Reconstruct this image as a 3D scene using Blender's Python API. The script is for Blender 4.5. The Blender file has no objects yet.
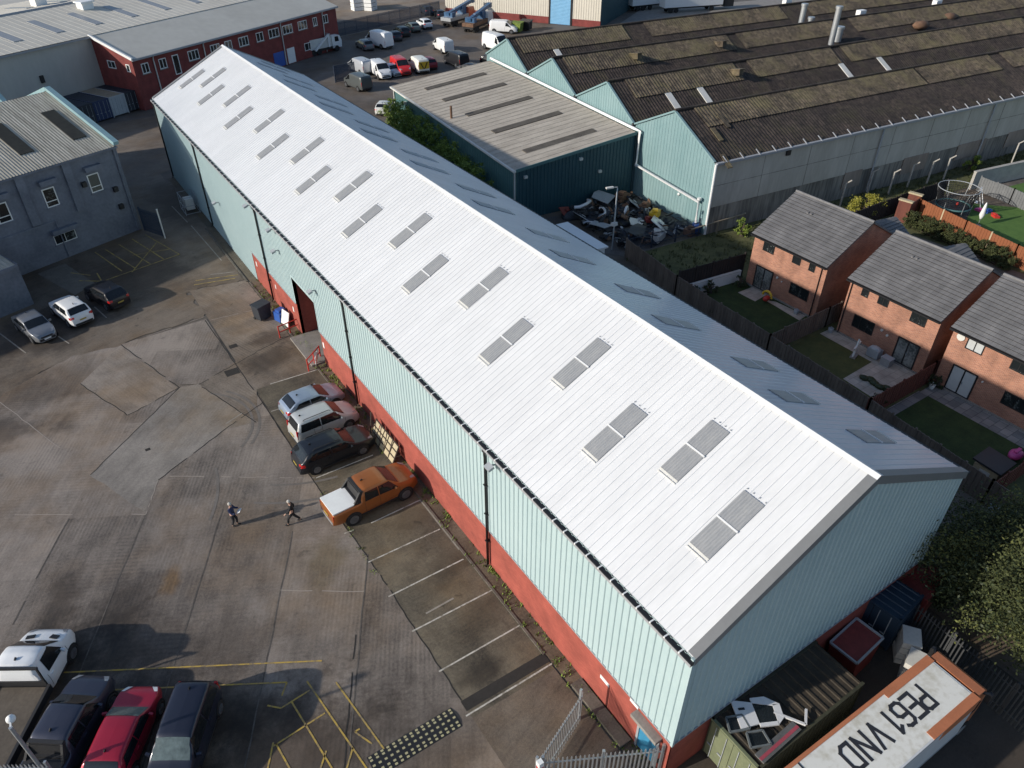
import bpy, bmesh, math, random
from mathutils import Vector, Matrix, noise as mnoise
random.seed(7)
R = math.radians
SC = bpy.context.scene
COL = SC.collection

# ------------------------------------------------------------------ camera
FPX = 746.9
CAM = Vector((-13.603, -9.051, 31.6))
PITCH, YAW = 0.641, 0.589
cp, sp, cy_, sy_ = math.cos(PITCH), math.sin(PITCH), math.cos(YAW), math.sin(YAW)
FWD = Vector((sy_*cp, cy_*cp, -sp)); RGT = Vector((cy_, -sy_, 0)); UPV = RGT.cross(FWD)
cam = bpy.data.cameras.new('camera'); cam.sensor_fit = 'HORIZONTAL'; cam.sensor_width = 36
cam.lens = 36*FPX/1024; cam.clip_start = 0.5; cam.clip_end = 4000
co = bpy.data.objects.new('camera', cam); COL.objects.link(co)
m = Matrix((RGT, UPV, -FWD)).transposed().to_4x4(); m.translation = CAM
co.matrix_world = m
SC.camera = co

# ------------------------------------------------------------------ sky and sun
SUN_EL = 21.5; SUN_DIR = Vector((-0.981*math.cos(R(SUN_EL)), 0.193*math.cos(R(SUN_EL)), math.sin(R(SUN_EL))))
W = bpy.data.worlds.new('World'); SC.world = W; W.use_nodes = True
nt = W.node_tree; bg = nt.nodes['Background']
sky = nt.nodes.new('ShaderNodeTexSky'); sky.sky_type = 'NISHITA'; sky.sun_disc = False
sky.sun_elevation = R(SUN_EL); sky.sun_rotation = math.atan2(SUN_DIR.x, SUN_DIR.y)
sky.air_density = 1.0; sky.dust_density = 0.9; sky.ozone_density = 1.9
nt.links.new(sky.outputs[0], bg.inputs[0]); bg.inputs[1].default_value = 0.100
sl = bpy.data.lights.new('sun', 'SUN'); sl.energy = 3.2; sl.angle = R(0.8); sl.color = (1, 0.93, 0.82)
so = bpy.data.objects.new('sun', sl); COL.objects.link(so)
so.rotation_euler = (-SUN_DIR).to_track_quat('-Z', 'Y').to_euler(); so.location = (-60, 10, 60)
SC.view_settings.view_transform = 'Standard'; SC.view_settings.look = 'None'
SC.view_settings.gamma = 1; SC.view_settings.exposure = 0.5

# ------------------------------------------------------------------ materials
def _n(nt, t): return nt.nodes.new(t)
def mat(name, c, r=0.6, n=0.15, s=1.0, metal=0.0, stretch=(1, 1, 1), rot=0.0, c2=None, bump=0.0, coat=0.0, world=False, thr=None, alpha=None):
    """procedural principled material: two octaves of noise vary the colour (and roughness)"""
    M = bpy.data.materials.new(name); M.use_nodes = True; t = M.node_tree; b = t.nodes['Principled BSDF']
    tc = _n(t, 'ShaderNodeTexCoord'); mp = _n(t, 'ShaderNodeMapping')
    src = _n(t, 'ShaderNodeNewGeometry').outputs['Position'] if world else tc.outputs['Object']
    t.links.new(src, mp.inputs[0]); mp.inputs['Scale'].default_value = stretch; mp.inputs['Rotation'].default_value = (0, 0, rot)
    n1 = _n(t, 'ShaderNodeTexNoise'); n1.inputs['Scale'].default_value = s; n1.inputs['Detail'].default_value = 5; n1.inputs['Roughness'].default_value = .62
    t.links.new(mp.outputs[0], n1.inputs['Vector'])
    n2 = _n(t, 'ShaderNodeTexNoise'); n2.inputs['Scale'].default_value = s*8.3; n2.inputs['Detail'].default_value = 3
    t.links.new(mp.outputs[0], n2.inputs['Vector'])
    mx = _n(t, 'ShaderNodeMath'); mx.operation = 'MULTIPLY_ADD'
    t.links.new(n2.outputs[0], mx.inputs[0]); mx.inputs[1].default_value = .35
    md = _n(t, 'ShaderNodeMath'); md.operation = 'MULTIPLY'; md.inputs[1].default_value = .65
    t.links.new(n1.outputs[0], md.inputs[0]); t.links.new(md.outputs[0], mx.inputs[2])
    rp = _n(t, 'ShaderNodeValToRGB'); lo, hi = thr or (.32, .68)
    rp.color_ramp.elements[0].position = lo; rp.color_ramp.elements[1].position = hi
    if c2 is None:
        a = [max(0, v*(1-n)) for v in c]; d = [min(1, v*(1+n)) for v in c]
    else: a, d = c, c2
    rp.color_ramp.elements[0].color = (*a, 1); rp.color_ramp.elements[1].color = (*d, 1)
    t.links.new(mx.outputs[0], rp.inputs[0]); t.links.new(rp.outputs[0], b.inputs['Base Color'])
    b.inputs['Roughness'].default_value = r; b.inputs['Metallic'].default_value = metal
    if coat: b.inputs['Coat Weight'].default_value = coat; b.inputs['Coat Roughness'].default_value = .06
    if bump:
        bp = _n(t, 'ShaderNodeBump'); bp.inputs['Strength'].default_value = bump; bp.inputs['Distance'].default_value = .03
        t.links.new(mx.outputs[0], bp.inputs['Height']); t.links.new(bp.outputs[0], b.inputs['Normal'])
    return M
def brickmat(name, c1, c2, mortar, bw=.225, bh=.075, ms=.012, axis='xz', r=.85, rotz=0.0):
    """courses of brick in object space; axis xz for a wall along local x, yz along local y, xy flat"""
    M = bpy.data.materials.new(name); M.use_nodes = True; t = M.node_tree; b = t.nodes['Principled BSDF']
    tc = _n(t, 'ShaderNodeTexCoord'); sx = _n(t, 'ShaderNodeSeparateXYZ'); t.links.new(tc.outputs['Object'], sx.inputs[0])
    cb = _n(t, 'ShaderNodeCombineXYZ')
    if axis == 'w':
        ad = _n(t, 'ShaderNodeMath'); ad.operation = 'ADD'; t.links.new(sx.outputs[0], ad.inputs[0]); t.links.new(sx.outputs[1], ad.inputs[1])
        t.links.new(ad.outputs[0], cb.inputs[0]); t.links.new(sx.outputs[2], cb.inputs[1])
    else:
        t.links.new(sx.outputs['xyz'.index(axis[0])], cb.inputs[0]); t.links.new(sx.outputs['xyz'.index(axis[1])], cb.inputs[1])
    bk = _n(t, 'ShaderNodeTexBrick'); t.links.new(cb.outputs[0], bk.inputs['Vector'])
    bk.inputs['Scale'].default_value = 1; bk.inputs['Brick Width'].default_value = bw; bk.inputs['Row Height'].default_value = bh
    bk.inputs['Mortar Size'].default_value = ms; bk.inputs['Color1'].default_value = (*c1, 1); bk.inputs['Color2'].default_value = (*c2, 1); bk.inputs['Mortar'].default_value = (*mortar, 1)
    nz = _n(t, 'ShaderNodeTexNoise'); nz.inputs['Scale'].default_value = .9; nz.inputs['Detail'].default_value = 5; t.links.new(tc.outputs['Object'], nz.inputs['Vector'])
    mr = _n(t, 'ShaderNodeMapRange'); mr.inputs[1].default_value = .3; mr.inputs[2].default_value = .7; mr.inputs[3].default_value = .72; mr.inputs[4].default_value = 1.12
    t.links.new(nz.outputs[0], mr.inputs[0])
    mm = _n(t, 'ShaderNodeMix'); mm.data_type = 'RGBA'; mm.blend_type = 'MULTIPLY'; mm.inputs[0].default_value = 1
    t.links.new(bk.outputs[0], mm.inputs[6]); t.links.new(mr.outputs[0], mm.inputs[7]); t.links.new(mm.outputs[2], b.inputs['Base Color'])
    b.inputs['Roughness'].default_value = r
    return M
def glassmat(name, c=(.02, .025, .03), r=.05):
    M = mat(name, c, r, n=.4, s=.8); M.node_tree.nodes['Principled BSDF'].inputs['Specular IOR Level'].default_value = .6
    return M

# concrete yard: stains, brushed streaks, wet darker areas, all in world metres
def yardmat(name, dark, light, streak=(.8, -.6), blot=.07, wet=.5, seed=0.0, streak_amt=.35, slabs=None, ripple=.016, stains=()):
    M = bpy.data.materials.new(name); M.use_nodes = True; t = M.node_tree; b = t.nodes['Principled BSDF']; L = t.links.new
    g = _n(t, 'ShaderNodeNewGeometry'); a = math.atan2(streak[1], streak[0])
    of = _n(t, 'ShaderNodeVectorMath'); of.operation = 'ADD'; of.inputs[1].default_value = (seed, seed*1.7, 0); L(g.outputs['Position'], of.inputs[0]); P = of.outputs[0]
    def noi(scale, det=6, vec=None, rough=.6, dist=0):
        q = _n(t, 'ShaderNodeTexNoise'); q.inputs['Scale'].default_value = scale; q.inputs['Detail'].default_value = det; q.inputs['Roughness'].default_value = rough; q.inputs['Distortion'].default_value = dist
        L(vec or P, q.inputs['Vector']); return q.outputs[0]
    rt = _n(t, 'ShaderNodeVectorRotate'); rt.rotation_type = 'Z_AXIS'; rt.inputs['Angle'].default_value = -a; L(P, rt.inputs['Vector'])
    mp = _n(t, 'ShaderNodeMapping'); mp.inputs['Scale'].default_value = (.22, 2.6, 1); L(rt.outputs[0], mp.inputs[0])
    big = noi(blot, 6, rough=.65, dist=.6); mid = noi(.55, 7, rough=.68); fine = noi(7, 4, rough=.7); stk = noi(1.0, 4, mp.outputs[0], .7)
    def math_(op, x, y):
        q = _n(t, 'ShaderNodeMath'); q.operation = op
        for i, v in enumerate((x, y)):
            if isinstance(v, (int, float)): q.inputs[i].default_value = v
            else: L(v, q.inputs[i])
        return q.outputs[0]
    s = math_('ADD', math_('MULTIPLY', big, 1.0), math_('MULTIPLY', mid, .55))
    s = math_('ADD', s, math_('MULTIPLY', fine, .45)); s = math_('ADD', s, math_('MULTIPLY', stk, streak_amt))
    s = math_('MULTIPLY', s, 1/(1.9+streak_amt))
    sp2 = _n(t, 'ShaderNodeSeparateXYZ'); L(rt.outputs[0], sp2.inputs[0])
    wob_ = math_('MULTIPLY', noi(.8, 3), 2.2)
    w1 = math_('SINE', math_('ADD', math_('MULTIPLY', sp2.outputs[1], 30.0), wob_), 0); w2 = math_('SINE', math_('ADD', math_('MULTIPLY', sp2.outputs[0], 25.0), wob_), 0)
    mk = noi(.23, 3, rough=.5); k1 = math_('MULTIPLY', math_('MAXIMUM', math_('SUBTRACT', mk, .44), 0), 8*ripple); k2 = math_('MULTIPLY', math_('MAXIMUM', math_('SUBTRACT', .52, mk), 0), 6*ripple)
    s = math_('ADD', s, math_('ADD', math_('MULTIPLY', w1, k1), math_('MULTIPLY', w2, k2)))
    grit = noi(26, 3, rough=.75); s = math_('ADD', s, math_('MULTIPLY', math_('SUBTRACT', grit, .5), .34))
    if slabs:
        mp2 = _n(t, 'ShaderNodeMapping'); mp2.inputs['Location'].default_value = (slabs[2], slabs[3], 0); L(rt.outputs[0], mp2.inputs[0])
        bk = _n(t, 'ShaderNodeTexBrick'); bk.inputs['Scale'].default_value = 1; bk.inputs['Brick Width'].default_value = slabs[0]; bk.inputs['Row Height'].default_value = slabs[1]; bk.inputs['Mortar Size'].default_value = 0
        bk.inputs['Color1'].default_value = (0, 0, 0, 1); bk.inputs['Color2'].default_value = (1, 1, 1, 1); L(mp2.outputs[0], bk.inputs['Vector'])
        s = math_('ADD', s, math_('MULTIPLY', math_('SUBTRACT', bk.outputs[0], .5), .085))
    rp = _n(t, 'ShaderNodeValToRGB'); e = rp.color_ramp.elements
    e[0].position = .37; e[0].color = (*dark, 1); e[1].position = .61; e[1].color = (*light, 1)
    L(s, rp.inputs[0])
    # brown dirt tint
    br = noi(.16, 5, rough=.6); r2 = _n(t, 'ShaderNodeValToRGB'); r2.color_ramp.elements[0].position = .45; r2.color_ramp.elements[1].position = .66
    r2.color_ramp.elements[0].color = (1, 1, 1, 1); r2.color_ramp.elements[1].color = (.86, .74, .60, 1); L(br, r2.inputs[0])
    m1 = _n(t, 'ShaderNodeMix'); m1.data_type = 'RGBA'; m1.blend_type = 'MULTIPLY'; m1.inputs[0].default_value = 1; L(rp.outputs[0], m1.inputs[6]); L(r2.outputs[0], m1.inputs[7])
    # dark oily spots
    sp_ = noi(.9, 3, rough=.5, dist=1.2); r3 = _n(t, 'ShaderNodeValToRGB'); r3.color_ramp.elements[0].position = .66; r3.color_ramp.elements[1].position = .76
    r3.color_ramp.elements[0].color = (1, 1, 1, 1); r3.color_ramp.elements[1].color = (1-wet, 1-wet, 1-wet, 1); L(sp_, r3.inputs[0])
    m2 = _n(t, 'ShaderNodeMix'); m2.data_type = 'RGBA'; m2.blend_type = 'MULTIPLY'; m2.inputs[0].default_value = 1; L(m1.outputs[2], m2.inputs[6]); L(r3.outputs[0], m2.inputs[7])
    col = m2.outputs[2]
    if stains:      # spills and damp areas with soft ragged outlines: (x, y, half length, half width, turn, colour factor)
        wz = noi(.45, 6, rough=.7)
        for (x_, y_, rx, ry, an, cf) in stains:
            mp3 = _n(t, 'ShaderNodeMapping'); mp3.vector_type = 'TEXTURE'; mp3.inputs['Location'].default_value = (x_+seed, y_+seed*1.7, 0); mp3.inputs['Rotation'].default_value = (0, 0, an); mp3.inputs['Scale'].default_value = (rx, ry, 1000); L(P, mp3.inputs[0])
            ln = _n(t, 'ShaderNodeVectorMath'); ln.operation = 'LENGTH'; L(mp3.outputs[0], ln.inputs[0])
            dd = math_('ADD', ln.outputs['Value'], math_('MULTIPLY', math_('SUBTRACT', wz, .5), 2.4))
            mr3 = _n(t, 'ShaderNodeMapRange'); mr3.interpolation_type = 'SMOOTHSTEP'; mr3.inputs[1].default_value = .35; mr3.inputs[2].default_value = 1.3; mr3.inputs[3].default_value = 1; mr3.inputs[4].default_value = 0; L(dd, mr3.inputs[0])
            m3 = _n(t, 'ShaderNodeMix'); m3.data_type = 'RGBA'; m3.blend_type = 'MULTIPLY'; L(mr3.outputs[0], m3.inputs[0]); L(col, m3.inputs[6]); m3.inputs[7].default_value = (*cf, 1); col = m3.outputs[2]
    L(col, b.inputs['Base Color'])
    mr = _n(t, 'ShaderNodeMapRange'); mr.inputs[1].default_value = .35; mr.inputs[2].default_value = .6; mr.inputs[3].default_value = .6; mr.inputs[4].default_value = .9; L(s, mr.inputs[0]); L(mr.outputs[0], b.inputs['Roughness'])
    bp = _n(t, 'ShaderNodeBump'); bp.inputs['Strength'].default_value = .25; bp.inputs['Distance'].default_value = .02; L(fine, bp.inputs['Height']); L(bp.outputs[0], b.inputs['Normal'])
    return M

M = {}
M['roof_white'] = mat('roof_white', (.60, .61, .625), .26, .035, .5, c2=(.69, .70, .715), world=True, stretch=(.22, 1.7, 1))
M['ridge_white'] = mat('ridge_white', (.68, .69, .70), .4, .03, 1)
M['flash_grey'] = mat('flash_grey', (.30, .31, .33), .5, .08, 1)
M['skylight'] = mat('skylight_sheet', (.24, .25, .265), .35, .15, 1.2, c2=(.33, .335, .34), stretch=(1, 3, 1))
M['mint'] = mat('mint_cladding', (.345, .45, .468), .6, .07, .3, c2=(.395, .498, .512), world=True); M['mint'].node_tree.nodes['Principled BSDF'].inputs['Specular IOR Level'].default_value = .25
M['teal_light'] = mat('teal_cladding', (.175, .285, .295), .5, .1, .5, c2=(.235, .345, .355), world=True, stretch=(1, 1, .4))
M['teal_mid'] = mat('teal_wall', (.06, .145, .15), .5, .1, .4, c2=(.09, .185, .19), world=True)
M['teal_dark_shade'] = mat('teal_dark_shade_wall', (.016, .058, .074), .5, .12, .4, c2=(.024, .078, .098), world=True)
M['brick_red'] = brickmat('red_painted_brick', (.31, .07, .05), (.37, .09, .063), (.27, .06, .046), axis='w', ms=.008)
M['brick_dark'] = brickmat('dark_red_brick', (.205, .036, .032), (.255, .048, .04), (.18, .05, .045), axis='w')
M['brick_house'] = brickmat('house_brick', (.45, .18, .105), (.28, .10, .064), (.40, .27, .2), axis='w')
M['black'] = mat('black_plastic', (.015, .015, .017), .5, .3, 3)
M['dark'] = mat('dark_void', (.012, .012, .014), .9, .3, 2)
M['steel'] = mat('galvanised_steel', (.42, .44, .46), .45, .15, 4, metal=.6)
M['steel_grey'] = mat('grey_paint', (.33, .35, .37), .5, .12, 2)
M['white'] = mat('white_paint', (.78, .78, .77), .45, .05, 2)
M['offwhite'] = mat('offwhite_paint', (.62, .61, .57), .6, .12, 1)
M['blue_door'] = mat('blue_door_paint', (.05, .25, .42), .45, .1, 2)
M['concrete'] = mat('concrete', (.24, .22, .20), .85, .25, 1.2, bump=.2)
M['concrete_light'] = mat('pale_concrete', (.38, .36, .33), .85, .2, 1.0, bump=.1)
M['glass'] = mat('window_glass', (.015, .018, .02), .06, .3, .9, c2=(.17, .19, .185), thr=(.54, .66)); M['glass_door'] = mat('patio_glass', (.06, .07, .07), .06, .3, .7, c2=(.24, .25, .24), thr=(.42, .6))  # pale blotches in the panes paint reflections and curtains
M['glass_car'] = glassmat('car_glass', (.012, .014, .016), .04)
M['glass_grey'] = glassmat('painted_reflection_glass', (.10, .13, .13), .08)  # paler base colour paints a reflection into the windscreen
M['tyre'] = mat('tyre_rubber', (.018, .018, .018), .85, .2, 6)
M['rim'] = mat('alloy_rim', (.22, .225, .24), .35, .1, 4, metal=.7)
M['trim'] = mat('dark_trim', (.02, .02, .022), .6, .2, 4)
M['lamp_clear'] = mat('clear_lamp', (.30, .31, .33), .12, .2, 8)
M['lamp_red'] = mat('red_lamp', (.45, .015, .015), .2, .2, 8)
M['plate_y'] = mat('yellow_plate', (.40, .31, .07), .5, .05, 4)
M['tile'] = mat('grey_roof_tile', (.13, .127, .13), .75, .18, 2.2, c2=(.20, .195, .195), bump=.15)
M['fence_wood'] = mat('weathered_fence', (.09, .067, .053), .85, .3, 1.4, c2=(.21, .16, .125), stretch=(1, 1, .15), world=True)
M['fence_dark'] = mat('near_black_fence', (.022, .017, .016), .85, .3, 1.5, c2=(.04, .03, .027), world=True)  # near-black brown on every board, front and back
M['fence_red'] = mat('red_brown_fence', (.10, .03, .022), .8, .3, 1.5, c2=(.17, .055, .036), stretch=(3, 3, .3), world=True)
M['fence_orange'] = mat('orange_fence', (.20, .066, .025), .8, .2, 1.5, c2=(.29, .10, .042), stretch=(3, 3, .3), world=True)
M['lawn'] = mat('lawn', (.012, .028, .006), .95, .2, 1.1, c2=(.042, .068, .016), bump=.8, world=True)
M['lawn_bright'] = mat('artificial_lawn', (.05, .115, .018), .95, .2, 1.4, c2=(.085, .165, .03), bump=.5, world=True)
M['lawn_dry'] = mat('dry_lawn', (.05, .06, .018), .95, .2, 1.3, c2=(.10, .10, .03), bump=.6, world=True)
M['weeds'] = mat('weedy_ground', (.04, .045, .018), .95, .2, .8, c2=(.13, .13, .05), bump=.8, world=True)
M['slab'] = brickmat('patio_slabs', (.50, .44, .37), (.42, .37, .31), (.28, .25, .22), bw=.6, bh=.6, ms=.015, axis='xy')
M['slab_grey'] = brickmat('mixed_patio_slabs', (.30, .28, .26), (.17, .17, .17), (.1, .1, .1), bw=.75, bh=.6, ms=.02, axis='xy')
M['leaf'] = mat('leaf', (.018, .026, .008), .85, .2, .9, c2=(.085, .098, .028), world=True)
M['leaf_hedge'] = mat('hedge_leaf', (.07, .12, .015), .7, .2, 1.2, c2=(.24, .31, .05), world=True)
M['leaf_yellow'] = mat('yellow_leaf', (.16, .16, .02), .6, .2, 1.2, c2=(.36, .33, .05), world=True)
M['leaf_dark'] = mat('dark_leaf', (.015, .025, .01), .6, .2, 1.2, c2=(.05, .065, .02), world=True)
M['bark'] = mat('bark', (.06, .045, .035), .9, .3, 3)
M['line_white'] = mat('worn_white_line', (.52, .49, .44), .8, .2, 2.5, c2=(.20, .175, .14), world=True, thr=(.47, .6))
M['line_faint'] = mat('faded_white_line', (.34, .31, .27), .85, .2, 2, c2=(.20, .17, .14), world=True)
M['line_yellow'] = mat('worn_yellow_line', (.46, .31, .06), .8, .2, 2.5, c2=(.20, .155, .10), world=True, thr=(.45, .6))
M['line_dim'] = mat('faded_yellow_line', (.40, .29, .08), .85, .2, 2, c2=(.17, .13, .08), world=True, thr=(.42, .6))
M['joint'] = mat('joint_tar', (.025, .022, .02), .9, .3, 3, world=True)
M['joint_soft'] = mat('filled_joint', (.045, .038, .032), .9, .3, 2, c2=(.14, .122, .108), world=True); M['tyre_mark'] = mat('tyre_mark', (.105, .092, .082), .8, .3, .8, c2=(.19, .168, .152), world=True)
M['joint_pale'] = mat('pale_joint', (.26, .22, .19), .9, .2, 2, c2=(.36, .31, .27), world=True)
M['skin'] = mat('skin', (.45, .27, .2), .6, .05, 3)
M['yellow'] = mat('yellow_plastic', (.65, .42, .03), .5, .1, 3)
M['red'] = mat('red_plastic', (.5, .04, .03), .45, .1, 3)
M['blue'] = mat('blue_plastic', (.03, .10, .38), .45, .1, 3)
M['pink'] = mat('pink_plastic', (.6, .08, .28), .5, .1, 3)
M['rust'] = mat('rusty_scrap', (.10, .05, .03), .85, .35, 2, c2=(.22, .13, .08))
M['wood_pale'] = mat('pale_timber', (.36, .30, .19), .75, .15, 2, c2=(.52, .44, .29), stretch=(4, 4, .5))
M['orange'] = mat('orange_livery', (.46, .165, .075), .5, .12, 1.2)
def paint(name, c, metal=.0, n=.05): 
    k = 'paint_'+name
    if k not in M: M[k] = mat(k, c, .36, n, 1.5, metal=metal, coat=.35)
    return M[k]

# ------------------------------------------------------------------ mesh building
class MB:
    def __init__(s): s.v = []; s.f = []; s.mi = []; s.sm = []
    def add(s, vs, fs, mi=0, smooth=False):
        o = len(s.v); s.v += [tuple(v) for v in vs]
        for f in fs: s.f.append([o+i for i in f]); s.mi.append(mi); s.sm.append(smooth)
        return s
    def quad(s, a, b, c, d, mi=0): return s.add([a, b, c, d], [(0, 1, 2, 3)], mi)
    def box(s, x0, y0, z0, x1, y1, z1, mi=0):
        v = [(x0, y0, z0), (x1, y0, z0), (x1, y1, z0), (x0, y1, z0), (x0, y0, z1), (x1, y0, z1), (x1, y1, z1), (x0, y1, z1)]
        return s.add(v, [(0, 3, 2, 1), (4, 5, 6, 7), (0, 1, 5, 4), (1, 2, 6, 5), (2, 3, 7, 6), (3, 0, 4, 7)], mi)
    def obox(s, c, sx, sy, sz, rot=None, mi=0):
        """oriented box: centre c, full sizes, rot a Matrix/3-tuple euler"""
        if rot is None: rm = Matrix.Identity(3)
        elif isinstance(rot, Matrix): rm = rot
        else:
            from mathutils import Euler
            rm = Euler(rot).to_matrix()
        v = [Vector(c)+rm @ Vector((x*sx/2, y*sy/2, z*sz/2)) for z in (-1, 1) for (x, y) in ((-1, -1), (1, -1), (1, 1), (-1, 1))]
        return s.add(v, [(0, 3, 2, 1), (4, 5, 6, 7), (0, 1, 5, 4), (1, 2, 6, 5), (2, 3, 7, 6), (3, 0, 4, 7)], mi)
    def bar(s, a, b, w, h=None, mi=0, up=(0, 0, 1)):
        a, b = Vector(a), Vector(b); d = b-a; L = d.length
        if L < 1e-6: return s
        d /= L; u = Vector(up)
        if abs(d.dot(u)) > .98: u = Vector((0, 1, 0))
        x = d.cross(u).normalized(); z = x.cross(d)
        rm = Matrix((d, x, z)).transposed()
        return s.obox((a+b)/2, L, w, h or w, rm, mi)
    def tube(s, pts, r, n=8, mi=0, cap=True, smooth=True):
        pts = [Vector(q) for q in pts]; rs = r if isinstance(r, (list, tuple)) else [r]*len(pts); vs = []; fs = []
        for i, q in enumerate(pts):
            d = (pts[min(i+1, len(pts)-1)]-pts[max(i-1, 0)]).normalized()
            u = Vector((0, 0, 1)) if abs(d.z) < .95 else Vector((1, 0, 0))
            x = d.cross(u).normalized(); y = d.cross(x)
            for k in range(n):
                a = 2*math.pi*k/n; vs.append(q+(x*math.cos(a)+y*math.sin(a))*rs[i])
        for i in range(len(pts)-1):
            for k in range(n): fs.append((i*n+k, i*n+(k+1) % n, (i+1)*n+(k+1) % n, (i+1)*n+k))
        s.add(vs, fs, mi, smooth)
        if cap:
            s.add(vs[:n], [tuple(range(n))[::-1]], mi); s.add(vs[-n:], [tuple(range(n))], mi)
        return s
    def prism(s, poly, h0, h1, mi=0):
        """vertical prism of an xy polygon"""
        n = len(poly); v = [(x, y, h0) for x, y in poly]+[(x, y, h1) for x, y in poly]
        A = sum(poly[i][0]*poly[(i+1) % n][1]-poly[(i+1) % n][0]*poly[i][1] for i in range(n))
        f = [tuple(range(n, 2*n)), tuple(range(n))[::-1]]+[(i, (i+1) % n, n+(i+1) % n, n+i) for i in range(n)]
        if A < 0: f = [q[::-1] for q in f]
        return s.add(v, f, mi)
    def extrude(s, poly3, d, mi=0):
        n = len(poly3); a = [Vector(q) for q in poly3]; b = [q+Vector(d) for q in a]
        f = [tuple(range(n))[::-1], tuple(range(n, 2*n))]+[(i, (i+1) % n, n+(i+1) % n, n+i) for i in range(n)]
        return s.add(a+b, f, mi)
    def ball(s, c, r, mi=0, n=10, sc=(1, 1, 1), jit=0):
        vs = []; fs = []; k = n//2
        for i in range(k+1):
            th = math.pi*i/k
            for j in range(n):
                ph = 2*math.pi*j/n; q = 1+(random.random()-.5)*jit
                vs.append((c[0]+r*sc[0]*q*math.sin(th)*math.cos(ph), c[1]+r*sc[1]*q*math.sin(th)*math.sin(ph), c[2]+r*sc[2]*q*math.cos(th)))
        for i in range(k):
            for j in range(n): fs.append((i*n+j, (i+1)*n+j, (i+1)*n+(j+1) % n, i*n+(j+1) % n))
        return s.add(vs, fs, mi, True)
    def build(s, name, m, parent=None, loc=None, rz=0.0):
        me = bpy.data.meshes.new(name); me.from_pydata(s.v, [], s.f)
        for q in (m if isinstance(m, (list, tuple)) else [m]): me.materials.append(M[q] if isinstance(q, str) else q)
        me.polygons.foreach_set('material_index', s.mi); me.polygons.foreach_set('use_smooth', s.sm)
        me.validate(); me.update()
        o = bpy.data.objects.new(name, me); COL.objects.link(o)
        if parent is not None: o.parent = parent
        if loc is not None: o.location = loc
        o.rotation_euler.z = rz
        return o
    def recalc(s, name, m, parent=None, loc=None, rz=0.0):
        o = s.build(name, m, parent, loc, rz); b = bmesh.new(); b.from_mesh(o.data)
        bmesh.ops.recalc_face_normals(b, faces=b.faces); b.to_mesh(o.data); b.free(); return o

def tag(o, label=None, cat=None, group=None, kind=None):
    for k, v in (('label', label), ('category', cat), ('group', group), ('kind', kind)):
        if v: o[k] = v
    return o
def thing(name, label, cat, loc=(0, 0, 0), rz=0.0, group=None):
    o = bpy.data.objects.new(name, None); COL.objects.link(o); o.location = loc; o.rotation_euler.z = rz; o.empty_display_size = .3
    return tag(o, label, cat, group)
def struct(o): o['kind'] = 'structure'; return o
def copy_tree(o, parent=None, kids=None):
    c = o.copy(); COL.objects.link(c)
    if parent is not None: c.parent = parent
    for ch in [q for q in ALLKIDS(o)]: copy_tree(ch, c)
    return c
def ALLKIDS(o): return list(o.children)
def at(px, py, z=0.0):
    """point of the place seen at photo pixel (px, py) on the level z"""
    d = RGT*((px-512)/FPX)+UPV*(-(py-384)/FPX)+FWD
    t = (z-CAM.z)/d.z; return CAM+d*t

def corr(mb, p0, u, v, lu, lv, nrm, pitch=.333, depth=.03, mi=0, thick=.0, prof='trap', v2=None):
    """profiled metal sheet: ribs run along v, repeat along u. lv may be a function of the distance along u."""
    p0, u, v, nrm = Vector(p0), Vector(u).normalized(), Vector(v).normalized(), Vector(nrm).normalized()
    us = []; n = max(1, round(lu/pitch)); pt = lu/n
    for i in range(n):
        b = i*pt
        if prof == 'trap': us += [(b, 0), (b+pt*.62, 0), (b+pt*.70, depth), (b+pt*.92, depth)]
        elif prof == 'rib': us += [(b, 0), (b+pt*.84, 0), (b+pt*.88, depth), (b+pt*.96, depth)]
        else: us += [(b, 0), (b+pt*.25, depth*.5), (b+pt*.5, depth), (b+pt*.75, depth*.5)]
    us.append((lu, 0)); vs = []; fs = []
    for (a, h) in us:
        l0, l1 = (lv(a) if callable(lv) else (0, lv))
        vs.append(p0+u*a+v*l0+nrm*h); vs.append(p0+u*a+v*l1+nrm*h)
    for i in range(len(us)-1): fs.append((2*i, 2*i+2, 2*i+3, 2*i+1))
    # orient towards nrm
    if (vs[2]-vs[0]).cross(vs[1]-vs[0]).dot(nrm) < 0: fs = [f[::-1] for f in fs]
    return mb.add(vs, fs, mi)

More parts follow.
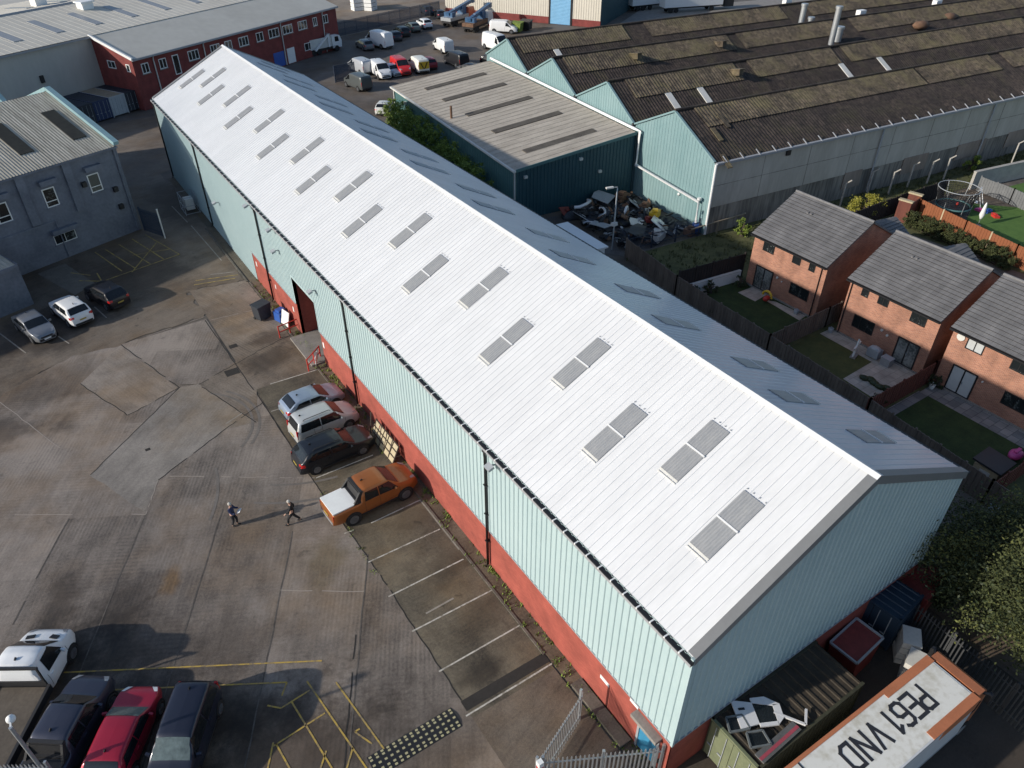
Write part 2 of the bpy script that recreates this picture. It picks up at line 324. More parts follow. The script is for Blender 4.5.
# ================================================================== the ground
M['kerb_stone'] = mat('stained_kerb', (.06, .052, .042), .9, .3, 1.5, c2=(.17, .15, .125), bump=.2, world=True)
M['earth'] = yardmat('lot_ground', (.05, .042, .036), (.17, .145, .125), wet=.35, blot=.05, streak_amt=.15)
YS_ = dict(streak=(-.485, -.874), slabs=(8.5, 4.3, 16.972, 25.967))
D1 = (.44, .42, .41); D2 = (.66, .63, .60)
M['yard'] = yardmat('yard_concrete', (.062, .050, .042), (.285, .243, .212), wet=.4, stains=[
    (-17.3, 21.2, 2.6, 1.5, .9, D1), (-19.5, 23.2, 2.4, 1.0, 1.05, D1), (-15.2, 17.4, 7.0, 2.3, -.54, D2), (-16.5, 14.5, 8.0, 2.4, -.54, D1), (-20.5, 19.0, 4.0, 3.4, .9, D1), (-13.0, 9.5, 5.0, 3.4, -.3, D1), (-10.2, 8.2, 3.6, 2.0, 0, D2), (-6.4, 6.2, 3.4, 1.6, .1, D2),
    (-14.4, 21.7, .9, .6, 1.0, (.95, .72, .45)), (-17.5, 44.0, 7, 2.6, -.15, D2), (-22, 40.5, 5, 2.0, -.3, D1), (-25, 27, 3.5, 2.2, .3, D2), (-7.2, 18.6, 1.8, 1.1, 1, (.75, .72, .6)), (-22, 10, 7, 5, .2, D1)], **YS_)
M['yard_north'] = yardmat('old_concrete_north', (.06, .046, .036), (.28, .232, .19), streak=(.31, -.95), wet=.45, seed=31, stains=[(-3.5, 38.5, 2.6, 1.6, .3, D1), (-2.2, 41.5, 1.8, 1.2, 0, D1), (-8, 43, 2.4, 1.4, .9, D2), (-3.2, 45.6, 2.2, .7, .1, (1.25, 1.2, 1.1))])
M['asphalt'] = yardmat('worn_dark_concrete', (.042, .032, .025), (.205, .168, .135), streak=(.9, .3), wet=.4, seed=12, ripple=.008, stains=[(-8.5, 58, 6, 5, .3, D2), (-17, 52, 5, 4, .3, D1), (-2, 72, 2, 8, 0, D2)])
M['bay'] = yardmat('stained_parking_strip', (.018, .014, .010), (.18, .15, .108), streak=(1, 0), wet=.45, seed=57, blot=.16, ripple=.006, streak_amt=.15, stains=[(-2, 14.6, 2.2, 1.1, .2, D2), (-1.6, 18.6, 1.8, 1.0, 0, D2), (-2.2, 10.8, 2.0, 1.0, .4, D2), (-3, 27.5, 2.4, 3.4, 0, D2), (-3.6, 8.2, 1.4, .6, 0, D1)])
M['slab_grey_patch'] = yardmat('grey_slab', (.09, .078, .068), (.31, .278, .248), streak=(-.7, -.7), wet=.25, seed=80, ripple=.006)
M['slab_brown'] = yardmat('brown_slab', (.075, .061, .05), (.30, .255, .218), streak=(.3, -.95), wet=.3, seed=44, ripple=.008)
M['gable_dirt_darkened'] = yardmat('darkened_yard_ground', (.018, .015, .013), (.075, .063, .053), streak=(1, 0), wet=.4, seed=66, ripple=.004)  # dirty ground, darkened also to cut light bounced onto the gable
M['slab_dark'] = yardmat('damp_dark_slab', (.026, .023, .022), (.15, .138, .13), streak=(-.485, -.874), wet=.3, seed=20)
M['dirt_far'] = yardmat('far_dirt', (.14, .11, .085), (.30, .25, .20), wet=.2, seed=9)

def ragged(poly, n=9, j=.28):
    out = []
    for i in range(len(poly)):
        A, B = Vector(poly[i]), Vector(poly[(i+1) % len(poly)])
        for k in range(n): p_ = A.lerp(B, k/n); v_ = mnoise.noise_vector(Vector((p_.x*.9, p_.y*.9, 3.3))); out.append((p_.x+v_.x*j*2.2, p_.y+v_.y*j*2.2))
    return out
def sheet(name, poly, z, m, t=None):
    mb = MB(); mb.add([(x, y, z) for x, y in poly], [tuple(range(len(poly)))])
    o = mb.recalc(name, m); 
    if o.data.polygons[0].normal.z < 0:
        o.data.flip_normals()
    return struct(o)
sheet('ground', [(-700, -500), (900, -500), (900, 900), (-700, 900)], -.03, 'earth')
sheet('yard', [(-70, -40), (-5.0, -40), (-5.25, 8), (-5.2, 16), (-5.4, 24), (-5.5, 35.6), (-5.6, 47), (-12.2, 46.9), (-15.2, 47.4), (-22, 44), (-70, 38)], 0, 'yard')
sheet('yard_north', [(-15.4, 43.3), (-8.5, 38.4), (-5.45, 39.8), (-5.45, 47.6), (-5.5, 52.4), (-.9, 51.5), (-.9, 35.5), (-5.3, 35.6), (-6.4, 32), (-8.55, 38.48), (-9.7, 38.8), (-13.4, 37.5)], .004, 'yard_north')
sheet('asphalt', ragged([(-70, 38), (-22, 44), (-15.2, 47.4), (-12.2, 46.9), (-5.6, 47.5), (-5.5, 52.3), (-.9, 51.5), (-.9, 82), (16, 82), (16, 104), (-40, 104), (-70, 70)], 14, .3), .001, 'asphalt')
sheet('parking_strip', [(-5.25, -6), (-.8, -6), (-.8, 35.55), (-5.35, 35.6), (-5.45, 24), (-5.2, 16), (-5.25, 8)], .002, 'bay')
sheet('grey_slab', ragged([(-16.56, 32.71), (-9.7, 38.82), (-8.55, 38.48), (-6.52, 32.06), (-8.44, 32.48), (-13.23, 29.96), (-14.47, 27.6)], 8, .04), .005, 'slab_grey_patch')
sheet('brown_slab', [(-15.49, 43.12), (-13.41, 37.55), (-9.85, 38.75), (-12.1, 46.8)], .007, 'slab_brown')
# damp slabs round the parked cars at the near edge
a0 = Vector((-14.47, 27.44)); d1 = Vector((-.485, -.874)); nn = Vector((.874, -.485))
q = lambda k, s: tuple(a0+nn*(k*4.3)+d1*s)
def strips(name, segs, w, z, m):
    mb = MB()
    for a, b in segs:
        a, b = Vector((*a, z)), Vector((*b, z)); d = (b-a).normalized(); s = Vector((-d.y, d.x, 0))*w/2
        mb.quad(a-s, b-s, b+s, a+s)
    return struct(mb.build(name, m))
def wob(a, b, n=12, j=.05):
    a, b = Vector(a), Vector(b); pts = [a.lerp(b, i/n)+Vector((random.uniform(-j, j), random.uniform(-j, j))) for i in range(n+1)]
    return [(tuple(pts[i]), tuple(pts[i+1])) for i in range(n)]
dj = []
for k in (-2, -1, 0, 1, 2, 3): dj += wob(q(k, 0 if k < 1 else -2+2*k), q(k, 34), 24, .03)
strips('slab_joints', [s_ for s_ in dj if random.random() < .95], .065, .009, 'joint_soft')
sj = []
for a, b in (((-21.44, 32.01), (-14.47, 27.44)), ((-12.54, 29.92), (-8.23, 26.93)), ((-14.47, 27.44), (-13.23, 29.96)), ((-20.4, 43.92), (-17.7, 36.43)), ((-12.12, 46.83), (-5.6, 47.4)), ((-5.4, 46.65), (-1, 46.15)), ((-8.2, 26.9), (-5.3, 24.9)), ((-26, 24), (-18.6, 19.2)), ((-9.9, 18), (-5.5, 14.9))): sj += wob(a, b, 10, .03)
strips('pale_joints', [s_ for s_ in sj if random.random() < .7], .05, .010, 'joint_pale')
cr = wob((-15.49, 43.12), (-13.41, 37.55)) + wob((-13.41, 37.55), (-9.7, 38.82), 12, .04) + wob((-16.56, 32.71), (-9.7, 38.82), 16, .03) + wob((-8.55, 38.48), (-6.52, 32.06), 14, .04) + wob((-13.23, 29.96), (-8.44, 32.48), 12, .035) + wob((-8.44, 32.48), (-5.4, 33.9), 10, .04) + wob((-5.73, 46.88), (-5.5, 35.6), 12, .04) + wob((-8.47, 38.4), (-3.83, 40.15), 12, .06) + wob((-3.8, 40.2), (-.9, 41), 8, .05) + wob((-5.45, 24), (-5.2, 16), 22, .035) + wob((-5.2, 16), (-5.25, 7.6), 22, .035) + wob((-5.45, 35.6), (-5.45, 24), 22, .03) + wob((-12, 46.8), (-9.8, 38.9), 14, .05) + wob(q(2.95, 9), q(2.95, 26), 24, .05)
strips('slab_cracks', [s_ for s_ in cr if random.random() < .9], .055, .012, 'joint')
def arc(c, r, a0_, a1_, n=26): return [((c[0]+r*math.cos(a0_+(a1_-a0_)*i/n), c[1]+r*math.sin(a0_+(a1_-a0_)*i/n)), (c[0]+r*math.cos(a0_+(a1_-a0_)*(i+1)/n), c[1]+r*math.sin(a0_+(a1_-a0_)*(i+1)/n))) for i in range(n)]
strips('tyre_marks', arc((-10.8, 33.5), 4.3, -.9, .9)+arc((-10.8, 33.5), 4.75, -.8, .7)+arc((-2.5, 33), 10.4, -2.25, -1.75)+arc((-2.5, 33), 8.9, -2.2, -1.75)+arc((-19, 30), 9, -.6, -.1), .17, .008, 'tyre_mark')
# kerb strip at the foot of the long wall and the drain across the bays
struct(MB().box(-.84, 7.4, -.02, -.72, 51, .07).build('kerb', 'kerb_stone')); struct(MB().box(-1.0, 51.2, -.02, -.85, 64, .06).build('kerb', 'kerb_stone'))
sheet('gable_yard', [(-.3, -.05), (16.6, -.05), (16.6, -14), (1.2, -14), (-.3, -2)], .009, 'gable_dirt_darkened')
sheet('wall_margin', [(-.72, -1), (.02, -1), (.02, 79.6), (-.72, 79.6)], .03, 'bay')
sheet('drain_channel', [(-5.3, 7.0), (-.75, 6.95), (-.75, 7.5), (-5.3, 7.55)], .012, 'joint')
sheet('yard_gate_pad', [(-5.25, 6.6), (-.8, 6.5), (-.8, -6), (-5.25, -6)], .006, 'asphalt')
mb = MB(); mb.box(-.70, 1.9, 0, -.12, 5.4, .16); struct(mb.build('step_slab', 'kerb_stone'))
# painted lines
wl = [((-4.03, 19.64), (-.81, 19.7)), ((-5.6, 19.75), (-5.05, 19.7)), ((-5.35, 17.15), (-1.01, 17.08)), ((-5.45, 14.53), (-1.01, 14.5)), ((-5.42, 12.02), (-.83, 11.93)), ((-5.38, 9.39), (-.81, 9.38)), ((-5.45, 6.82), (-.75, 6.8)), ((-5.23, 24.83), (-1.48, 24.8)), ((-4.3, 35.64), (-.81, 35.45))]
strips('bay_lines', wl, .08, .016, 'line_white')
strips('faded_bay_lines', [((-4.35, 12.56), (-2.73, 12.6)), ((-.86, 19.66), (-.86, 15.2)), ((-5.3, 32.6), (-3.9, 32.5)), ((-15.84, 50.8), (-15.3, 49.2)), ((-19.6, 53.9), (-18.2, 49.59)), ((-12.7, 54), (-12.2, 51.6)), ((-2.3, 71.5), (-2.0, 66.5)), ((-1.9, 65.5), (-1.6, 56.4)), ((-3.2, 54.3), (-1.3, 53.6)), ((-8.2, 33.0), (-7.0, 33.5))], .10, .016, 'line_faint')
yl = [((-20.5, 19.4), (-9.7, 12.96)), ((-19.2, 17.45), (-11.47, 12.81)), ((-11.47, 12.81), (-11.9, 12.3)), ((-10.68, 12.35), (-10.07, 7.0)), ((-10.73, 11.85), (-12.14, 11.74)), ((-11.63, 11.74), (-11.24, 7.4)), ((-10.59, 10.43), (-13.01, 10.25)), ((-12.95, 10.42), (-13.75, 9.1)), ((-12.88, 10.3), (-12.72, 8.4)), ((-9.59, 11.56), (-9.12, 7.5)), ((-12.14, 11.74), (-12.6, 12.2)), ((-9.85, 8.9), (-9.45, 8.0)), ((-9.85, 8.9), (-9.6, 8.9)), ((-11.2, 8.8), (-11.9, 8.0)), ((-10.2, 8.3), (-10.8, 7.6))]
strips('yellow_lines', yl, .075, .016, 'line_yellow')
yd = [((-6.16, 65.92), (-4.44, 59.71)), ((-5.59, 63.59), (-8.85, 58.6)), ((-10.86, 64.61), (-9.54, 59.29)), ((-9.97, 64.75), (-8.46, 59.24)), ((-4.41, 59.82), (-11.04, 58.32)), ((-11.46, 60.12), (-11.36, 57.47)), ((-7.4, 65.6), (-5.9, 59.6)), ((-8.7, 65.1), (-7.1, 59.2)), ((-8.1, 62.0), (-4.9, 61.4)), ((-4.6, 53.9), (-1.2, 52.9)), ((-4.9, 53.2), (-1.6, 52.4)), ((-13.0, 59.5), (-11.5, 58.4)), ((-13.4, 61.5), (-12, 60))]
strips('faded_yellow_hatching', yd, .11, .016, 'line_dim')
# concrete ramp and manhole covers
M['ramp'] = mat('dark_ramp', (.10, .088, .075), .9, .25, 1, c2=(.17, .15, .13), bump=.2)  # ramp concrete in a darker brown tone
sheet('ramp_slab', [(-15.84, 62.9), (-13.54, 63.7), (-11.93, 58.28), (-13.71, 56.98)], .012, 'ramp')
for (x, y, s) in ((-5.0, 41.9, .5), (-6.1, 38.6, .8), (-13.1, 33.2, .25), (-4.55, 29.4, .3)):
    struct(MB().prism([(x-s*.6, y-s*.5), (x+s*.6, y-s*.5), (x+s*.6, y+s*.5), (x-s*.6, y+s*.5)], 0, .012).build('manhole_cover', 'joint'))

# speed ramp made of studded rubber mats
t = thing('speed_ramp', 'black rubber speed ramp studded with rows of pale yellow reflectors across the yard', 'speed ramp', (-7.85, 7.05, 0), R(-.4))
mb = MB(); mb.add([(-2.05, -.52, .004), (2.05, -.52, .004), (2.05, -.2, .055), (-2.05, -.2, .055), (2.05, .2, .055), (-2.05, .2, .055), (2.05, .52, .004), (-2.05, .52, .004)],
    [(0, 1, 2, 3), (3, 2, 4, 5), (5, 4, 6, 7), (1, 6, 4, 2), (0, 3, 5, 7)]); mb.build('rubber_mat', 'black', t)
M['stud'] = mat('reflector_stud', (.42, .38, .22), .5, .2, 3); s0 = MB().box(-.06, -.045, -.02, .06, .045, .008).build('reflector_stud', 'stud', t); k_ = 0
for i in range(15):
    for y, z in ((-.42, .026), (-.26, .050), (0, .059), (.26, .050), (.42, .026)):
        c = s0
        if k_: c = s0.copy(); COL.objects.link(c); c.parent = t
        c.location = (-1.93+i*.275, y, z); k_ += 1

# ================================================================== the long warehouse

BW, BL, EH, RH = 16.655, 79.6, 8.572, 12.73
wh = thing('warehouse', 'long mint warehouse with a white ribbed roof, red brick base and rows of grey skylights', 'warehouse', (0, 0, 0))
DY0, DY1, DZ = 35.95, 40.5, 5.15          # goods door
BT = 2.86                               # top of the brick base
mb = MB(); fl = lambda y0, y1, z0, z1: corr(mb, (-.06, y0, z0), (0, 1, 0), (0, 0, 1), y1-y0, z1-z0, (-1, 0, 0), .36, .045, prof='trap')
fl(0, DY0, BT-.06, EH); fl(DY0, DY1, DZ, EH); fl(DY1, 51, BT-.06, EH); fl(51, BL, .05, EH)
mb.build('wall_cladding', 'mint', wh)
mb = MB(); k = (RH-EH)/(BW/2)
corr(mb, (0, -.06, BT-.06), (1, 0, 0), (0, 0, 1), BW, lambda a: (0, EH-BT+.06+k*min(a, BW-a)), (0, -1, 0), .36, .045)
mb.build('wall_cladding', 'mint', wh)
mb = MB(); corr(mb, (0, BL+.06, .05), (1, 0, 0), (0, 0, 1), BW, lambda a: (0, EH-.05+k*min(a, BW-a)), (0, 1, 0), .40, .045); mb.build('wall_cladding', 'mint', wh); mb = MB()
corr(mb, (BW+.06, 0, .05), (0, 1, 0), (0, 0, 1), BL, EH-.05, (1, 0, 0), .40, .045); mb.build('wall_cladding', 'mint', wh)
# closed inner shell behind the cladding
mb = MB()
mb.box(0, 0, 0, .2, DY0, EH); mb.box(0, DY1, 0, .2, BL, EH); mb.box(0, DY0, DZ, .2, DY1, EH)
mb.box(BW-.2, 0, 0, BW, BL, EH); mb.box(.2, 0, 0, BW-.2, .2, EH); mb.box(.2, BL-.2, 0, BW-.2, BL, EH)
for y in (0, BL-.2): mb.extrude([(0, y, EH), (BW, y, EH), (BW/2, y, RH)], (0, .2, 0))
mb.build('inner_shell', 'dark', wh)
mb = MB(); mb.box(-.03, -.03, 0, -.001, DY0, BT); mb.box(-.03, DY1, 0, -.001, 51, BT); mb.box(-.03, -.03, 0, BW+.03, -.001, BT)
mb.build('brick_base', 'brick_red', wh)
mb = MB(); mb.box(-.115, -.1, BT-.1, -.06, DY0, BT-.05); mb.box(-.115, DY1, BT-.1, -.06, 51, BT-.05); mb.box(-.1, -.115, BT-.1, BW, -.06, BT-.05); mb.build('drip_flashing', 'flash_grey', wh)
mb = MB(); mb.box(-.14, -.14, BT-.1, -.02, -.02, EH+.05); mb.build('corner_flashing', 'mint', wh)
# goods entrance: recessed bay with red jambs, floor; inner return and shutter near black, painting the shade inside
MB().box(0, DY0-.15, 0, 3.2, DY0, DZ).build('entrance_jamb', 'brick_red', wh); MB().box(0, DY1, 0, 1.5, DY1+.15, DZ).build('entrance_jamb', 'brick_red', wh); MB().box(1.5, DY1-.2, 0, 3.2, DY1+.15, DZ).build('entrance_shade_return', 'dark', wh)
mb = MB(); mb.box(-.1, DY0, DZ-.02, 3.2, DY1, DZ+.2); mb.build('entrance_lintel', 'mint', wh)
mb = MB(); mb.box(-1.05, DY0+.05, .0, 6, DY1-.05, .13); mb.build('entrance_floor', 'concrete', wh)
mb = MB(); corr(mb, (3.1, DY0, .1), (0, 1, 0), (0, 0, 1), DY1-DY0, 2.0, (-1, 0, 0), .2, .03, prof='sine'); mb.box(3.11, DY0, .05, 3.2, DY1, DZ)
mb.build('roller_shutter', 'dark', wh)
# roof sheets with white ribs
over = .06; vl = Vector((-BW/2-over, 0, -k*(BW/2+over))); sl_ = vl.length
mb = MB(); corr(mb, (BW/2, -.12, RH+.06), (0, 1, 0), vl, BL+.24, sl_, (-k, 0, 1), .371, .019, prof='rib')
mb.build('roof_slope', 'roof_white', wh)
mb = MB(); corr(mb, (BW/2, -.12, RH+.06), (0, 1, 0), (-vl.x, 0, vl.z), BL+.24, sl_, (k, 0, 1), .371, .019, prof='rib')
mb.build('roof_slope', 'roof_white', wh)
mb = MB()
for s in (-1, 1): mb.add([(BW/2, -.1, RH), (BW/2, BL+.1, RH), (BW/2+s*(BW/2+over), BL+.1, EH-k*over), (BW/2+s*(BW/2+over), -.1, EH-k*over)], [(0, 1, 2, 3)])
mb.build('roof_underside', 'steel_grey', wh)
mb = MB()
for s in (-1, 1): mb.add([(BW/2, -.16, RH+.155), (BW/2, BL+.16, RH+.155), (BW/2+s*.2, BL+.16, RH+.155-.2*k-.012), (BW/2+s*.2, -.16, RH+.155-.2*k-.012)], [(0, 1, 2, 3)])
mb.build('ridge_cap', 'ridge_white', wh)
def verge(y0, y1, yo, nm):
    for s in (-1, 1):
        a = Vector((BW/2, 0, RH+.13)); b = Vector((BW/2+s*(BW/2+over), 0, EH-k*over+.13)); mb = MB()
        for (P, Q, z0, z1) in ((y0, y1, 0, 0), ):
            mb.add([(a.x, P, a.z), (b.x, P, b.z), (b.x, Q, b.z), (a.x, Q, a.z)], [(0, 1, 2, 3)])
        mb.add([(a.x, yo, a.z), (b.x, yo, b.z), (b.x, yo, b.z-.42), (a.x, yo, a.z-.42)], [(0, 1, 2, 3)])
        mb.recalc(nm, 'flash_dark', wh)
M['flash_dark'] = mat('verge_grey', (.17, .175, .18), .5, .08, 1)
verge(-.16, .22, -.16, 'verge_flashing'); verge(BL-.3, BL+.16, BL+.16, 'verge_flashing')
# gutters with white straps
for s in (-1, 1):
    x = -.27 if s < 0 else BW+.11; mb = MB(); z = EH-.06
    mb.box(x, -.16, z-.16, x+.16, BL+.16, z+.03); mb.build('gutter', 'black', wh)
    xf = x-.012 if s < 0 else x+.162; MB().box(xf, -.16, z-.17, xf+.01, BL+.16, z-.03).build('gutter_lip', 'flash_grey', wh)
st = MB().box(-.285, -.03, EH-.10, -.05, .03, EH-.022).build('gutter_strap', 'white', wh); st.location.y = .42
for i in range(1, 99):
    c = st.copy(); COL.objects.link(c); c.parent = wh; c.location.y = .42+i*(.742 if i < 60 else .90)-(0 if i < 60 else 60*.158)
# downpipes on the long wall
for y in (13.35, 29.9, 46.6, 64.0, 79.35):
    mb = MB(); mb.tube([(-.19, y, EH-.2), (-.19, y, EH-.5), (-.17, y, EH-.8), (-.17, y, .25), (-.30, y, .1)], .075, 8); mb.box(-.26, y-.14, EH-.42, -.12, y+.14, EH-.22)
    for z in (2, 4, 6): mb.box(-.26, y-.11, z, -.02, y+.11, z+.05)
    mb.build('downpipe', 'black', wh)
# skylights, alternate rows on both slopes
YS = [2.55, 5.73, 9.02, 13.2, 17.61, 21.9, 26.23, 30.6, 35.04, 39.3, 43.68, 48.05, 52.45, 56.84, 61.5, 65.78, 70.1, 73.6, 77.0]
def skylight():
    """local frame: x down the slope, y along the ridge, z out of the roof"""
    mb = MB(); 
    for a in (-1.46, .03):
        corr(mb, (a, -.5, .045), (0, 1, 0), (1, 0, 0), 1.0, 1.43, (0, 0, 1), .125, .018, prof='sine')
        mb.box(a, -.5, .0, a+1.43, .5, .044)
    o = mb.build('skylight', 'skylight', wh)
    mb = MB(); mb.box(-.035, -.53, .03, .035, .53, .085); mb.build('joint_strip', 'ridge_white', o)
    mb = MB(); mb.box(1.465, -.5, .02, 1.55, .5, .05)
    mb.box(1.62, -.5, .02, 1.65, .5, .06)
    mb.build('lower_flashing', 'offwhite', o)
    mb = MB()
    for i in range(4): mb.box(-1.60, -.47+i*.3, .03, -1.555, -.43+i*.3, .06)
    mb.build('fixings', 'flash_grey', o)
    return o
sk0 = skylight(); ang = math.atan(k)
def put(o, x, y, side):
    z = RH+.06-k*abs(x-BW/2)
    o.location = (x, y, z); o.rotation_euler = (0, math.pi*0+ang, 0) if side > 0 else (0, ang, math.pi)
first = True
for i, y in enumerate(YS):
    for side in (-1, 1):
        d = (3.88 if i % 2 == 0 else 5.24); x = d if side < 0 else BW-d
        o = sk0 if first else copy_tree(sk0, wh); first = False
        put(o, x, y+(.0 if side < 0 else .1), side)
# wall fittings
for (y, z) in ((12.43, 8.05), (35.04, 6.5), (42.3, 8.15), (42.2, 6.5), (47.6, 8.1), (59.0, 4.3)):
    mb = MB(); mb.bar((-.02, y, z), (-.45, y, z+.1), .06); mb.obox((-.52, y, z+.05), .32, .42, .14, (0, -.35, 0)); mb.build('floodlight', 'steel_grey', wh)
for (y, z, a, b) in ((3.97, 1.75, .6, .22), (2.15, 2.55, .5, .2), (50.2, 1.9, .25, .4), (45.5, 1.9, .2, .35), (41.6, 1.75, .25, .4), (35.6, 1.75, .25, .45)):
    MB().box(-.055, y-a/2, z-b/2, -.032, y+a/2, z+b/2).build('notice_plate', 'white', wh)
mb = MB(); mb.box(-.05, .62, .1, -.032, 1.62, 2.12); dr = mb.build('door', 'blue_door', wh)
MB().box(-.11, .72, 1.0, -.05, .80, 1.15).build('handle', 'steel', dr)
MB().box(-.057, 1.0, 1.55, -.051, 1.3, 1.68).build('notice_plate', 'white', dr)
mb = MB(); mb.box(-.10, .50, 0, -.035, .615, 2.2); mb.box(-.10, 1.625, 0, -.035, 1.74, 2.2); mb.build('door_frame', 'steel_grey', wh)
MB().box(-.40, .45, 2.22, -.035, 1.95, 2.42).build('door_hood', 'concrete', wh)
MB().box(-.12, .25, .7, -.035, .40, .95).build('meter_box', 'black', wh)

# ================================================================== helpers for buildings
M['frame_dark'] = mat('dark_window_frame', (.018, .018, .02), .4, .1, 3)
M['upvc'] = mat('white_window_frame', (.72, .72, .70), .4, .05, 3)
M['blind'] = mat('grey_blind', (.30, .32, .33), .6, .1, 3)
def window(parent, o, u, n, w, h, fm='frame_dark', gm='glass', cols=2, rows=1, sill=None, name='window', fw=.07, proud=.04, bars=None):
    """window on a wall: o its lower corner on the wall face, u along the wall, n out of it"""
    o, u, n = Vector(o), Vector(u).normalized(), Vector(n).normalized(); z = Vector((0, 0, 1)); rm = Matrix((u, n, z)).transposed(); mb = MB()
    def bx(a0, a1, z0, z1, d0, d1): mb.obox(o+u*(a0+a1)/2+z*(z0+z1)/2+n*(d0+d1)/2, a1-a0, d1-d0, z1-z0, rm)
    bx(0, w, 0, fw, 0, proud); bx(0, w, h-fw, h, 0, proud); bx(0, fw, fw, h-fw, 0, proud); bx(w-fw, w, fw, h-fw, 0, proud)
    for i in range(1, cols): bx(w*i/cols-fw*.45, w*i/cols+fw*.45, fw, h-fw, 0, proud-.004)
    for zz in (bars or [h*j/rows for j in range(1, rows)]): bx(fw, w-fw, zz-fw*.4, zz+fw*.4, 0, proud-.008)
    f = mb.build(name, fm, parent)
    mb = MB(); mb.obox(o+u*w/2+z*h/2+n*(.0+proud*.3)/2, w-fw*1.6, proud*.3, h-fw*1.6, rm); mb.build('pane', gm, f)
    if sill: mb = MB(); mb.obox(o+u*w/2-z*.05+n*.06, w+.2, .12, .09, rm); mb.build('sill', sill, f)
    return f
def tile_slope(mb, a, b, c, d, course=.34, lip=.06):
    """stepped tile courses: a-b the lower edge, d-c the upper edge"""
    a, b, c, d = map(Vector, (a, b, c, d)); n = max(3, round((d-a).length/course)); nr = (b-a).cross(d-a).normalized()
    if nr.z < 0: nr = -nr
    for i in range(n):
        t0, t1 = i/n, (i+1)/n
        p0, p1, p2, p3 = a.lerp(d, t0)+nr*lip, b.lerp(c, t0)+nr*lip, b.lerp(c, t1), a.lerp(d, t1)
        mb.add([p0, p1, p2, p3], [(0, 1, 2, 3)]); mb.add([a.lerp(d, t0)+(d-a)*.0, b.lerp(c, t0), p1, p0], [(0, 1, 2, 3)], 1)

# ------------------------------------------------------------------ three brick houses
def tilemat():
    """tile joints along the local y of the house"""
    m_ = brickmat('interlocking_roof_tile', (.15, .146, .148), (.185, .18, .18), (.11, .108, .11), bw=.33, bh=30, ms=.008, axis='yx', r=.7); return m_
M['tile_roof'] = tilemat(); M['tile_gap_shade'] = mat('tile_edge_shade', (.03, .03, .033), .8, .2, 3)  # dark lip faces paint the shadow gaps between tile courses
HX, HD, HW, HE, HR = 34.8, 8.6, 7.15, 4.86, 7.22
def house(y0, label, wins, doorspec, low, gm_up, gm_door):
    h = thing('brick_house', label, 'house', (HX, y0, 0)); mb = MB()
    mb.box(0, 0, 0, HD, HW, HE)
    for y, s in ((0, 1), (HW, -1)): mb.extrude([(0, y, HE), (HD, y, HE), (HD/2, y, HR-.05)], (0, .15*s, 0))
    mb.build('wall', 'brick_house', h)
    mb = MB(); ov = .38; kk = (HR-HE)/(HD/2); g = .12
    tile_slope(mb, (-ov, -g, HE-kk*ov+.08), (-ov, HW+g, HE-kk*ov+.08), (HD/2, HW+g, HR+.08), (HD/2, -g, HR+.08))
    tile_slope(mb, (HD+ov, -g, HE-kk*ov+.08), (HD+ov, HW+g, HE-kk*ov+.08), (HD/2, HW+g, HR+.08), (HD/2, -g, HR+.08))
    for y in (-g, HW+g):
        for s in (-1, 1): mb.add([(HD/2, y, HR+.1), (HD/2+s*(HD/2+ov), y, HE-kk*ov+.11), (HD/2+s*(HD/2+ov), y, HE-kk*ov-.02), (HD/2, y, HR-.03)], [(0, 1, 2, 3)])
    r = mb.build('roof', ['tile_roof', 'tile_gap_shade'], h)
    mb = MB(); mb.tube([(HD/2, -g, HR+.10), (HD/2, HW+g, HR+.10)], .11, 8); mb.build('ridge_tiles', 'tile', r)
    mb = MB(); mb.box(-ov-.11, -g, HE-kk*ov-.07, -ov+.02, HW+g, HE-kk*ov+.04); mb.box(-.30, 0, HE-.22, -.005, HW, HE-.17); mb.build('gutter', 'frame_dark', h)
    mb = MB(); dy = doorspec.get('pipe', .1)
    mb.tube([(-.38, dy, HE-.2), (-.07, dy, HE-.5), (-.07, dy, .05)], .045, 6); mb.build('downpipe', 'frame_dark', h)
    for (a, b, z0, z1, c, gm) in wins: window(h, (-.0, b-y0, z0), (0, -1, 0), (-1, 0, 0), b-a, z1-z0, cols=c, gm=gm)
    a, b = doorspec['y']; d = window(h, (0, b-y0, .10), (0, -1, 0), (-1, 0, 0), b-a, 2.05, cols=2, gm=gm_door, name='patio_door', fw=.10)
    MB().box(-.09, (a+b)/2-y0-.12, 1.0, -.04, (a+b)/2-y0-.08, 1.18).build('handle', 'steel', d)
    for (yy, zz, r_) in doorspec.get('vents', ()): MB().tube([(.0, yy-y0, zz), (-.09, yy-y0, zz)], r_, 10).build('wall_vent', 'offwhite', h)
    mb = MB()
    for i in range(2): mb.tube([(HD/2-1.4, HW*.62+i*.35, HE+kk*(HD/2-1.4)+.1), (HD/2-1.4, HW*.62+i*.35, HE+kk*(HD/2-1.4)+.24)], .09, 8)
    mb.build('roof_vent', 'tile', r)
    mb = MB(); mb.box(-.09, 0, 0, -.003, HW, .13); mb.build('plinth', 'concrete', h)
    return h
h1 = house(19.95, 'brick house with a small square patio on a dark lawn, nearest the weedy ground',
    [(24.97, 26.1, 3.58, 4.66, 2, 'glass'), (22.36, 23.15, 3.72, 4.66, 1, 'glass'), (20.98, 21.55, 3.72, 4.66, 1, 'glass'), (20.95, 22.75, 1.13, 2.1, 2, 'glass')],
    dict(y=(24.54, 26.35), pipe=.42, vents=((24.1, 1.9, .09), (23.6, 1.75, .06))), None, 'glass', 'glass_door')
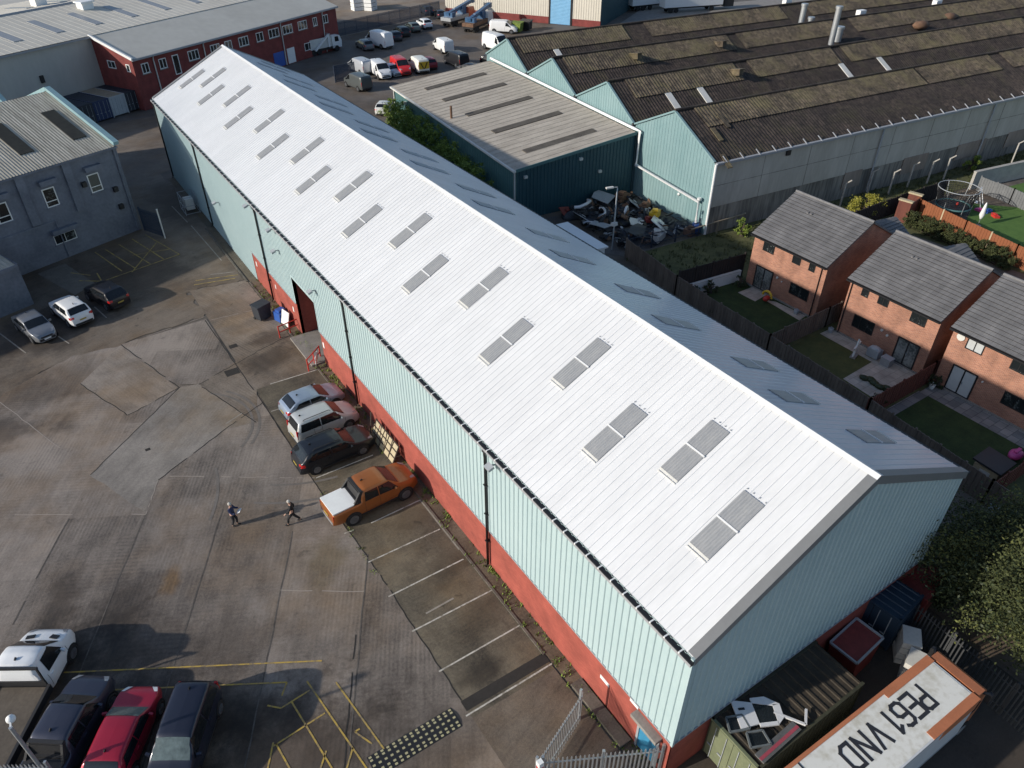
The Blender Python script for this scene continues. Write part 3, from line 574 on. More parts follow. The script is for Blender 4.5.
h2 = house(10.7, 'brick house between two others, with a pale stone patio and a star shaped ornament',
    [(16.22, 16.8, 3.75, 4.66, 1, 'glass'), (14.58, 15.43, 3.75, 4.68, 2, 'glass'), (11.63, 12.8, 3.6, 4.66, 2, 'glass'), (15.03, 16.78, 1.1, 2.15, 3, 'glass')],
    dict(y=(11.38, 13.1), pipe=6.95, vents=((14.4, 1.95, .1), (13.9, 1.75, .09))), None, 'glass', 'glass_door')
M['blind_white'] = mat('white_blind', (.48, .50, .50), .5, .08, 3)
h3 = house(2.6, 'brick house at the right edge with pale blinds in its windows and patio doors',
    [(7.54, 8.7, 3.58, 4.68, 2, 'blind_white'), (4.7, 5.75, 3.65, 4.68, 2, 'glass'), (3.75, 5.34, 1.1, 2.08, 2, 'glass')],
    dict(y=(7.17, 8.93), pipe=.1, vents=((9.15, 4.2, .28), (6.8, 1.9, .06))), None, 'blind', 'blind_white')
# low tiled porch / garage roofs behind the houses
def garage(x, y, w, d, label):
    g = thing('garage', label, 'garage', (x, y, 0)); mb = MB(); mb.box(0, 0, 0, w, d, 2.3)
    for xx, s in ((0, .12), (w, -.12)): mb.extrude([(xx, 0, 2.3), (xx, d, 2.3), (xx, d/2, 3.35)], (s, 0, 0))
    mb.build('wall', 'brick_house', g); mb = MB()
    tile_slope(mb, (-.15, -.2, 2.25), (w+.15, -.2, 2.25), (w+.15, d/2, 3.42), (-.15, d/2, 3.42)); tile_slope(mb, (-.15, d+.2, 2.25), (w+.15, d+.2, 2.25), (w+.15, d/2, 3.42), (-.15, d/2, 3.42))
    mb.build('roof', ['tile_roof', 'tile_gap_shade'], g)
    mb = MB(); mb.box(.15, -.04, .05, w-.15, -.004, 2.05); mb.build('garage_door', 'frame_dark', g); return g
g_ = at(883, 222, 3.4); garage(g_.x-1.6, g_.y-1.7, 3.4, 3.4, 'small brick outbuilding with tiled roof behind the house beside the weedy ground')
g_ = at(955, 249, 3.4); garage(g_.x-1.6, g_.y-1.5, 3.2, 3.2, 'small brick outbuilding with tiled roof peeping over the middle house ridge')
bk = thing('brick_garden_building', 'small brick building at the right edge beside the artificial lawn', 'garden building', (59.6, 9.3, 0))
mb = MB(); mb.box(0, 0, 0, 5, 4.7, 2.5); mb.build('wall', 'brick_house', bk)
mb = MB(); tile_slope(mb, (-.2, -.2, 2.5), (-.2, 4.9, 2.5), (2.5, 4.9, 3.7), (2.5, -.2, 3.7)); tile_slope(mb, (5.2, -.2, 2.5), (5.2, 4.9, 2.5), (2.5, 4.9, 3.7), (2.5, -.2, 3.7)); mb.build('roof', ['tile_roof', 'tile_gap_shade'], bk)

# ------------------------------------------------------------------ saw-tooth factory
def sheetroof(name, a, b, moss, amt, lo=.50, hi=.66):
    m_ = mat(name, a, .95, .25, 2.2, c2=b, thr=(.36, .62), bump=.6); t = m_.node_tree; bs = t.nodes['Principled BSDF']; L = t.links.new
    old = bs.inputs['Base Color'].links[0].from_socket; tc = _n(t, 'ShaderNodeTexCoord')
    bk = _n(t, 'ShaderNodeTexBrick'); bk.inputs['Scale'].default_value = 1; bk.inputs['Brick Width'].default_value = 1.1; bk.inputs['Row Height'].default_value = 1.45; bk.inputs['Mortar Size'].default_value = .02; bk.inputs['Color1'].default_value = (.62, .58, .6, 1); bk.inputs['Color2'].default_value = (1.35, 1.25, 1.2, 1); bk.inputs['Mortar'].default_value = (.5, .5, .5, 1)
    L(tc.outputs['Object'], bk.inputs['Vector']); mx = _n(t, 'ShaderNodeMix'); mx.data_type = 'RGBA'; mx.blend_type = 'MULTIPLY'; mx.inputs[0].default_value = .8; L(old, mx.inputs[6]); L(bk.outputs[0], mx.inputs[7])
    nz = _n(t, 'ShaderNodeTexNoise'); nz.inputs['Scale'].default_value = .35; nz.inputs['Detail'].default_value = 8; nz.inputs['Roughness'].default_value = .72; L(tc.outputs['Object'], nz.inputs['Vector'])
    mr = _n(t, 'ShaderNodeMapRange'); mr.inputs[1].default_value = lo; mr.inputs[2].default_value = hi; mr.inputs[4].default_value = amt; L(nz.outputs[0], mr.inputs[0])
    m2 = _n(t, 'ShaderNodeMix'); m2.data_type = 'RGBA'; L(mr.outputs[0], m2.inputs[0]); L(mx.outputs[2], m2.inputs[6]); m2.inputs[7].default_value = (*moss, 1); L(m2.outputs[2], bs.inputs['Base Color']); return m_
M['asbestos'] = sheetroof('dark_fibre_cement', (.011, .009, .008), (.068, .053, .045), (.06, .052, .027), .6)
M['moss'] = sheetroof('mossy_fibre_cement', (.028, .022, .017), (.165, .135, .092), (.17, .142, .07), .75, .47, .66)
M['wall_pale'] = mat('stained_pale_cladding', (.39, .355, .305), .8, .15, .35, c2=(.53, .49, .43), stretch=(1.5, 1, .35))
M['wall_low'] = mat('patched_concrete_wall', (.12, .108, .095), .9, .25, .4, c2=(.34, .305, .26), stretch=(1.2, 1, .15), thr=(.4, .6))
FO = Vector((38.75, 35.95, 0)); FA = math.atan2(-.095, .9955)
fa = thing('saw_tooth_factory', 'old factory with four mossy dark corrugated roof ridges and pale teal gable ends', 'factory', FO, FA)
fu, fv = Vector((math.cos(FA), math.sin(FA), 0)), Vector((-math.sin(FA), math.cos(FA), 0))
def fl_(p): d = Vector(p)-FO; return Vector((d.dot(fu), d.dot(fv), p[2]))
VY = [0, 12.45, 23.7, 34.9, 46.2]; AY = [6.35, 17.75, 29.1, 40.3]; VZ, AZ, FL = 7.05, 9.95, 120
mb = MB(); poly = [(0, 0)]
for i in range(4): poly += []
prof = [(VY[0], VZ)]
for i in range(4): prof += [(AY[i], AZ), (VY[i+1], VZ)]
def gh(y):
    for (a, za), (b, zb) in zip(prof, prof[1:]):
        if a <= y <= b: return za+(zb-za)*(y-a)/(b-a)
    return VZ
corr(mb, (-.02, 0, .0), (0, 1, 0), (0, 0, 1), VY[4], lambda a: (0, gh(a)), (-1, 0, 0), .45, .04); mb.build('gable_cladding', 'teal_light', fa)
mb = MB(); mb.box(.05, .05, 0, FL, VY[4]-.05, VZ-.15); mb.build('inner_shell', 'dark', fa)
mb = MB()
for i in range(4):
    a = (VY[i], VZ); b = (AY[i], AZ); c = (VY[i+1], VZ)
    for (p, r_) in ((a, b), (b, c)):
        d = Vector((p[0]-r_[0], p[1]-r_[1])) if p[1] < r_[1] else Vector((r_[0]-p[0], r_[1]-p[1]))
        top = r_ if p[1] < r_[1] else p
        corr(mb, (-.12, top[0], top[1]+.05), (1, 0, 0), (0, d.x, d.y), FL, d.length+.1, (0, 1 if d.x > 0 else -1, 2), .38, .05, prof='sine')
rf = mb.build('roof', 'asbestos', fa)
# mossy upper sheets laid over each near slope, in lengths
mb = MB(); mossy = {0: [(2.0, 33), (33.2, 46), (48, 60)], 1: [(2, 17), (19.0, 32.5), (34, 70), (71, 118)], 2: [(1.2, 26), (27.5, 45), (48, 118)], 3: [(1, 17.5), (21, 46), (51, 118)]}
for i in range(4):
    d = Vector((VY[i]-AY[i], VZ-AZ))
    for (x0, x1) in mossy[i]: corr(mb, (x0, AY[i], AZ+.17), (1, 0, 0), (0, d.x, d.y), x1-x0, d.length*(.47 if i else .40), (0, -1, 2), .38, .05, prof='sine')
mb.build('mossy_sheets', 'moss', rf)
mb = MB()
for i in range(4): mb.tube([(-.12, AY[i], AZ+.17), (FL, AY[i], AZ+.17)], .16, 6)
mb.build('ridge_tiles', 'asbestos', rf)
mb = MB()
for i in range(4):
    for (p, r_) in (((VY[i], VZ), (AY[i], AZ)), ((AY[i], AZ), (VY[i+1], VZ))): mb.bar((-.10, p[0], p[1]+.10), (-.10, r_[0], r_[1]+.10), .24, .16)
mb.build('verge_trim', 'teal_light', fa)
mb = MB()
for i in (1, 2, 3): mb.ball((-.2, VY[i], VZ+.05), .2, n=8)
mb.build('gutter_outlet', 'black', fa)
for (px, py, z) in ((677, 102, 8.2), (708, 96, 8.2), (842, 69, 8.2), (884, 63.5, 8.2), (1019, 62, 8.2), (535, 45, 8.2)):
    l = fl_(at(px, py, z)); i = min(range(4), key=lambda q_: abs(l.y-(VY[q_]+1.9))); mb = MB(); kk = (AZ-VZ)/(AY[i]-VY[i]); y0 = VY[i]+.5; y1 = VY[i]+3.3
    mb.add([(l.x-.4, y0, VZ+.16+kk*.5), (l.x+.4, y0, VZ+.16+kk*.5), (l.x+.4, y1, VZ+.16+kk*3.3), (l.x-.4, y1, VZ+.16+kk*3.3), (l.x-.4, y0, VZ+.05+kk*.5), (l.x+.4, y0, VZ+.05+kk*.5), (l.x+.4, y1, VZ+.05+kk*3.3), (l.x-.4, y1, VZ+.05+kk*3.3)], [(0, 1, 2, 3), (0, 4, 5, 1), (1, 5, 6, 2), (2, 6, 7, 3), (3, 7, 4, 0)]); mb.build('roof_light', 'offwhite', rf)
for (px, py, i) in ((640, 62, 2), (723, 49, 2), (737, 77, 1)):
    l = fl_(at(px, py, AZ-.9)); mb = MB(); mb.obox((l.x, AY[i]-1.9, AZ-.45), .6, 1.5, .6, (R(-12), 0, 0)); mb.obox((l.x, AY[i]-1.9, AZ-.1), .8, 1.7, .1, (R(-12), 0, 0)); mb.build('roof_vent', 'moss', rf)
def flue(px, py, h, i=3, rr=.38):
    l = fl_(at(px, py, AZ-.6)); mb = MB(); mb.tube([(l.x, l.y, AZ-1.8), (l.x, l.y, AZ-1.0+h)], rr, 10); mb.tube([(l.x, l.y, AZ-1.0+h), (l.x, l.y, AZ-.7+h)], rr*1.25, 10)
    mb.build('flue', 'steel', rf)
flue(833, 35, 3.6); flue(801, 23, 2.6); flue(839, 32, .8, rr=.5); flue(811, 20, .5, rr=.4)
for (px, py) in ((861, 13), (937, 3), (787, 2)):
    l = fl_(at(px, py, AZ)); mb = MB(); mb.box(l.x-.6, l.y-.4, AZ-.4, l.x+.6, l.y+.4, AZ+.4); mb.build('roof_vent', 'white', rf)
for (px, py) in ((922, 22), (950, 14)):
    l = fl_(at(px, py, AZ-.8)); mb = MB(); mb.ball((l.x, l.y, AZ-1.2), 1.0, n=8, sc=(1.6, .9, .6)); mb.build('patched_cowl', 'rust', rf)
# clutter where the near slope starts: broken sheets
for (px, py) in ((716, 140), (728, 152), (722, 133)):
    l = fl_(at(px, py, 8)); mb = MB(); kk = (AZ-VZ)/AY[0]; mb.obox((l.x, l.y, VZ+kk*l.y+.22), .5, 1.7, .08, (math.atan(kk), 0, random.uniform(-.2, .2))); mb.build('loose_sheet', 'moss', rf)
M['stain_panel'] = mat('stained_panel', (.22, .17, .135), .85, .2, .5, c2=(.36, .29, .24), stretch=(1, 1, .2))
# long side wall towards the gardens
mb = MB(); mb.box(0, -.12, 2.75, FL, 0, VZ-.05); 
for x in (0,): pass
mb.build('side_cladding', 'wall_pale', fa)
mb = MB(); mb.box(0, -.05, 0, FL, 0, 2.75); mb.build('side_wall', 'wall_low', fa)
mb = MB(); mb.box(0, -.135, 4.85, FL, -.122, 4.89)
for x in range(6, 118, 6): mb.box(x, -.135, 2.75, x+.05, -.122, VZ-.05)
mb.build('cladding_joints', 'wall_low', fa)
for (x0, x1) in ((18, 20.6), (27, 31), (36, 41), (45, 52)): MB().box(x0, -.17, 1.1, x1, -.125, 2.9).build('repair_panel', 'stain_panel', fa)
mb = MB(); mb.box(-.1, -.42, VZ-.12, FL, -.13, VZ+.10); mb.build('gutter', 'flash_grey', fa)
gb = MB().bar((0, -.45, VZ+.05), (0, .25, VZ+.42), .07).build('gutter_bracket', 'flash_grey', fa); gb.location.x = 1
for i in range(1, 58): c = gb.copy(); COL.objects.link(c); c.parent = fa; c.location.x = 1+i*2.0
mb = MB()
mb.tube([(-.18, -.3, VZ), (-.18, -.3, .2)], .12, 8); mb.build('downpipe', 'white', fa)
for x in (22, 40.0): mb = MB(); mb.tube([(x, -.28, VZ-.1), (x, -.28, .2)], .1, 8); mb.build('downpipe', 'steel_grey', fa)
mb = MB(); P = [(-.45, VY[4]-2, 7.0), (-.45, VY[1]-.6, 6.9), (-.45, VY[1]-1.5, 6.9), (-.45, VY[1]-1.5, 3.4), (-.45, .9, 3.1), (-.45, .9, .4)]
mb.tube(P, .15, 8); mb.build('waste_pipe', 'white', fa)
mb = MB()
for y in (VY[1]-1.5, .9): mb.tube([(-.45, y, 3.3), (-.45, y, 3.5)], .19, 8)
mb.build('pipe_collar', 'white', fa)
mb = MB(); mb.ball((-.12, 4.2, 2.6), .16, n=8); mb.build('wall_lamp', 'white', fa)
mb = MB(); mb.obox((8.9, -.2, 6.6), .5, .2, .5); mb.build('wall_lamp', 'black', fa)

# ------------------------------------------------------------------ teal workshop with the low pale roof
M['pale_roof'] = mat('pale_fibre_roof', (.31, .275, .23), .85, .18, .8, c2=(.48, .43, .365), stretch=(.5, 1.6, 1), thr=(.35, .65), bump=.2)
M['moss_strip'] = mat('mossy_roof_light', (.06, .05, .04), .8, .25, 1.2, c2=(.12, .105, .085))
WO = Vector((25.5, 48.65, 0)); WW, WD = 13.75, 32.6
ws = thing('workshop', 'teal clad workshop with a pale low pitched roof and five mossy rooflight strips', 'workshop', WO, FA)
WZ0, WZ1 = 5.2, 6.65
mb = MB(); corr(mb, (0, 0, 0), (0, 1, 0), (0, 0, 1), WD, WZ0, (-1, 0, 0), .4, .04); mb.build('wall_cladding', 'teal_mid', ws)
mb = MB(); corr(mb, (0, 0, 0), (1, 0, 0), (0, 0, 1), WW, lambda a: (0, WZ0+(WZ1-WZ0)*a/WW), (0, -1, 0), .4, .04); mb.build('wall_cladding', 'teal_dark_shade', ws); mb = MB(); corr(mb, (0, WD, 0), (1, 0, 0), (0, 0, 1), WW, lambda a: (0, WZ0+(WZ1-WZ0)*a/WW), (0, 1, 0), .4, .04); mb.build('wall_cladding', 'teal_dark_shade', ws)  # end walls in a darker teal that paints their shade
mb = MB(); mb.add([(.05, .05, 0), (WW, .05, 0), (WW, WD-.05, 0), (.05, WD-.05, 0), (.05, .05, WZ0-.05), (WW, .05, WZ1-.05), (WW, WD-.05, WZ1-.05), (.05, WD-.05, WZ0-.05)], [(0, 3, 2, 1), (4, 5, 6, 7), (0, 1, 5, 4), (1, 2, 6, 5), (2, 3, 7, 6), (3, 0, 4, 7)]); mb.build('inner_shell', 'dark', ws)
kk = (WZ1-WZ0)/WW; mb = MB(); corr(mb, (-.25, -.2, WZ0-.25*kk+.05), (0, 1, 0), (1, 0, kk), WD+.4, math.hypot(WW+.3, kk*(WW+.3)), (-kk, 0, 1), 1.0, .05, prof='rib'); wr_ = mb.build('roof', 'pale_roof', ws)
mb = MB(); mb.box(-.45, -.25, WZ0-.16, -.2, WD+.25, WZ0+.02); mb.build('gutter', 'offwhite', ws)
mb = MB(); mb.bar((-.2, -.24, WZ0), (WW, -.24, WZ1+.02), .08, .3); mb.build('verge_trim', 'teal_mid', ws)
for y in (3.2, 10.0, 16.6, 23.0, 28.4):
    mb = MB(); mb.add([(2.6, y-.5, WZ0+kk*2.6+.13), (10.9, y-.5, WZ0+kk*10.9+.13), (10.9, y+.5, WZ0+kk*10.9+.13), (2.6, y+.5, WZ0+kk*2.6+.13), (2.6, y-.5, WZ0+kk*2.6+.0), (10.9, y-.5, WZ0+kk*10.9+.0), (10.9, y+.5, WZ0+kk*10.9), (2.6, y+.5, WZ0+kk*2.6)], [(0, 1, 2, 3), (0, 4, 5, 1), (1, 5, 6, 2), (2, 6, 7, 3), (3, 7, 4, 0)]); mb.build('roof_light', 'moss_strip', wr_)
mb = MB(); mb.tube([(.9, 17, WZ0), (.9, 17, WZ0+1.5)], .14, 8); mb.build('flue', 'rust', wr_)
mb = MB(); mb.tube([(-.25, .25, WZ0-.1), (-.12, .2, WZ0-.4), (-.12, .2, .1)], .09, 8); mb.tube([(-.12, WD-.2, WZ0-.1), (-.12, WD-.2, .1)], .09, 8); mb.build('downpipe', 'offwhite', ws)
for (x, z) in ((.9, 4.4), (7.2, 5.1), (9.6, 3.4)):
    mb = MB(); mb.obox((x, -.15, z), .35, .25, .25); mb.build('wall_lamp', 'offwhite', ws)
mb = MB(); mb.obox((-.15, WD-4, 4.2), .3, .4, .35); mb.build('wall_lamp', 'offwhite', ws)

# ------------------------------------------------------------------ painted brick office block on the left, with lean-to
M['wall_blue'] = mat('slate_painted_brick', (.10, .112, .14), .8, .14, .5, c2=(.19, .205, .245), bump=.15)
M['corr_pale'] = mat('weathered_corrugated_roof', (.28, .255, .205), .85, .2, .5, c2=(.50, .46, .385), stretch=(3, .3, 1), thr=(.35, .62))
M['black_light'] = mat('blackened_rooflight', (.018, .017, .012), .7, .25, 2, c2=(.045, .042, .03)); M['teal_trim'] = mat('teal_bargeboard', (.20, .33, .36), .45, .1, 1, c2=(.28, .42, .45))
LA = R(20.8); LO = Vector((-6.13, 67.5, 0)); LH = 8.3
lb = thing('office_block', 'slate blue painted two storey block with white windows under concrete hoods', 'office building', LO, LA)
lu = 46; ld = 9.2; lr = 11.5
mb = MB(); mb.box(-lu, 0, 0, 0, 2*ld, LH)
for x, s in ((-.02, -.2), (-lu, .2)): mb.extrude([(x, 0, LH), (x, 2*ld, LH), (x, ld, lr)], (s, 0, 0))
mb.build('wall', 'wall_blue', lb)
mb = MB(); kl = (lr-LH)/ld; dn = Vector((0, -ld-.3, -kl*(ld+.3)))
corr(mb, (-lu, ld, lr+.06), (1, 0, 0), dn, lu-.15, dn.length, (0, -kl, 1), .26, .035, prof='sine'); corr(mb, (-lu, ld, lr+.06), (1, 0, 0), (0, -dn.y, dn.z), lu-.15, dn.length, (0, kl, 1), .30, .05, prof='sine'); r0 = mb.build('roof', 'corr_pale', lb)
mb = MB(); mb.box(-lu, -.34, LH-.22, .0, -.16, LH-.06); mb.build('gutter', 'wall_blue', lb)
mb = MB()
for s in (1, -1):
    b = (-.02, ld-s*ld-s*.35, LH-.12+.33); a = (-.02, ld, lr+.33)
    mb.bar(a, b, .5, .34); 
mb.build('bargeboard', 'teal_trim', lb)
for (u0) in (-1.95, -6.7, -11.4, -16.1):
    mb = MB(); c0, c1 = 1.9, 6.4
    mb.add([(u0-.62, c0, LH+kl*c0+.16), (u0+.62, c0, LH+kl*c0+.16), (u0+.62, c1, LH+kl*c1+.16), (u0-.62, c1, LH+kl*c1+.16), (u0-.62, c0, LH+kl*c0), (u0+.62, c0, LH+kl*c0), (u0+.62, c1, LH+kl*c1), (u0-.62, c1, LH+kl*c1)], [(0, 1, 2, 3), (0, 4, 5, 1), (1, 5, 6, 2), (2, 6, 7, 3), (3, 7, 4, 0)]); mb.build('roof_light', 'black_light', r0)
for u0 in (-3.42, -7.52, -11.6, -15.7):
    window(lb, (u0, 0, 4.8), (1, 0, 0), (0, -1, 0), 1.1, 1.66, 'upvc', 'glass', cols=1, bars=[.5], sill='wall_blue', fw=.09)
    mb = MB(); mb.box(u0-.08, -.42, 6.80, u0+1.45, 0, 7.22); mb.build('window_hood', 'wall_blue', lb)
window(lb, (-8.0, 0, 1.45), (1, 0, 0), (0, -1, 0), 1.95, .85, 'upvc', 'glass', cols=2, fw=.05, sill='wall_blue')
mb = MB(); mb.box(-8.1, -.48, 2.45, -5.75, 0, 2.85); mb.build('window_hood', 'wall_blue', lb)
for u0 in (-5.25, -9.3, -13.4): MB().box(u0, -.22, 3.75, u0+.72, 0, LH-.25).build('pilaster', 'wall_blue', lb)
mb = MB(); mb.box(-lu, -.10, 3.45, -7.3, 0, 3.65); mb.build('string_course', 'wall_blue', lb)
mb = MB(); mb.tube([(-7.35, -.1, 3.6), (-7.35, -.1, .1)], .06, 6); mb.build('downpipe', 'wall_blue', lb); mb = MB(); mb.tube([(-.35, -.12, LH-.2), (-.35, -.12, .1)], .08, 6); mb.build('downpipe', 'wall_blue', lb)
for (x, z) in ((-1.3, 4.3), (-1.3, 2.6), (-3.9, 5.6)): MB().box(x-.2, -.3, z, x+.2, 0, z+.45).build('wall_lamp', 'black', lb)
an = thing('lean_to', 'low slate blue lean-to with a pale corrugated roof at the left edge', 'annex', (-16.75, 57.3, 0), LA)
mb = MB(); mb.box(-12, 0, 0, 0, 6.3, 3.4); mb.box(-12.05, -.12, 3.35, .08, .0, 3.65); mb.box(0, -.12, 3.35, .08, 6.3, 3.65); mb.build('wall', 'wall_blue', an)
mb = MB(); corr(mb, (-12, 6.2, 4.0), (1, 0, 0), (0, -6.15, -.45), 11.98, 6.17, (0, -.07, 1), .3, .05, prof='sine'); mb.build('roof', 'corr_pale', an)
# second teal gable beyond the office block
g2 = thing('rear_shed', 'low shed showing only a pale teal gable trim behind the office roof', 'shed', tuple(at(6, 100, 8.5)[:2])+(0,), LA)
mb = MB(); mb.box(-8, 0, 0, 0, 6, 7); mb.build('wall', 'wall_blue', g2)
mb = MB(); mb.bar((0, -1.2, 7.2), (0, 2.4, 9.3), .5, .35); mb.bar((0, 2.4, 9.3), (0, 6, 7.2), .5, .35); mb.extrude([(-.2, -.9, 7.1), (-.2, 6, 7.1), (-.2, 2.4, 9.2)], (-7.8, 0, 0)); mb.build('bargeboard', 'teal_trim', g2)

# ------------------------------------------------------------------ red brick offices and the grey shed joined to them
M['grey_roof'] = mat('pale_grey_roof', (.50, .465, .40), .7, .08, .12, c2=(.62, .585, .51), world=True)
M['grey_clad'] = mat('grey_shed_cladding', (.42, .40, .36), .7, .1, .3, c2=(.50, .475, .43), stretch=(1, 1, .3))
RA = R(27.4); RO = Vector((2.9, 107.2, 0))
rb = thing('office_shed', 'red brick offices with white windows joined to a large shed under one pale grey roof', 'industrial building', RO, RA)
RL, RZ, SZ = 42.0, 6.75, 8.85; back = 7.3; rd = 20.3; RZR = 10.6
mb = MB(); mb.box(0, 0, 0, RL, back, RZ-.05); mb.extrude([(0, 0, RZ-.05), (0, back, RZ-.05), (0, back, SZ-.05)], (.3, 0, 0)); mb.extrude([(RL, 0, RZ-.05), (RL, back, RZ-.05), (RL, back, SZ-.05)], (-.3, 0, 0)); mb.build('brick_wall', 'brick_dark', rb)
mb = MB(); mb.box(-70, back, 0, RL, back+45, SZ-.1); mb.extrude([(RL-.02, back, SZ-.1), (RL-.02, rd+back+6, SZ-.1), (RL-.02, rd, RZR-.1)], (-.3, 0, 0)); mb.build('shed_wall', 'grey_clad', rb)
mb = MB(); ks = (SZ-RZ)/back; kr = (RZR-SZ)/(rd-back)
mb.add([(-.25, -.3, RZ-.3*ks+.1), (RL+.2, -.3, RZ-.3*ks+.1), (RL+.2, back, SZ+.1), (-.25, back, SZ+.1), (-.25, -.3, RZ-.3*ks-.06), (RL+.2, -.3, RZ-.3*ks-.06), (RL+.2, back, SZ-.06), (-.25, back, SZ-.06)], [(0, 1, 2, 3), (4, 7, 6, 5), (0, 4, 5, 1), (1, 5, 6, 2), (3, 7, 4, 0)])
corr(mb, (-70, back-.25, SZ-.25*kr+.12), (1, 0, 0), (0, 1, kr), 70+RL+.2, math.hypot(rd-back, RZR-SZ), (0, -kr, 1), 1.0, .02, prof='rib')
corr(mb, (-70, rd, RZR+.05), (1, 0, 0), (0, 1, -.10), 70+RL+.2, 34, (0, .1, 1), 1.0, .02, prof='rib')
r1 = mb.build('roof', 'grey_roof', rb)
mb = MB(); mb.tube([(-70, rd, RZR+.1), (RL, rd, RZR+.1)], .22, 6); mb.build('ridge_cap', 'flash_grey', r1)
mb = MB(); mb.bar((-.15, -.4, RZ+.0), (-.15, back, SZ+.1), .25, .35); mb.build('verge_trim', 'white', rb)
mb = MB(); mb.box(-.2, -.5, RZ-.25, RL+.2, -.3, RZ+.0); mb.box(-70, back-.4, SZ-.2, 0, back-.25, SZ+.02); mb.build('gutter', 'flash_grey', rb)
for u0 in (-38, -32, -26, -20, -14, -8, -2, 4, 10, 16, 22, 28, 34):
    for (y0, y1, f) in ((back+3, back+9, 1), (rd+5, rd+11, -1)):
        z = (lambda y: SZ+kr*(y-back)+.2) if f > 0 else (lambda y: RZR-.1*(y-rd)+.13)
        mb = MB(); mb.add([(u0-.6, y0, z(y0)), (u0+.6, y0, z(y0)), (u0+.6, y1, z(y1)), (u0-.6, y1, z(y1)), (u0-.6, y0, z(y0)-.1), (u0+.6, y0, z(y0)-.1), (u0+.6, y1, z(y1)-.1), (u0-.6, y1, z(y1)-.1)], [(0, 1, 2, 3), (0, 4, 5, 1), (1, 5, 6, 2), (3, 7, 4, 0)]); mb.build('roof_light', 'skylight', r1)
for (px, py) in ((85, 6), (38, 1)):
    p = at(px, py, RZR); d = p-RO; lx, ly = d.x*math.cos(RA)+d.y*math.sin(RA), -d.x*math.sin(RA)+d.y*math.cos(RA)
    mb = MB(); mb.box(lx-.9, ly-.7, RZR-.6, lx+.9, ly+.7, RZR+.5); mb.obox((lx, ly, RZR+.6), 2.2, 1.8, .2); mb.build('roof_vent', 'white', r1)
for (a, b) in ((1.2, 2.4), (4.1, 5.35), (9.2, 11.15), (13.4, 15.2), (16.2, 17.6), (19, 21), (22.7, 24.2), (25.4, 27.7), (28.55, 30.85), (32.2, 34.35), (35.85, 36.9), (38.3, 39.7)):
    window(rb, (a, 0, 4.55), (1, 0, 0), (0, -1, 0), b-a, 1.32, 'upvc', 'glass', cols=2 if b-a < 1.7 else 3, sill='concrete', fw=.11)
window(rb, (6.4, 0, 3.3), (1, 0, 0), (0, -1, 0), 1.1, 2.6, 'upvc', 'glass', cols=1, fw=.13, name='window')
for (a, b) in ((33, 35), (36.5, 38)): window(rb, (a, 0, 1.2), (1, 0, 0), (0, -1, 0), b-a, 1.2, 'upvc', 'glass', cols=2, fw=.1)
MB().box(28.75, -.06, .1, 30.5, -.003, 2.4).build('door', 'white', rb)
MB().box(25.6, -.06, .1, 28.0, -.003, 2.3).build('door', 'blue', rb)
for a in (3.3, 12.2, 28.2, 38.3): mb = MB(); mb.tube([(a, -.25, RZ-.2), (a, -.1, RZ-.6), (a, -.1, .1)], .09, 6); mb.build('downpipe', 'offwhite', rb)
for (y, w_, z) in ((4.4, 1.6, 5.05), (1.1, .75, 4.95)): window(rb, (0, y+w_/2, z), (0, -1, 0), (-1, 0, 0), w_, 1.0, 'upvc', 'glass', cols=2 if w_ > 1 else 1, fw=.12)
mb = MB(); mb.box(-14.6, back-.1, 0, -14.3, back-.0, SZ-.2); mb.build('cladding_joints', 'offwhite', rb)
mb = MB(); mb.obox((-8.5, back-.1, 5.2), .5, .2, .9); mb.build('wall_lamp', 'black', rb)

# ------------------------------------------------------------------ cream factory at the top
M['cream'] = mat('cream_cladding', (.56, .52, .44), .6, .06, .4, c2=(.64, .60, .52), world=True)
CA = math.atan2(113.37-139.78, 88.89-72.0); CO = Vector((88.9, 113.4, 0))
cm = thing('cream_factory', 'cream clad factory with brick base and a tall blue shutter', 'factory', CO, CA)
mb = MB(); corr(mb, (-34, 0, 1.25), (1, 0, 0), (0, 0, 1), 34, 7.75, (0, -1, 0), .5, .05); mb.build('wall_cladding', 'cream', cm)
mb = MB(); mb.box(-34, -.04, 0, 0, .3, 1.25); mb.build('brick_base', 'brick_dark', cm)
mb = MB(); corr(mb, (.0, .05, 0), (0, 1, 0), (0, 0, 1), 30, 9, (1, 0, 0), .5, .05); mb.build('side_cladding', 'teal_dark_shade', cm)
mb = MB(); mb.box(-34, .06, .1, -.06, 30, 8.9); mb.build('inner_shell', 'dark', cm)
mb = MB(); mb.box(-34.2, -.3, 8.9, .3, 30.2, 9.15); mb.build('roof', 'grey_roof', cm)
l = at(548, 30); lx = (l-CO).x*math.cos(CA)+(l-CO).y*math.sin(CA)
mb = MB(); corr(mb, (lx-1.7, -.1, .1), (0, 0, 1), (1, 0, 0), 5.2, 4.2, (0, -1, 0), .25, .03, prof='sine'); mb.box(lx-1.7, -.1, .05, lx+2.5, -.02, 5.3); M['shutter_blue'] = mat('sky_blue_shutter', (.16, .38, .60), .5, .08, 1); mb.build('roller_shutter', 'shutter_blue', cm)
mb = MB(); mb.box(lx-2.05, -.16, 0, lx-1.7, -.02, 5.4); mb.box(lx+2.5, -.16, 0, lx+2.85, -.02, 5.4); mb.box(lx-2.05, -.16, 5.3, lx+2.85, -.02, 5.6); mb.build('shutter_frame', 'frame_dark', cm)

# ================================================================== vehicles
def interp(pts, x):
    if x <= pts[0][0]: return pts[0][1]
    for (a, b), (c, d) in zip(pts, pts[1:]):
        if x <= c: return b+(d-b)*(x-a)/(c-a) if c > a else d
    return pts[-1][1]
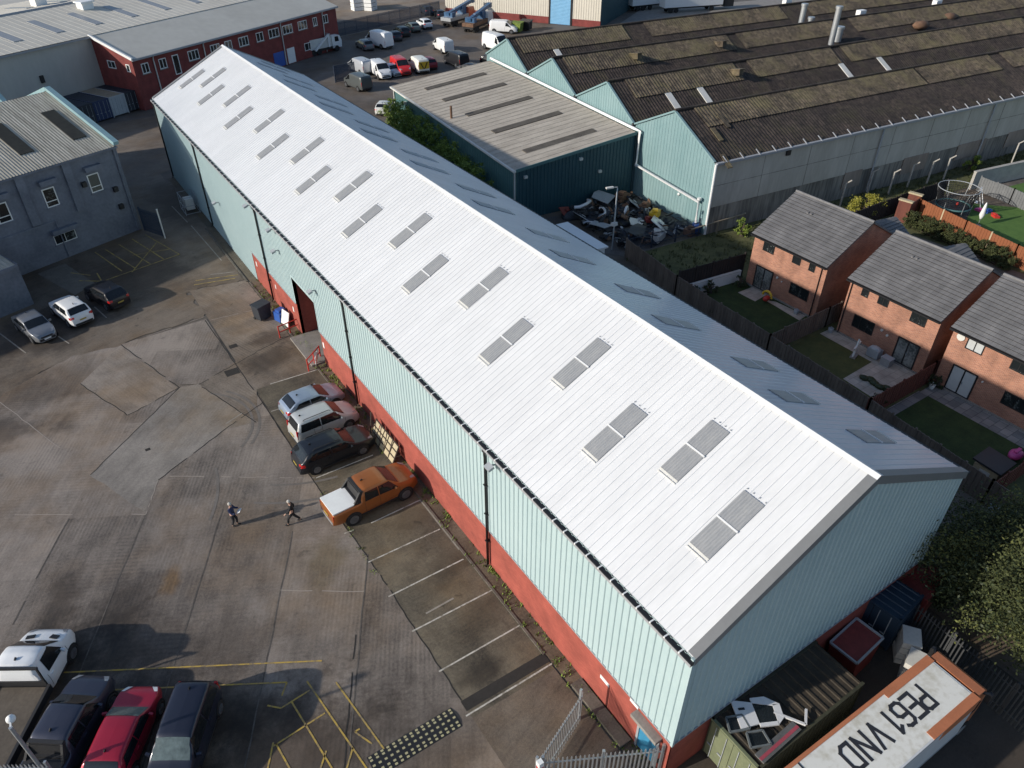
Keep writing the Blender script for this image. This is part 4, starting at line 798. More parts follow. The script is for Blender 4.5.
# x from the rear bumper (0) forward; top = upper outline, belt = window sill line
SPEC = {
 'hatch': dict(L=4.2, W=1.78, top=[(0, .62), (.06, .95), (.30, 1.08), (.72, 1.38), (1.1, 1.45), (1.9, 1.47), (2.35, 1.43), (3.12, 1.02), (3.75, .90), (4.08, .76), (4.2, .56)], belt=[(0, .98), (2.2, .93), (4.2, .84)], rear=(.30, .80), ws=(2.40, 3.08), side=(.62, 2.98, .95, 2.46), wx=(.78, 3.38), wr=.32, pil=1.72),
 'suv': dict(L=4.45, W=1.86, top=[(0, .68), (.05, 1.02), (.22, 1.14), (.60, 1.56), (1.0, 1.62), (2.0, 1.63), (2.5, 1.58), (3.2, 1.14), (3.95, 1.02), (4.32, .86), (4.45, .62)], belt=[(0, 1.1), (2.2, 1.06), (4.45, .94)], rear=(.22, .66), ws=(2.55, 3.16), side=(.55, 3.05, .85, 2.60), wx=(.82, 3.56), wr=.36, pil=1.75),
 'estate': dict(L=4.75, W=1.84, top=[(0, .62), (.05, .96), (.20, 1.06), (.62, 1.46), (1.1, 1.54), (2.2, 1.55), (2.75, 1.49), (3.45, 1.06), (4.3, .93), (4.63, .78), (4.75, .56)], belt=[(0, 1.0), (2.2, .97), (4.75, .86)], rear=(.2, .66), ws=(2.80, 3.42), side=(.5, 3.32, .9, 2.84), wx=(.9, 3.8), wr=.34, pil=1.95),
 'saloonhatch': dict(L=4.35, W=1.79, top=[(0, .62), (.06, .98), (.42, 1.06), (.95, 1.38), (1.35, 1.44), (2.1, 1.45), (2.5, 1.40), (3.25, 1.0), (3.95, .87), (4.24, .72), (4.35, .55)], belt=[(0, .99), (2.2, .95), (4.35, .84)], rear=(.42, .98), ws=(2.55, 3.2), side=(.8, 3.1, 1.2, 2.6), wx=(.82, 3.52), wr=.32, pil=1.8),
 'mpv': dict(L=4.38, W=1.82, top=[(0, .60), (.04, 1.0), (.10, 1.12), (.30, 1.72), (.6, 1.80), (2.0, 1.83), (2.6, 1.77), (3.35, 1.22), (4.0, 1.02), (4.28, .84), (4.38, .6)], belt=[(0, 1.14), (2.2, 1.10), (4.38, .98)], rear=(.10, .34), ws=(2.66, 3.32), side=(.32, 3.2, .45, 2.72), wx=(.72, 3.50), wr=.33, pil=1.7),
 'van': dict(L=4.95, W=1.95, top=[(0, .55), (.03, 1.2), (.08, 1.85), (.25, 1.97), (2.6, 1.99), (3.1, 1.93), (4.0, 1.28), (4.6, 1.08), (4.85, .9), (4.95, .6)], belt=[(0, 1.2), (3, 1.16), (4.95, 1.0)], rear=None, ws=(3.16, 3.96), side=None, front=(2.95, 3.85, 3.0, 3.25), wx=(.95, 4.02), wr=.34, pil=9),
 'bigvan': dict(L=5.6, W=2.05, top=[(0, .6), (.03, 1.4), (.08, 2.25), (.25, 2.42), (3.3, 2.45), (3.9, 2.36), (4.7, 1.5), (5.25, 1.22), (5.5, 1.0), (5.6, .65)], belt=[(0, 1.35), (3, 1.32), (5.6, 1.15)], rear=None, ws=(3.98, 4.66), side=None, front=(3.7, 4.55, 3.78, 4.12), wx=(1.0, 4.6), wr=.36, pil=9),
 'pickup': dict(L=5.3, W=1.92, top=[(0, .85), (.03, 1.22), (1.68, 1.24), (1.72, 1.30), (1.86, 1.84), (2.1, 1.94), (3.1, 1.95), (3.4, 1.91), (4.08, 1.40), (4.85, 1.28), (5.20, 1.10), (5.3, .78)], belt=[(0, 1.2), (2.5, 1.24), (5.3, 1.1)], rear=(1.69, 1.90), ws=(3.42, 4.06), side=(1.93, 3.96, 2.02, 3.50), wx=(1.12, 4.36), wr=.42, pil=2.8),
}
def car(name, label, cat, loc, rz, kind, paintc, metal=0.0, group=None, wsm='glass_car', rails=None, rearglass=True, plain=False, cover=None, chevron=False, roofc=None, scale=1.0, lightc='lamp_clear', plate=True):
    S = SPEC[kind]; L, Wd = S['L'], S['W']; hw = Wd/2; pm = paint(label.replace(' ', '_')[:40], paintc, metal)
    t = thing(name, label, cat, loc, rz, group)
    if scale != 1: t.scale = (scale,)*3
    def tz(x):
        return (interp(S['top'], x-.06)+2*interp(S['top'], x)+interp(S['top'], x+.06))/4
    def pw(x):
        e = min(x, L-x); q0, q1 = (.95, .70) if x > L/2 else (.55, .84); r = min(1, e/q0); return hw*(q1+(1-q1)*(1-(1-r)**2.4))
    zs = .22 if kind in ('hatch', 'saloonhatch', 'estate', 'mpv') else .42 if kind == 'pickup' else .30
    def ring(x):
        zt = tz(x); zb = min(interp(S['belt'], x), zt-.035); w = pw(x); g = zt-zb
        wt = .965*w-.03-.20*min(g, .55)-(.04 if g > .5 else 0)
        if kind in ('van', 'bigvan'): wt = .965*w-.03-.09*min(g, .9)
        h = zb-zs
        return [(0, zs), (.86*w, zs), (.95*w, zs+.05), (.985*w, zs+.28*h), (1.0*w, zs+.55*h), (.985*w, zs+.85*h), (.965*w, zb), (.965*w+(wt-.965*w)*.5-.0, zb+g*.50), (wt, zb+g*.86), (wt-.05, zb+g*.95), (wt-.14, zb+g*.985), (wt*.5, zt+.012), (0, zt+.02)]
    N = 44; xs = [L*(i/N) for i in range(N+1)]; xs = sorted(set([round(v, 4) for v in xs]+[.03, .1, L-.03, L-.1])); mb = MB(); vs = []; fs = []; k = 25
    for x in xs:
        r = ring(x); full = [(-y, z) for y, z in r[::-1]][:-1]+r      # top centre(-) .. bottom .. top centre
        for (y, z) in full: vs.append((x-L/2, y, z))
    kk = 25
    for i in range(len(xs)-1):
        for j in range(kk-1): fs.append((i*kk+j, i*kk+j+1, (i+1)*kk+j+1, (i+1)*kk+j))
    fs.append(tuple(range(kk))); n0 = (len(xs)-1)*kk; fs.append(tuple(range(n0, n0+kk))[::-1])
    mb.add(vs, fs, 0, True); body = mb.recalc('body', pm, t); bd = body.data
    for p in bd.polygons: 
        if len(p.vertices) > 4: p.use_smooth = False
    try: bd.set_sharp_from_angle(angle=R(38))
    except Exception: pass
    def top_at(x, f):           # f in -1..1 across the roof/bonnet/screen
        r = ring(x)[8:]; ymax = r[0][0]; y = abs(f)*ymax
        for (a, za), (b, zb) in zip(r, r[1:]):
            if b <= y <= a: return (x-L/2, math.copysign(y, f), zb+(za-zb)*((y-b)/(a-b) if a > b else 0))
        return (x-L/2, 0, r[-1][1])
    def side_at(x, z, s):
        r = ring(x)[2:11]
        for (a, za), (b, zb) in zip(r, r[1:]):
            if za <= z <= zb: return (x-L/2, s*(a+(b-a)*((z-za)/(zb-za) if zb > za else 0)), z)
        return (x-L/2, s*r[-1][0], z)
    def patch(fn, nu, nv, nm, m, par, off):
        vs = [fn(i/nu, j/nv) for i in range(nu+1) for j in range(nv+1)]; V = [Vector(v) for v in vs]; fs = []
        for i in range(nu):
            for j in range(nv): fs.append((i*(nv+1)+j, (i+1)*(nv+1)+j, (i+1)*(nv+1)+j+1, i*(nv+1)+j+1))
        nn_ = (V[(nv+1)*nu]-V[0]).cross(V[nv]-V[0]).normalized()
        if nn_.dot(Vector(off)) < 0: nn_ = -nn_; fs = [f[::-1] for f in fs]
        b = MB(); n1 = len(V); b.add([v+nn_*.016 for v in V]+[v-nn_*.02 for v in V], fs+[tuple(q_+n1 for q_ in f[::-1]) for f in fs], 0, True); return b.build(nm, m, par)
    a, b = S['ws']; patch(lambda u, v: top_at(a+(b-a)*u, (-.93+1.86*v)*(1-.0*u)), 6, 8, 'windscreen', wsm, t, (1, 0, .5))
    if S['rear'] and rearglass:
        a2, b2 = S['rear']; patch(lambda u, v: top_at(a2+.02+(b2-a2-.04)*u, -.86+1.72*v), 5, 8, 'rear_window', 'glass_car', t, (-1, 0, .5))
    for s in (-1, 1):
        if S['side']:
            x0, x1, x2, x3 = S['side']; spl = S['pil']
            for (p0, p1, q0, q1) in ((x0, spl-.03, x2, spl-.03), (spl+.03, x1, spl+.03, x3)):
                def fn(u, v):
                    lo, hi = p0+(q0-p0)*v, p1+(q1-p1)*v; x = lo+(hi-lo)*u; zb = interp(S['belt'], x)+.03; zt = interp(S['top'], spl)-.17
                    return side_at(x, zb+(zt-zb)*v, s)
                patch(fn, 8, 4, 'side_window', 'glass_car', t, (0, s, 0))
        elif S.get('front'):
            x0, x1, x2, x3 = S['front']
            def fn(u, v):
                lo, hi = x0+(x2-x0)*v, x1+(x3-x1)*v; x = lo+(hi-lo)*u; zb = interp(S['belt'], x)+.04; zt = interp(S['top'], x2)-.22
                return side_at(x, zb+(zt-zb)*v, s)
            patch(fn, 5, 4, 'side_window', 'glass_car', t, (0, s, 0))
        # sill trim and door shut lines
        mb = MB()
        mb.obox((0, s*(hw*.955), zs+.035), L*.62, .05, .09); mb.build('sill_trim', 'trim', t)
        mb = MB()
        lines = [S['pil'], S['ws'][1]-.02] if S['side'] else [S['front'][0]-.12, S['front'][1]+.1]
        if S['side'] and kind != 'pickup': lines.append(S['wx'][0]+.45)
        if kind == 'pickup': lines.append(1.90)
        for x in lines:
            zb = interp(S['belt'], x); 
            for i in range(5):
                z0, z1 = zs+.14+(zb-zs-.14)*i/5, zs+.14+(zb-zs-.14)*(i+1)/5; A, B = Vector(side_at(x, z0, s)), Vector(side_at(x, z1, s)); o_ = Vector((0, s*.004, 0)); e = Vector((.009, 0, 0)); mb.quad(A-e+o_, A+e+o_, B+e+o_, B-e+o_)
        mb.build('door_gap', 'trim', t)
        for x in (lines[0]-.22, ) if S['side'] else (lines[0]+.2,):
            A = side_at(x, interp(S['belt'], x)-.14, s); MB().obox((A[0], A[1]+s*.015, A[2]), .18, .04, .03).build('door_handle', pm, t)
        # mirrors
        x = (S['ws'][1]-.28); A = side_at(x, interp(S['belt'], x)+.04, s)
        mb = MB(); mb.obox((A[0], A[1]+s*.11, A[2]+.05), .10, .20, .14, (0, 0, s*.25)); mb.build('wing_mirror', pm if kind not in ('van', 'bigvan') else 'trim', t)
        # lamps
        patch(lambda u, v: top_at(L-.46+.30*u, s*(.82-.20*u+(.17+.16*u)*v)), 5, 4, 'headlight', lightc, t, (.5, s*.3, 1))
        mb = MB()
        if kind in ('mpv', 'van', 'bigvan'): mb.obox((-L/2+.09, s*(pw(.09)-.075), 1.0), .10, .12, .55)
        elif kind in ('pickup', 'cab'): mb.obox((-L/2+.07, s*(pw(.05)-.07), .95), .10, .13, .34)
        if mb.v: mb.build('tail_light', 'lamp_red', t)
        else: patch(lambda u, v: side_at(.03+.26*u, interp(S['belt'], .1)-.24+.20*v, s), 5, 3, 'tail_light', 'lamp_red', t, (-.4, s, 0))
    # bumpers, grille and plates
    mb = MB(); mb.obox((L/2-.06, 0, zs+.17), .16, hw*1.25, .16); mb.obox((L/2-.035, 0, zs+.36), .10, hw*.95, .10); mb.build('grille', 'trim', t)
    mb = MB(); mb.obox((-L/2+.06, 0, zs+.10), .18, hw*1.45, .16); mb.build('rear_bumper', 'steel' if kind == 'pickup' else 'trim', t)
    if plate:
        mb = MB(); mb.obox((L/2+.025, 0, zs+.20), .02, .5, .11); mb.build('number_plate', 'white', t)
        mb = MB(); mb.obox((-L/2-.025, 0, zs+.42), .02, .5, .11); mb.build('number_plate', 'plate_y', t)
    # wheels
    wr = S['wr']; wt_ = .22
    for x in S['wx']:
        for s in (-1, 1):
            mb = MB(); y = s*(hw-.10)
            mb.tube([(x-L/2, s*(hw-.30), wr+.02), (x-L/2, s*(hw+.006), wr+.02)], wr+.07, 18); mb.build('wheel_arch', 'black', t)
            pr_ = [(-wt_/2, wr*.86), (-wt_/2+.03, wr), (wt_/2-.03, wr), (wt_/2, wr*.86)]
            mb = MB(); mb.tube([(x-L/2, y+s*.02+d_, wr) for d_, _ in pr_], [r_ for _, r_ in pr_], 18); w_ = mb.build('wheel', 'tyre', t)
            mb = MB(); yo = y+s*(.02+wt_/2); mb.tube([(x-L/2, yo-s*.02, wr), (x-L/2, yo+s*.008, wr)], wr*.66, 14)
            for k_ in range(5):
                an_ = k_*math.tau/5; mb.obox((x-L/2+math.cos(an_)*wr*.34, yo+s*.012, wr+math.sin(an_)*wr*.34), wr*.55, .02, wr*.16, (0, -an_, 0))
            mb.build('rim', 'rim', w_)
    if rails:
        for s in (-1, 1):
            mb = MB(); x0, x1 = S['rear'][1]+.3 if S['rear'] else 1, S['ws'][0]-.15; z = tz((x0+x1)/2)+.03; y = s*(hw*.66)
            mb.tube([(x0-L/2, y, z-.04), (x0-L/2+.12, y, z+.03), (x1-L/2-.12, y, z+.03), (x1-L/2, y, z-.05)], .022, 6); mb.build('roof_rail', rails, t)
    mb = MB(); xa = (S['rear'][1] if S['rear'] else .3)+.35; mb.obox((xa-L/2, 0, tz(xa)+.06), .13, .035, .09, (0, -.4, 0)); mb.build('roof_aerial', 'black', t)
    if cover:
        mb = MB(); mb.box(-L/2+.06, -hw+.15, 1.22, -L/2+1.48, hw-.15, 1.30); cv = mb.build('tonneau_cover', cover, t)
        mb = MB(); mb.box(-L/2+1.49, -hw+.10, 1.22, -L/2+1.74, hw-.10, 1.36)
        for s in (-1, 1): mb.extrude([(-L/2+1.27, s*(hw-.13), 1.24), (-L/2+1.82, s*(hw-.13), 1.24), (-L/2+1.95, s*(hw-.24), 1.86), (-L/2+1.78, s*(hw-.24), 1.88)], (0, -s*.10, 0))
        mb.obox((-L/2+1.72, 0, 1.57), .10, hw*1.5, .48, (0, .2, 0)); mb.bar((-L/2+1.84, -hw+.26, 1.84), (-L/2+1.84, hw-.26, 1.84), .16, .10); mb.build('sport_bar', 'trim', t)
    if chevron:
        mb = MB(); mb.box(-L/2-.03, -hw*.80, .75, -L/2-.005, hw*.80, 1.7); mb.build('rear_panel', 'yellow', t)
        mb = MB()
        for i in range(5):
            for s in (-1, 1): mb.obox((-L/2-.037, s*(.12+.1*(i % 2)+.17*(i//2)), .85+.17*i), .012, .3, .09, (R(40)*s, 0, 0))
        mb.build('chevrons', 'black', t)
    return t
def pose(p_rear, p_front, L=None):
    a, b = at(*p_rear), at(*p_front); d = (b-a); c = (a+b)/2; return (c.x, c.y, 0), math.atan2(d.y, d.x)
def gpos(x, y): return (x, y, 0)

# ---- cars against the long wall (noses to the wall)
car('parked_car', 'pale blue silver hatchback, topmost of the row of cars parked against the red brick wall', 'car', (-2.75, 31.45, 0), R(3), 'hatch', (.33, .40, .50), .5)
car('parked_car', 'silver white people carrier with roof bars beside the glossy black estate car', 'car', (-2.95, 28.85, 0), R(3), 'mpv', (.52, .53, .53), .3, rails='trim')
car('parked_car', 'glossy black estate car nosed in beside the silver people carrier', 'car', (-3.45, 26.1, 0), R(1), 'estate', (.012, .014, .02), .2, rails='trim', scale=1.05)
car('pickup_truck', 'orange double cab pickup with a white load bed cover beside the long red wall', 'pickup truck', (-3.3, 21.1, 0), R(3), 'pickup', (.33, .105, .026), .35, cover='white', scale=1.03)
# ---- left group
car('parked_car', 'silver grey hatchback facing out, leftmost of three cars by the slate blue offices', 'car', (-17.1, 52.3, 0), R(-74), 'saloonhatch', (.25, .26, .28), .5)
car('parked_car', 'white crossover with a black rear window, middle of three cars by the slate blue offices', 'car', (-14.4, 53.3, 0), R(106), 'suv', (.74, .74, .74), 0)
car('parked_car', 'black hatchback with red tail lights, rightmost of three cars by the slate blue offices', 'car', (-11.55, 54.4, 0), R(110), 'suv', (.012, .012, .016), .2)
# ---- near edge
car('pickup_truck', 'dark slate pickup with ridged bonnet beside the flatbed truck at the bottom', 'pickup truck', (-20.15, 15.05, 0), R(53), 'pickup', (.045, .05, .075), .4, cover='trim', wsm='glass_car', scale=1.03)
car('parked_car', 'crimson red crossover with bright headlights between two dark vehicles at the bottom', 'car', (-18.1, 13.85, 0), R(56), 'suv', (.36, .015, .04), .3, wsm='glass_grey', lightc='white')
car('parked_car', 'dark navy people carrier parked right of the crimson crossover', 'car', (-16.05, 12.2, 0), R(237), 'mpv', (.02, .024, .042), .3, wsm='glass_grey', scale=1.06)
SPEC['cab'] = dict(L=2.75, W=2.0, top=[(0, .8), (.03, 1.9), (.10, 2.08), (.7, 2.14), (1.05, 2.06), (1.75, 1.38), (2.4, 1.16), (2.65, .95), (2.75, .6)], belt=[(0, 1.2), (2.75, 1.02)], rear=(.0, .05), ws=(1.10, 1.74), side=None, front=(.45, 1.62, .5, 1.15), wx=(1.85,), wr=.36, pil=9)
tr = car('flatbed_truck', 'white cab recovery truck with an empty brown flat deck at the bottom left corner', 'flatbed truck', (-20.55, 19.75, 0), R(57), 'cab', (.76, .77, .78), 0, rearglass=False, plate=True, scale=1.1)
mb = MB(); mb.box(-6.2, -1.1, .82, -1.46, 1.1, .95); M['deck'] = mat('brown_deck_plates', (.07, .055, .04), .7, .3, 1.2, c2=(.13, .105, .08)); mb.build('deck', 'deck', tr)
for s in (-1, 1): mb = MB(); mb.box(-6.25, s*1.16-.06, .75, -1.42, s*1.16+.06, 1.10); mb.build('side_rail', 'trim', tr)
mb = MB(); mb.box(-1.42, -1.05, .8, -1.34, 1.05, 1.25); mb.bar((-1.38, -1.0, 1.2), (-1.38, -1.0, 2.1), .07); mb.bar((-1.38, 1.0, 1.2), (-1.38, 1.0, 2.1), .07); mb.bar((-1.38, -1.05, 2.12), (-1.38, 1.05, 2.12), .10); mb.build('headboard', 'trim', tr)
mb = MB(); mb.box(-6.0, -.35, .45, -1.3, .35, .75); mb.build('chassis', 'black', tr)
for s in (-1, 1):
    mb = MB(); mb.tube([(-4.7, s*.72, .38), (-4.7, s*1.02, .38)], .38, 16); w_ = mb.build('wheel', 'tyre', tr); MB().tube([(-4.7, s*1.0, .38), (-4.7, s*1.03, .38)], .22, 12).build('rim', 'steel', w_)
mb = MB(); mb.obox((.62, .5, 1.335), .22, .34, .03, (0, .3, .2)); mb.obox((.62, -.5, 1.335), .22, .34, .03, (0, .3, -.2)); mb.build('bonnet_vent', 'black', tr)

# ================================================================== back lot vehicles
def lot(name, label, cat, rear, front, kind, c, metal=0.0, **k):
    loc, rz = pose(rear, front); return car(name, label, cat, loc, rz, kind, c, metal, plate=False, scale=1.1 if 'van' in kind else 1.03, **k)
V = 'parked_van'
lot(V, 'dark grey van with white wheels, nearest in the back lot beyond the long roof', 'van', (371, 93), (346, 83), 'van', (.09, .10, .10), .2)
lot(V, 'silver white van parked behind the dark grey van in the back lot', 'van', (373, 77), (349, 67), 'van', (.45, .47, .50), .2)
lot(V, 'white van facing out between the dark grey van and the red van', 'van', (371, 69), (392, 84), 'van', (.75, .75, .75))
lot('parked_car', 'silver white car tucked beside the red van in the back lot', 'car', (385, 68), (403, 81), 'hatch', (.6, .62, .63), .2)
lot(V, 'bright red van with a yellow side mark in the back lot', 'van', (391, 65), (412, 81), 'van', (.55, .02, .02))
lot(V, 'white van with yellow and black chevrons across its rear doors', 'van', (430, 78), (408, 63), 'van', (.78, .76, .68), chevron=True)
lot('parked_car', 'dark red car half hidden behind the chevron van', 'car', (439, 74), (417, 60), 'estate', (.30, .02, .03), .2)
lot(V, 'black van parked in the middle of the back lot', 'van', (469, 70), (444, 60), 'van', (.015, .015, .018))
lot('parked_car', 'black car in front of the black van by the pale roofed workshop', 'car', (478, 76), (459, 72), 'suv', (.015, .016, .02), .2)
lot(V, 'white roofed van behind the black van in the back lot', 'van', (453, 56), (434, 46), 'van', (.72, .72, .70))
lot('parked_car', 'black low car beside the teal gable at the far end of the workshop', 'car', (487, 64), (503, 66), 'estate', (.015, .016, .02), .2)
lot(V, 'large white van with a dark stripe near the first teal gable', 'van', (484, 46), (509, 54), 'bigvan', (.76, .76, .75))
lot(V, 'small white van by the brick base of the cream factory', 'van', (495, 32), (513, 33), 'van', (.74, .74, .74))
lot(V, 'long white van standing in the row along the far dark fence', 'van', (393, 50), (366, 43), 'bigvan', (.74, .75, .76))
lot('parked_car', 'grey car in front of the long white van', 'car', (374, 53), (356, 44), 'estate', (.16, .17, .18), .3)
lot('parked_car', 'dark blue car just right of the long white van', 'car', (402, 44), (388, 35), 'hatch', (.03, .035, .05), .2)
lot('parked_car', 'black car second right of the long white van', 'car', (410, 39), (394, 31), 'estate', (.02, .02, .022), .2)
lot('parked_car', 'grey green car beside the white off roader in the far row', 'car', (420, 34), (406, 27), 'saloonhatch', (.12, .15, .14), .3)
lot('parked_car', 'white off roader at the right end of the far row of cars', 'car', (434, 32), (415, 23), 'suv', (.70, .71, .72))
lot('parked_car', 'dark car in the second far row beside the blue crane trucks', 'car', (445, 22), (436, 13), 'hatch', (.03, .035, .05), .2)
lot('parked_car', 'blue black car under the far dark fence', 'car', (432, 17), (422, 11), 'suv', (.04, .06, .10), .2)
lot('parked_car', 'small white car half hidden at the far end of the long roof', 'car', (381, 117), (389, 107), 'hatch', (.65, .65, .62))
def crane_truck(label, rear, front, cabc, bed):
    loc, rz = pose(rear, front); t = thing('crane_truck', label, 'crane truck', loc, rz)
    mb = MB(); mb.box(-4.2, -1.1, .7, 2.4, 1.1, 1.1); mb.build('chassis', 'black', t)
    mb = MB(); mb.extrude([(2.0, -1.15, .7), (4.1, -1.15, .7), (4.2, -1.15, 1.7), (3.8, -1.15, 2.7), (2.0, -1.15, 2.8)], (0, 2.3, 0)); cb = mb.recalc('cab', paint('crane_'+cabc, {'w': (.7, .7, .7), 'r': (.5, .12, .06)}[cabc]), t)
    mb = MB(); mb.add([(4.22, -1.0, 1.72), (4.22, 1.0, 1.72), (3.86, 1.0, 2.62), (3.86, -1.0, 2.62)], [(0, 1, 2, 3)]); mb.build('windscreen', 'glass_car', cb)
    mb = MB(); mb.box(-4.3, -1.2, 1.1, 1.9, 1.2, 1.7); mb.build('bed', bed, t)
    mb = MB(); mb.box(.6, -.7, 1.7, 1.8, .7, 3.0); mb.bar((-3.6, 0, 2.2), (4.4, 0, 3.5), .7, .55); mb.bar((4.4, 0, 3.5), (5.2, 0, 3.5), .8, .8); mb.bar((-1.5, 0, 1.7), (-1.2, 0, 2.9), .5); mb.box(-3.4, -1, 1.7, -2.4, 1, 2.5); mb.build('boom', 'crane_blue', t)
    for x in (-3.3, -2.2, 2.9):
        for s in (-1, 1): MB().tube([(x, s*.8, .5), (x, s*1.15, .5)], .5, 12).build('wheel', 'tyre', t)
M['crane_blue'] = mat('crane_blue', (.035, .10, .20), .45, .15, 2)
crane_truck('red and blue crane truck, left of two in front of the cream factory', (447, 27), (470, 20), 'r', 'steel')
crane_truck('blue crane truck, right of two in front of the cream factory', (466, 34), (490, 24), 'w', 'rust')
loc, rz = pose((312, 55), (334, 50)); t = thing('tipper_truck', 'white grab truck with a raised arm parked against the dark red brick offices', 'truck', loc, rz)
mb = MB(); mb.box(-3.4, -1.1, .6, 2.2, 1.1, 1.0); mb.build('chassis', 'black', t)
mb = MB(); mb.extrude([(1.4, -1.1, .6), (3.4, -1.1, .6), (3.5, -1.1, 1.6), (3.1, -1.1, 2.5), (1.4, -1.1, 2.6)], (0, 2.2, 0)); cb = mb.recalc('cab', 'white', t)
MB().add([(3.52, -1, 1.62), (3.52, 1, 1.62), (3.16, 1, 2.42), (3.16, -1, 2.42)], [(0, 1, 2, 3)]).build('windscreen', 'glass_car', cb); MB().add([(2.0, -1.11, 1.6), (2.9, -1.11, 1.6), (2.75, -1.11, 2.4), (2.0, -1.11, 2.4)], [(0, 1, 2, 3)]).build('side_window', 'glass_car', cb)
mb = MB(); mb.box(-3.5, -1.15, 1.0, 1.2, -1.05, 2.6); mb.box(-3.5, 1.05, 1.0, 1.2, 1.15, 2.6); mb.box(-3.5, -1.05, 1.0, 1.2, 1.05, 1.1); mb.box(1.1, -1.05, 1.1, 1.2, 1.05, 3.0); mb.build('body', 'offwhite', t)
mb = MB(); mb.bar((.6, -1.2, 2.9), (-2.6, -1.5, .9), .28); mb.bar((.6, -1.2, 1.0), (.6, -1.2, 3.0), .3); mb.build('arm', 'white', t)
for x in (-2.6, -1.5, 2.3):
    for s in (-1, 1): MB().tube([(x, s*.8, .48), (x, s*1.12, .48)], .48, 12).build('wheel', 'tyre', t)
# trailers beyond the factory roofs
def trailer(label, p0, p1):
    a, b = at(*p0), at(*p1); d = b-a; t = thing('semi_trailer', label, 'trailer', (a.x, a.y, 0), math.atan2(d.y, d.x)); L = d.length
    MB().box(0, 0, 1.1, L, 2.5, 4.0).build('box_body', 'white', t); MB().box(.5, .3, .8, L-.5, 2.2, 1.1).build('chassis', 'black', t)
    for x in (1.6, 2.9, L-2.5):
        for y in (.1, 2.1): MB().tube([(x, y, .5), (x, y+.3, .5)], .5, 12).build('wheel', 'tyre', t)
    MB().box(L-3.5, -.03, 2.2, L-2.9, -.005, 2.7).build('round_mark', 'yellow', t)
    mb = MB(); mb.box(L+.5, .1, .6, L+2.7, 2.4, 3.2); mb.build('tractor_cab', 'trim', t)
trailer('long white trailer with a dark tractor beyond the mossy factory roofs', (664, 14), (722, 10))
trailer('white trailer nearer the cream factory, its rear cut by the picture edge', (632, 12), (660, 9))
sheet('loading_road', [tuple(at(*p)[:2]) for p in ((610, 30), (640, 10), (900, -12), (1100, 0), (760, 22))], .002, 'concrete')
# far fence, tan ground, stacks
sheet('far_dirt', [tuple(at(*p)[:2]) for p in ((334, 30), (436, 11), (470, 4), (520, -60), (250, -60))], .003, 'dirt_far')
def palisade(name, label, a, b, h=2.4, m='steel', gap=.16, cat='fence', post=2.75, group=None, pw=.065, lean=0):
    a, b = Vector((*a, 0)), Vector((*b, 0)); d = b-a; L = d.length; t = thing(name, label, cat, a, math.atan2(d.y, d.x), group)
    mb = MB(); n = int(L/gap)
    for i in range(n):
        x = (i+.5)*L/n; mb.add([(x-pw/2, -.02, .08), (x+pw/2, -.02, .08), (x+pw/2, -.02, h-.12), (x, -.02, h), (x-pw/2, -.02, h-.12), (x-pw/2, .0, .08), (x+pw/2, .0, .08), (x+pw/2, .0, h-.12), (x, .0, h), (x-pw/2, .0, h-.12)], [(0, 1, 2, 3, 4), (9, 8, 7, 6, 5), (1, 6, 7, 2), (0, 4, 9, 5), (2, 7, 8, 3), (3, 8, 9, 4)])
    for z in (.45, h-.45): mb.box(0, .005, z, L, .05, z+.06)
    mb.build('pale_panel', m, t)
    k = max(1, round(L/post))
    for i in range(k+1): MB().box(i*L/k-.05, .055, 0, i*L/k+.05, .16, h-.05).build('post', m, t)
    return t
M['fence_blue'] = mat('dark_blue_steel', (.03, .045, .075), .6, .2, 2)
palisade('palisade_fence', 'dark blue steel fence dividing the back lot from the tan ground', at(334, 38)[:2], at(440, 14)[:2], 2.6, 'fence_blue', .22, pw=.14)
palisade('palisade_gate', 'short dark blue steel gate beside the dark grey van', at(336, 83)[:2], at(356, 79)[:2], 2.6, 'fence_blue', .15, cat='gate', pw=.12)
for i, (px, py) in enumerate(((358, 8), (364, 6), (371, 8))):
    p = at(px, py+2); mb = MB()
    for k in range(4): mb.box(-1.2, -.9, k*.75+.02, 1.2, .9, k*.75+.66)
    o = mb.build('sheeted_stack', 'white', None, (p.x, p.y, 0), .3*i); tag(o, ['white wrapped stack on the tan ground, leftmost of three', 'white wrapped stack on the tan ground, between two others', 'white wrapped stack on the tan ground, rightmost of three'][i], 'stack', 'white stacks on the tan ground')
for px, py, m, lab in ((517, 32, 'leaf_hedge', 'lime green covered skip by the cream factory wall'), (526, 30, 'black', 'tall black bin beside the lime green skip')):
    p = at(px, py); t = thing('bin', lab, 'bin', (p.x, p.y, 0), CA); mb = MB(); mb.extrude([(-.9, -.8, .2), (.9, -.8, .2), (1.05, -.9, 1.6), (-1.05, -.9, 1.6)], (0, 1.6, 0)); mb.recalc('tub', m, t); mb = MB(); mb.obox((0, 0, 1.68), 2.2, 1.9, .14, (.06, 0, 0)); mb.build('lid', m, t)

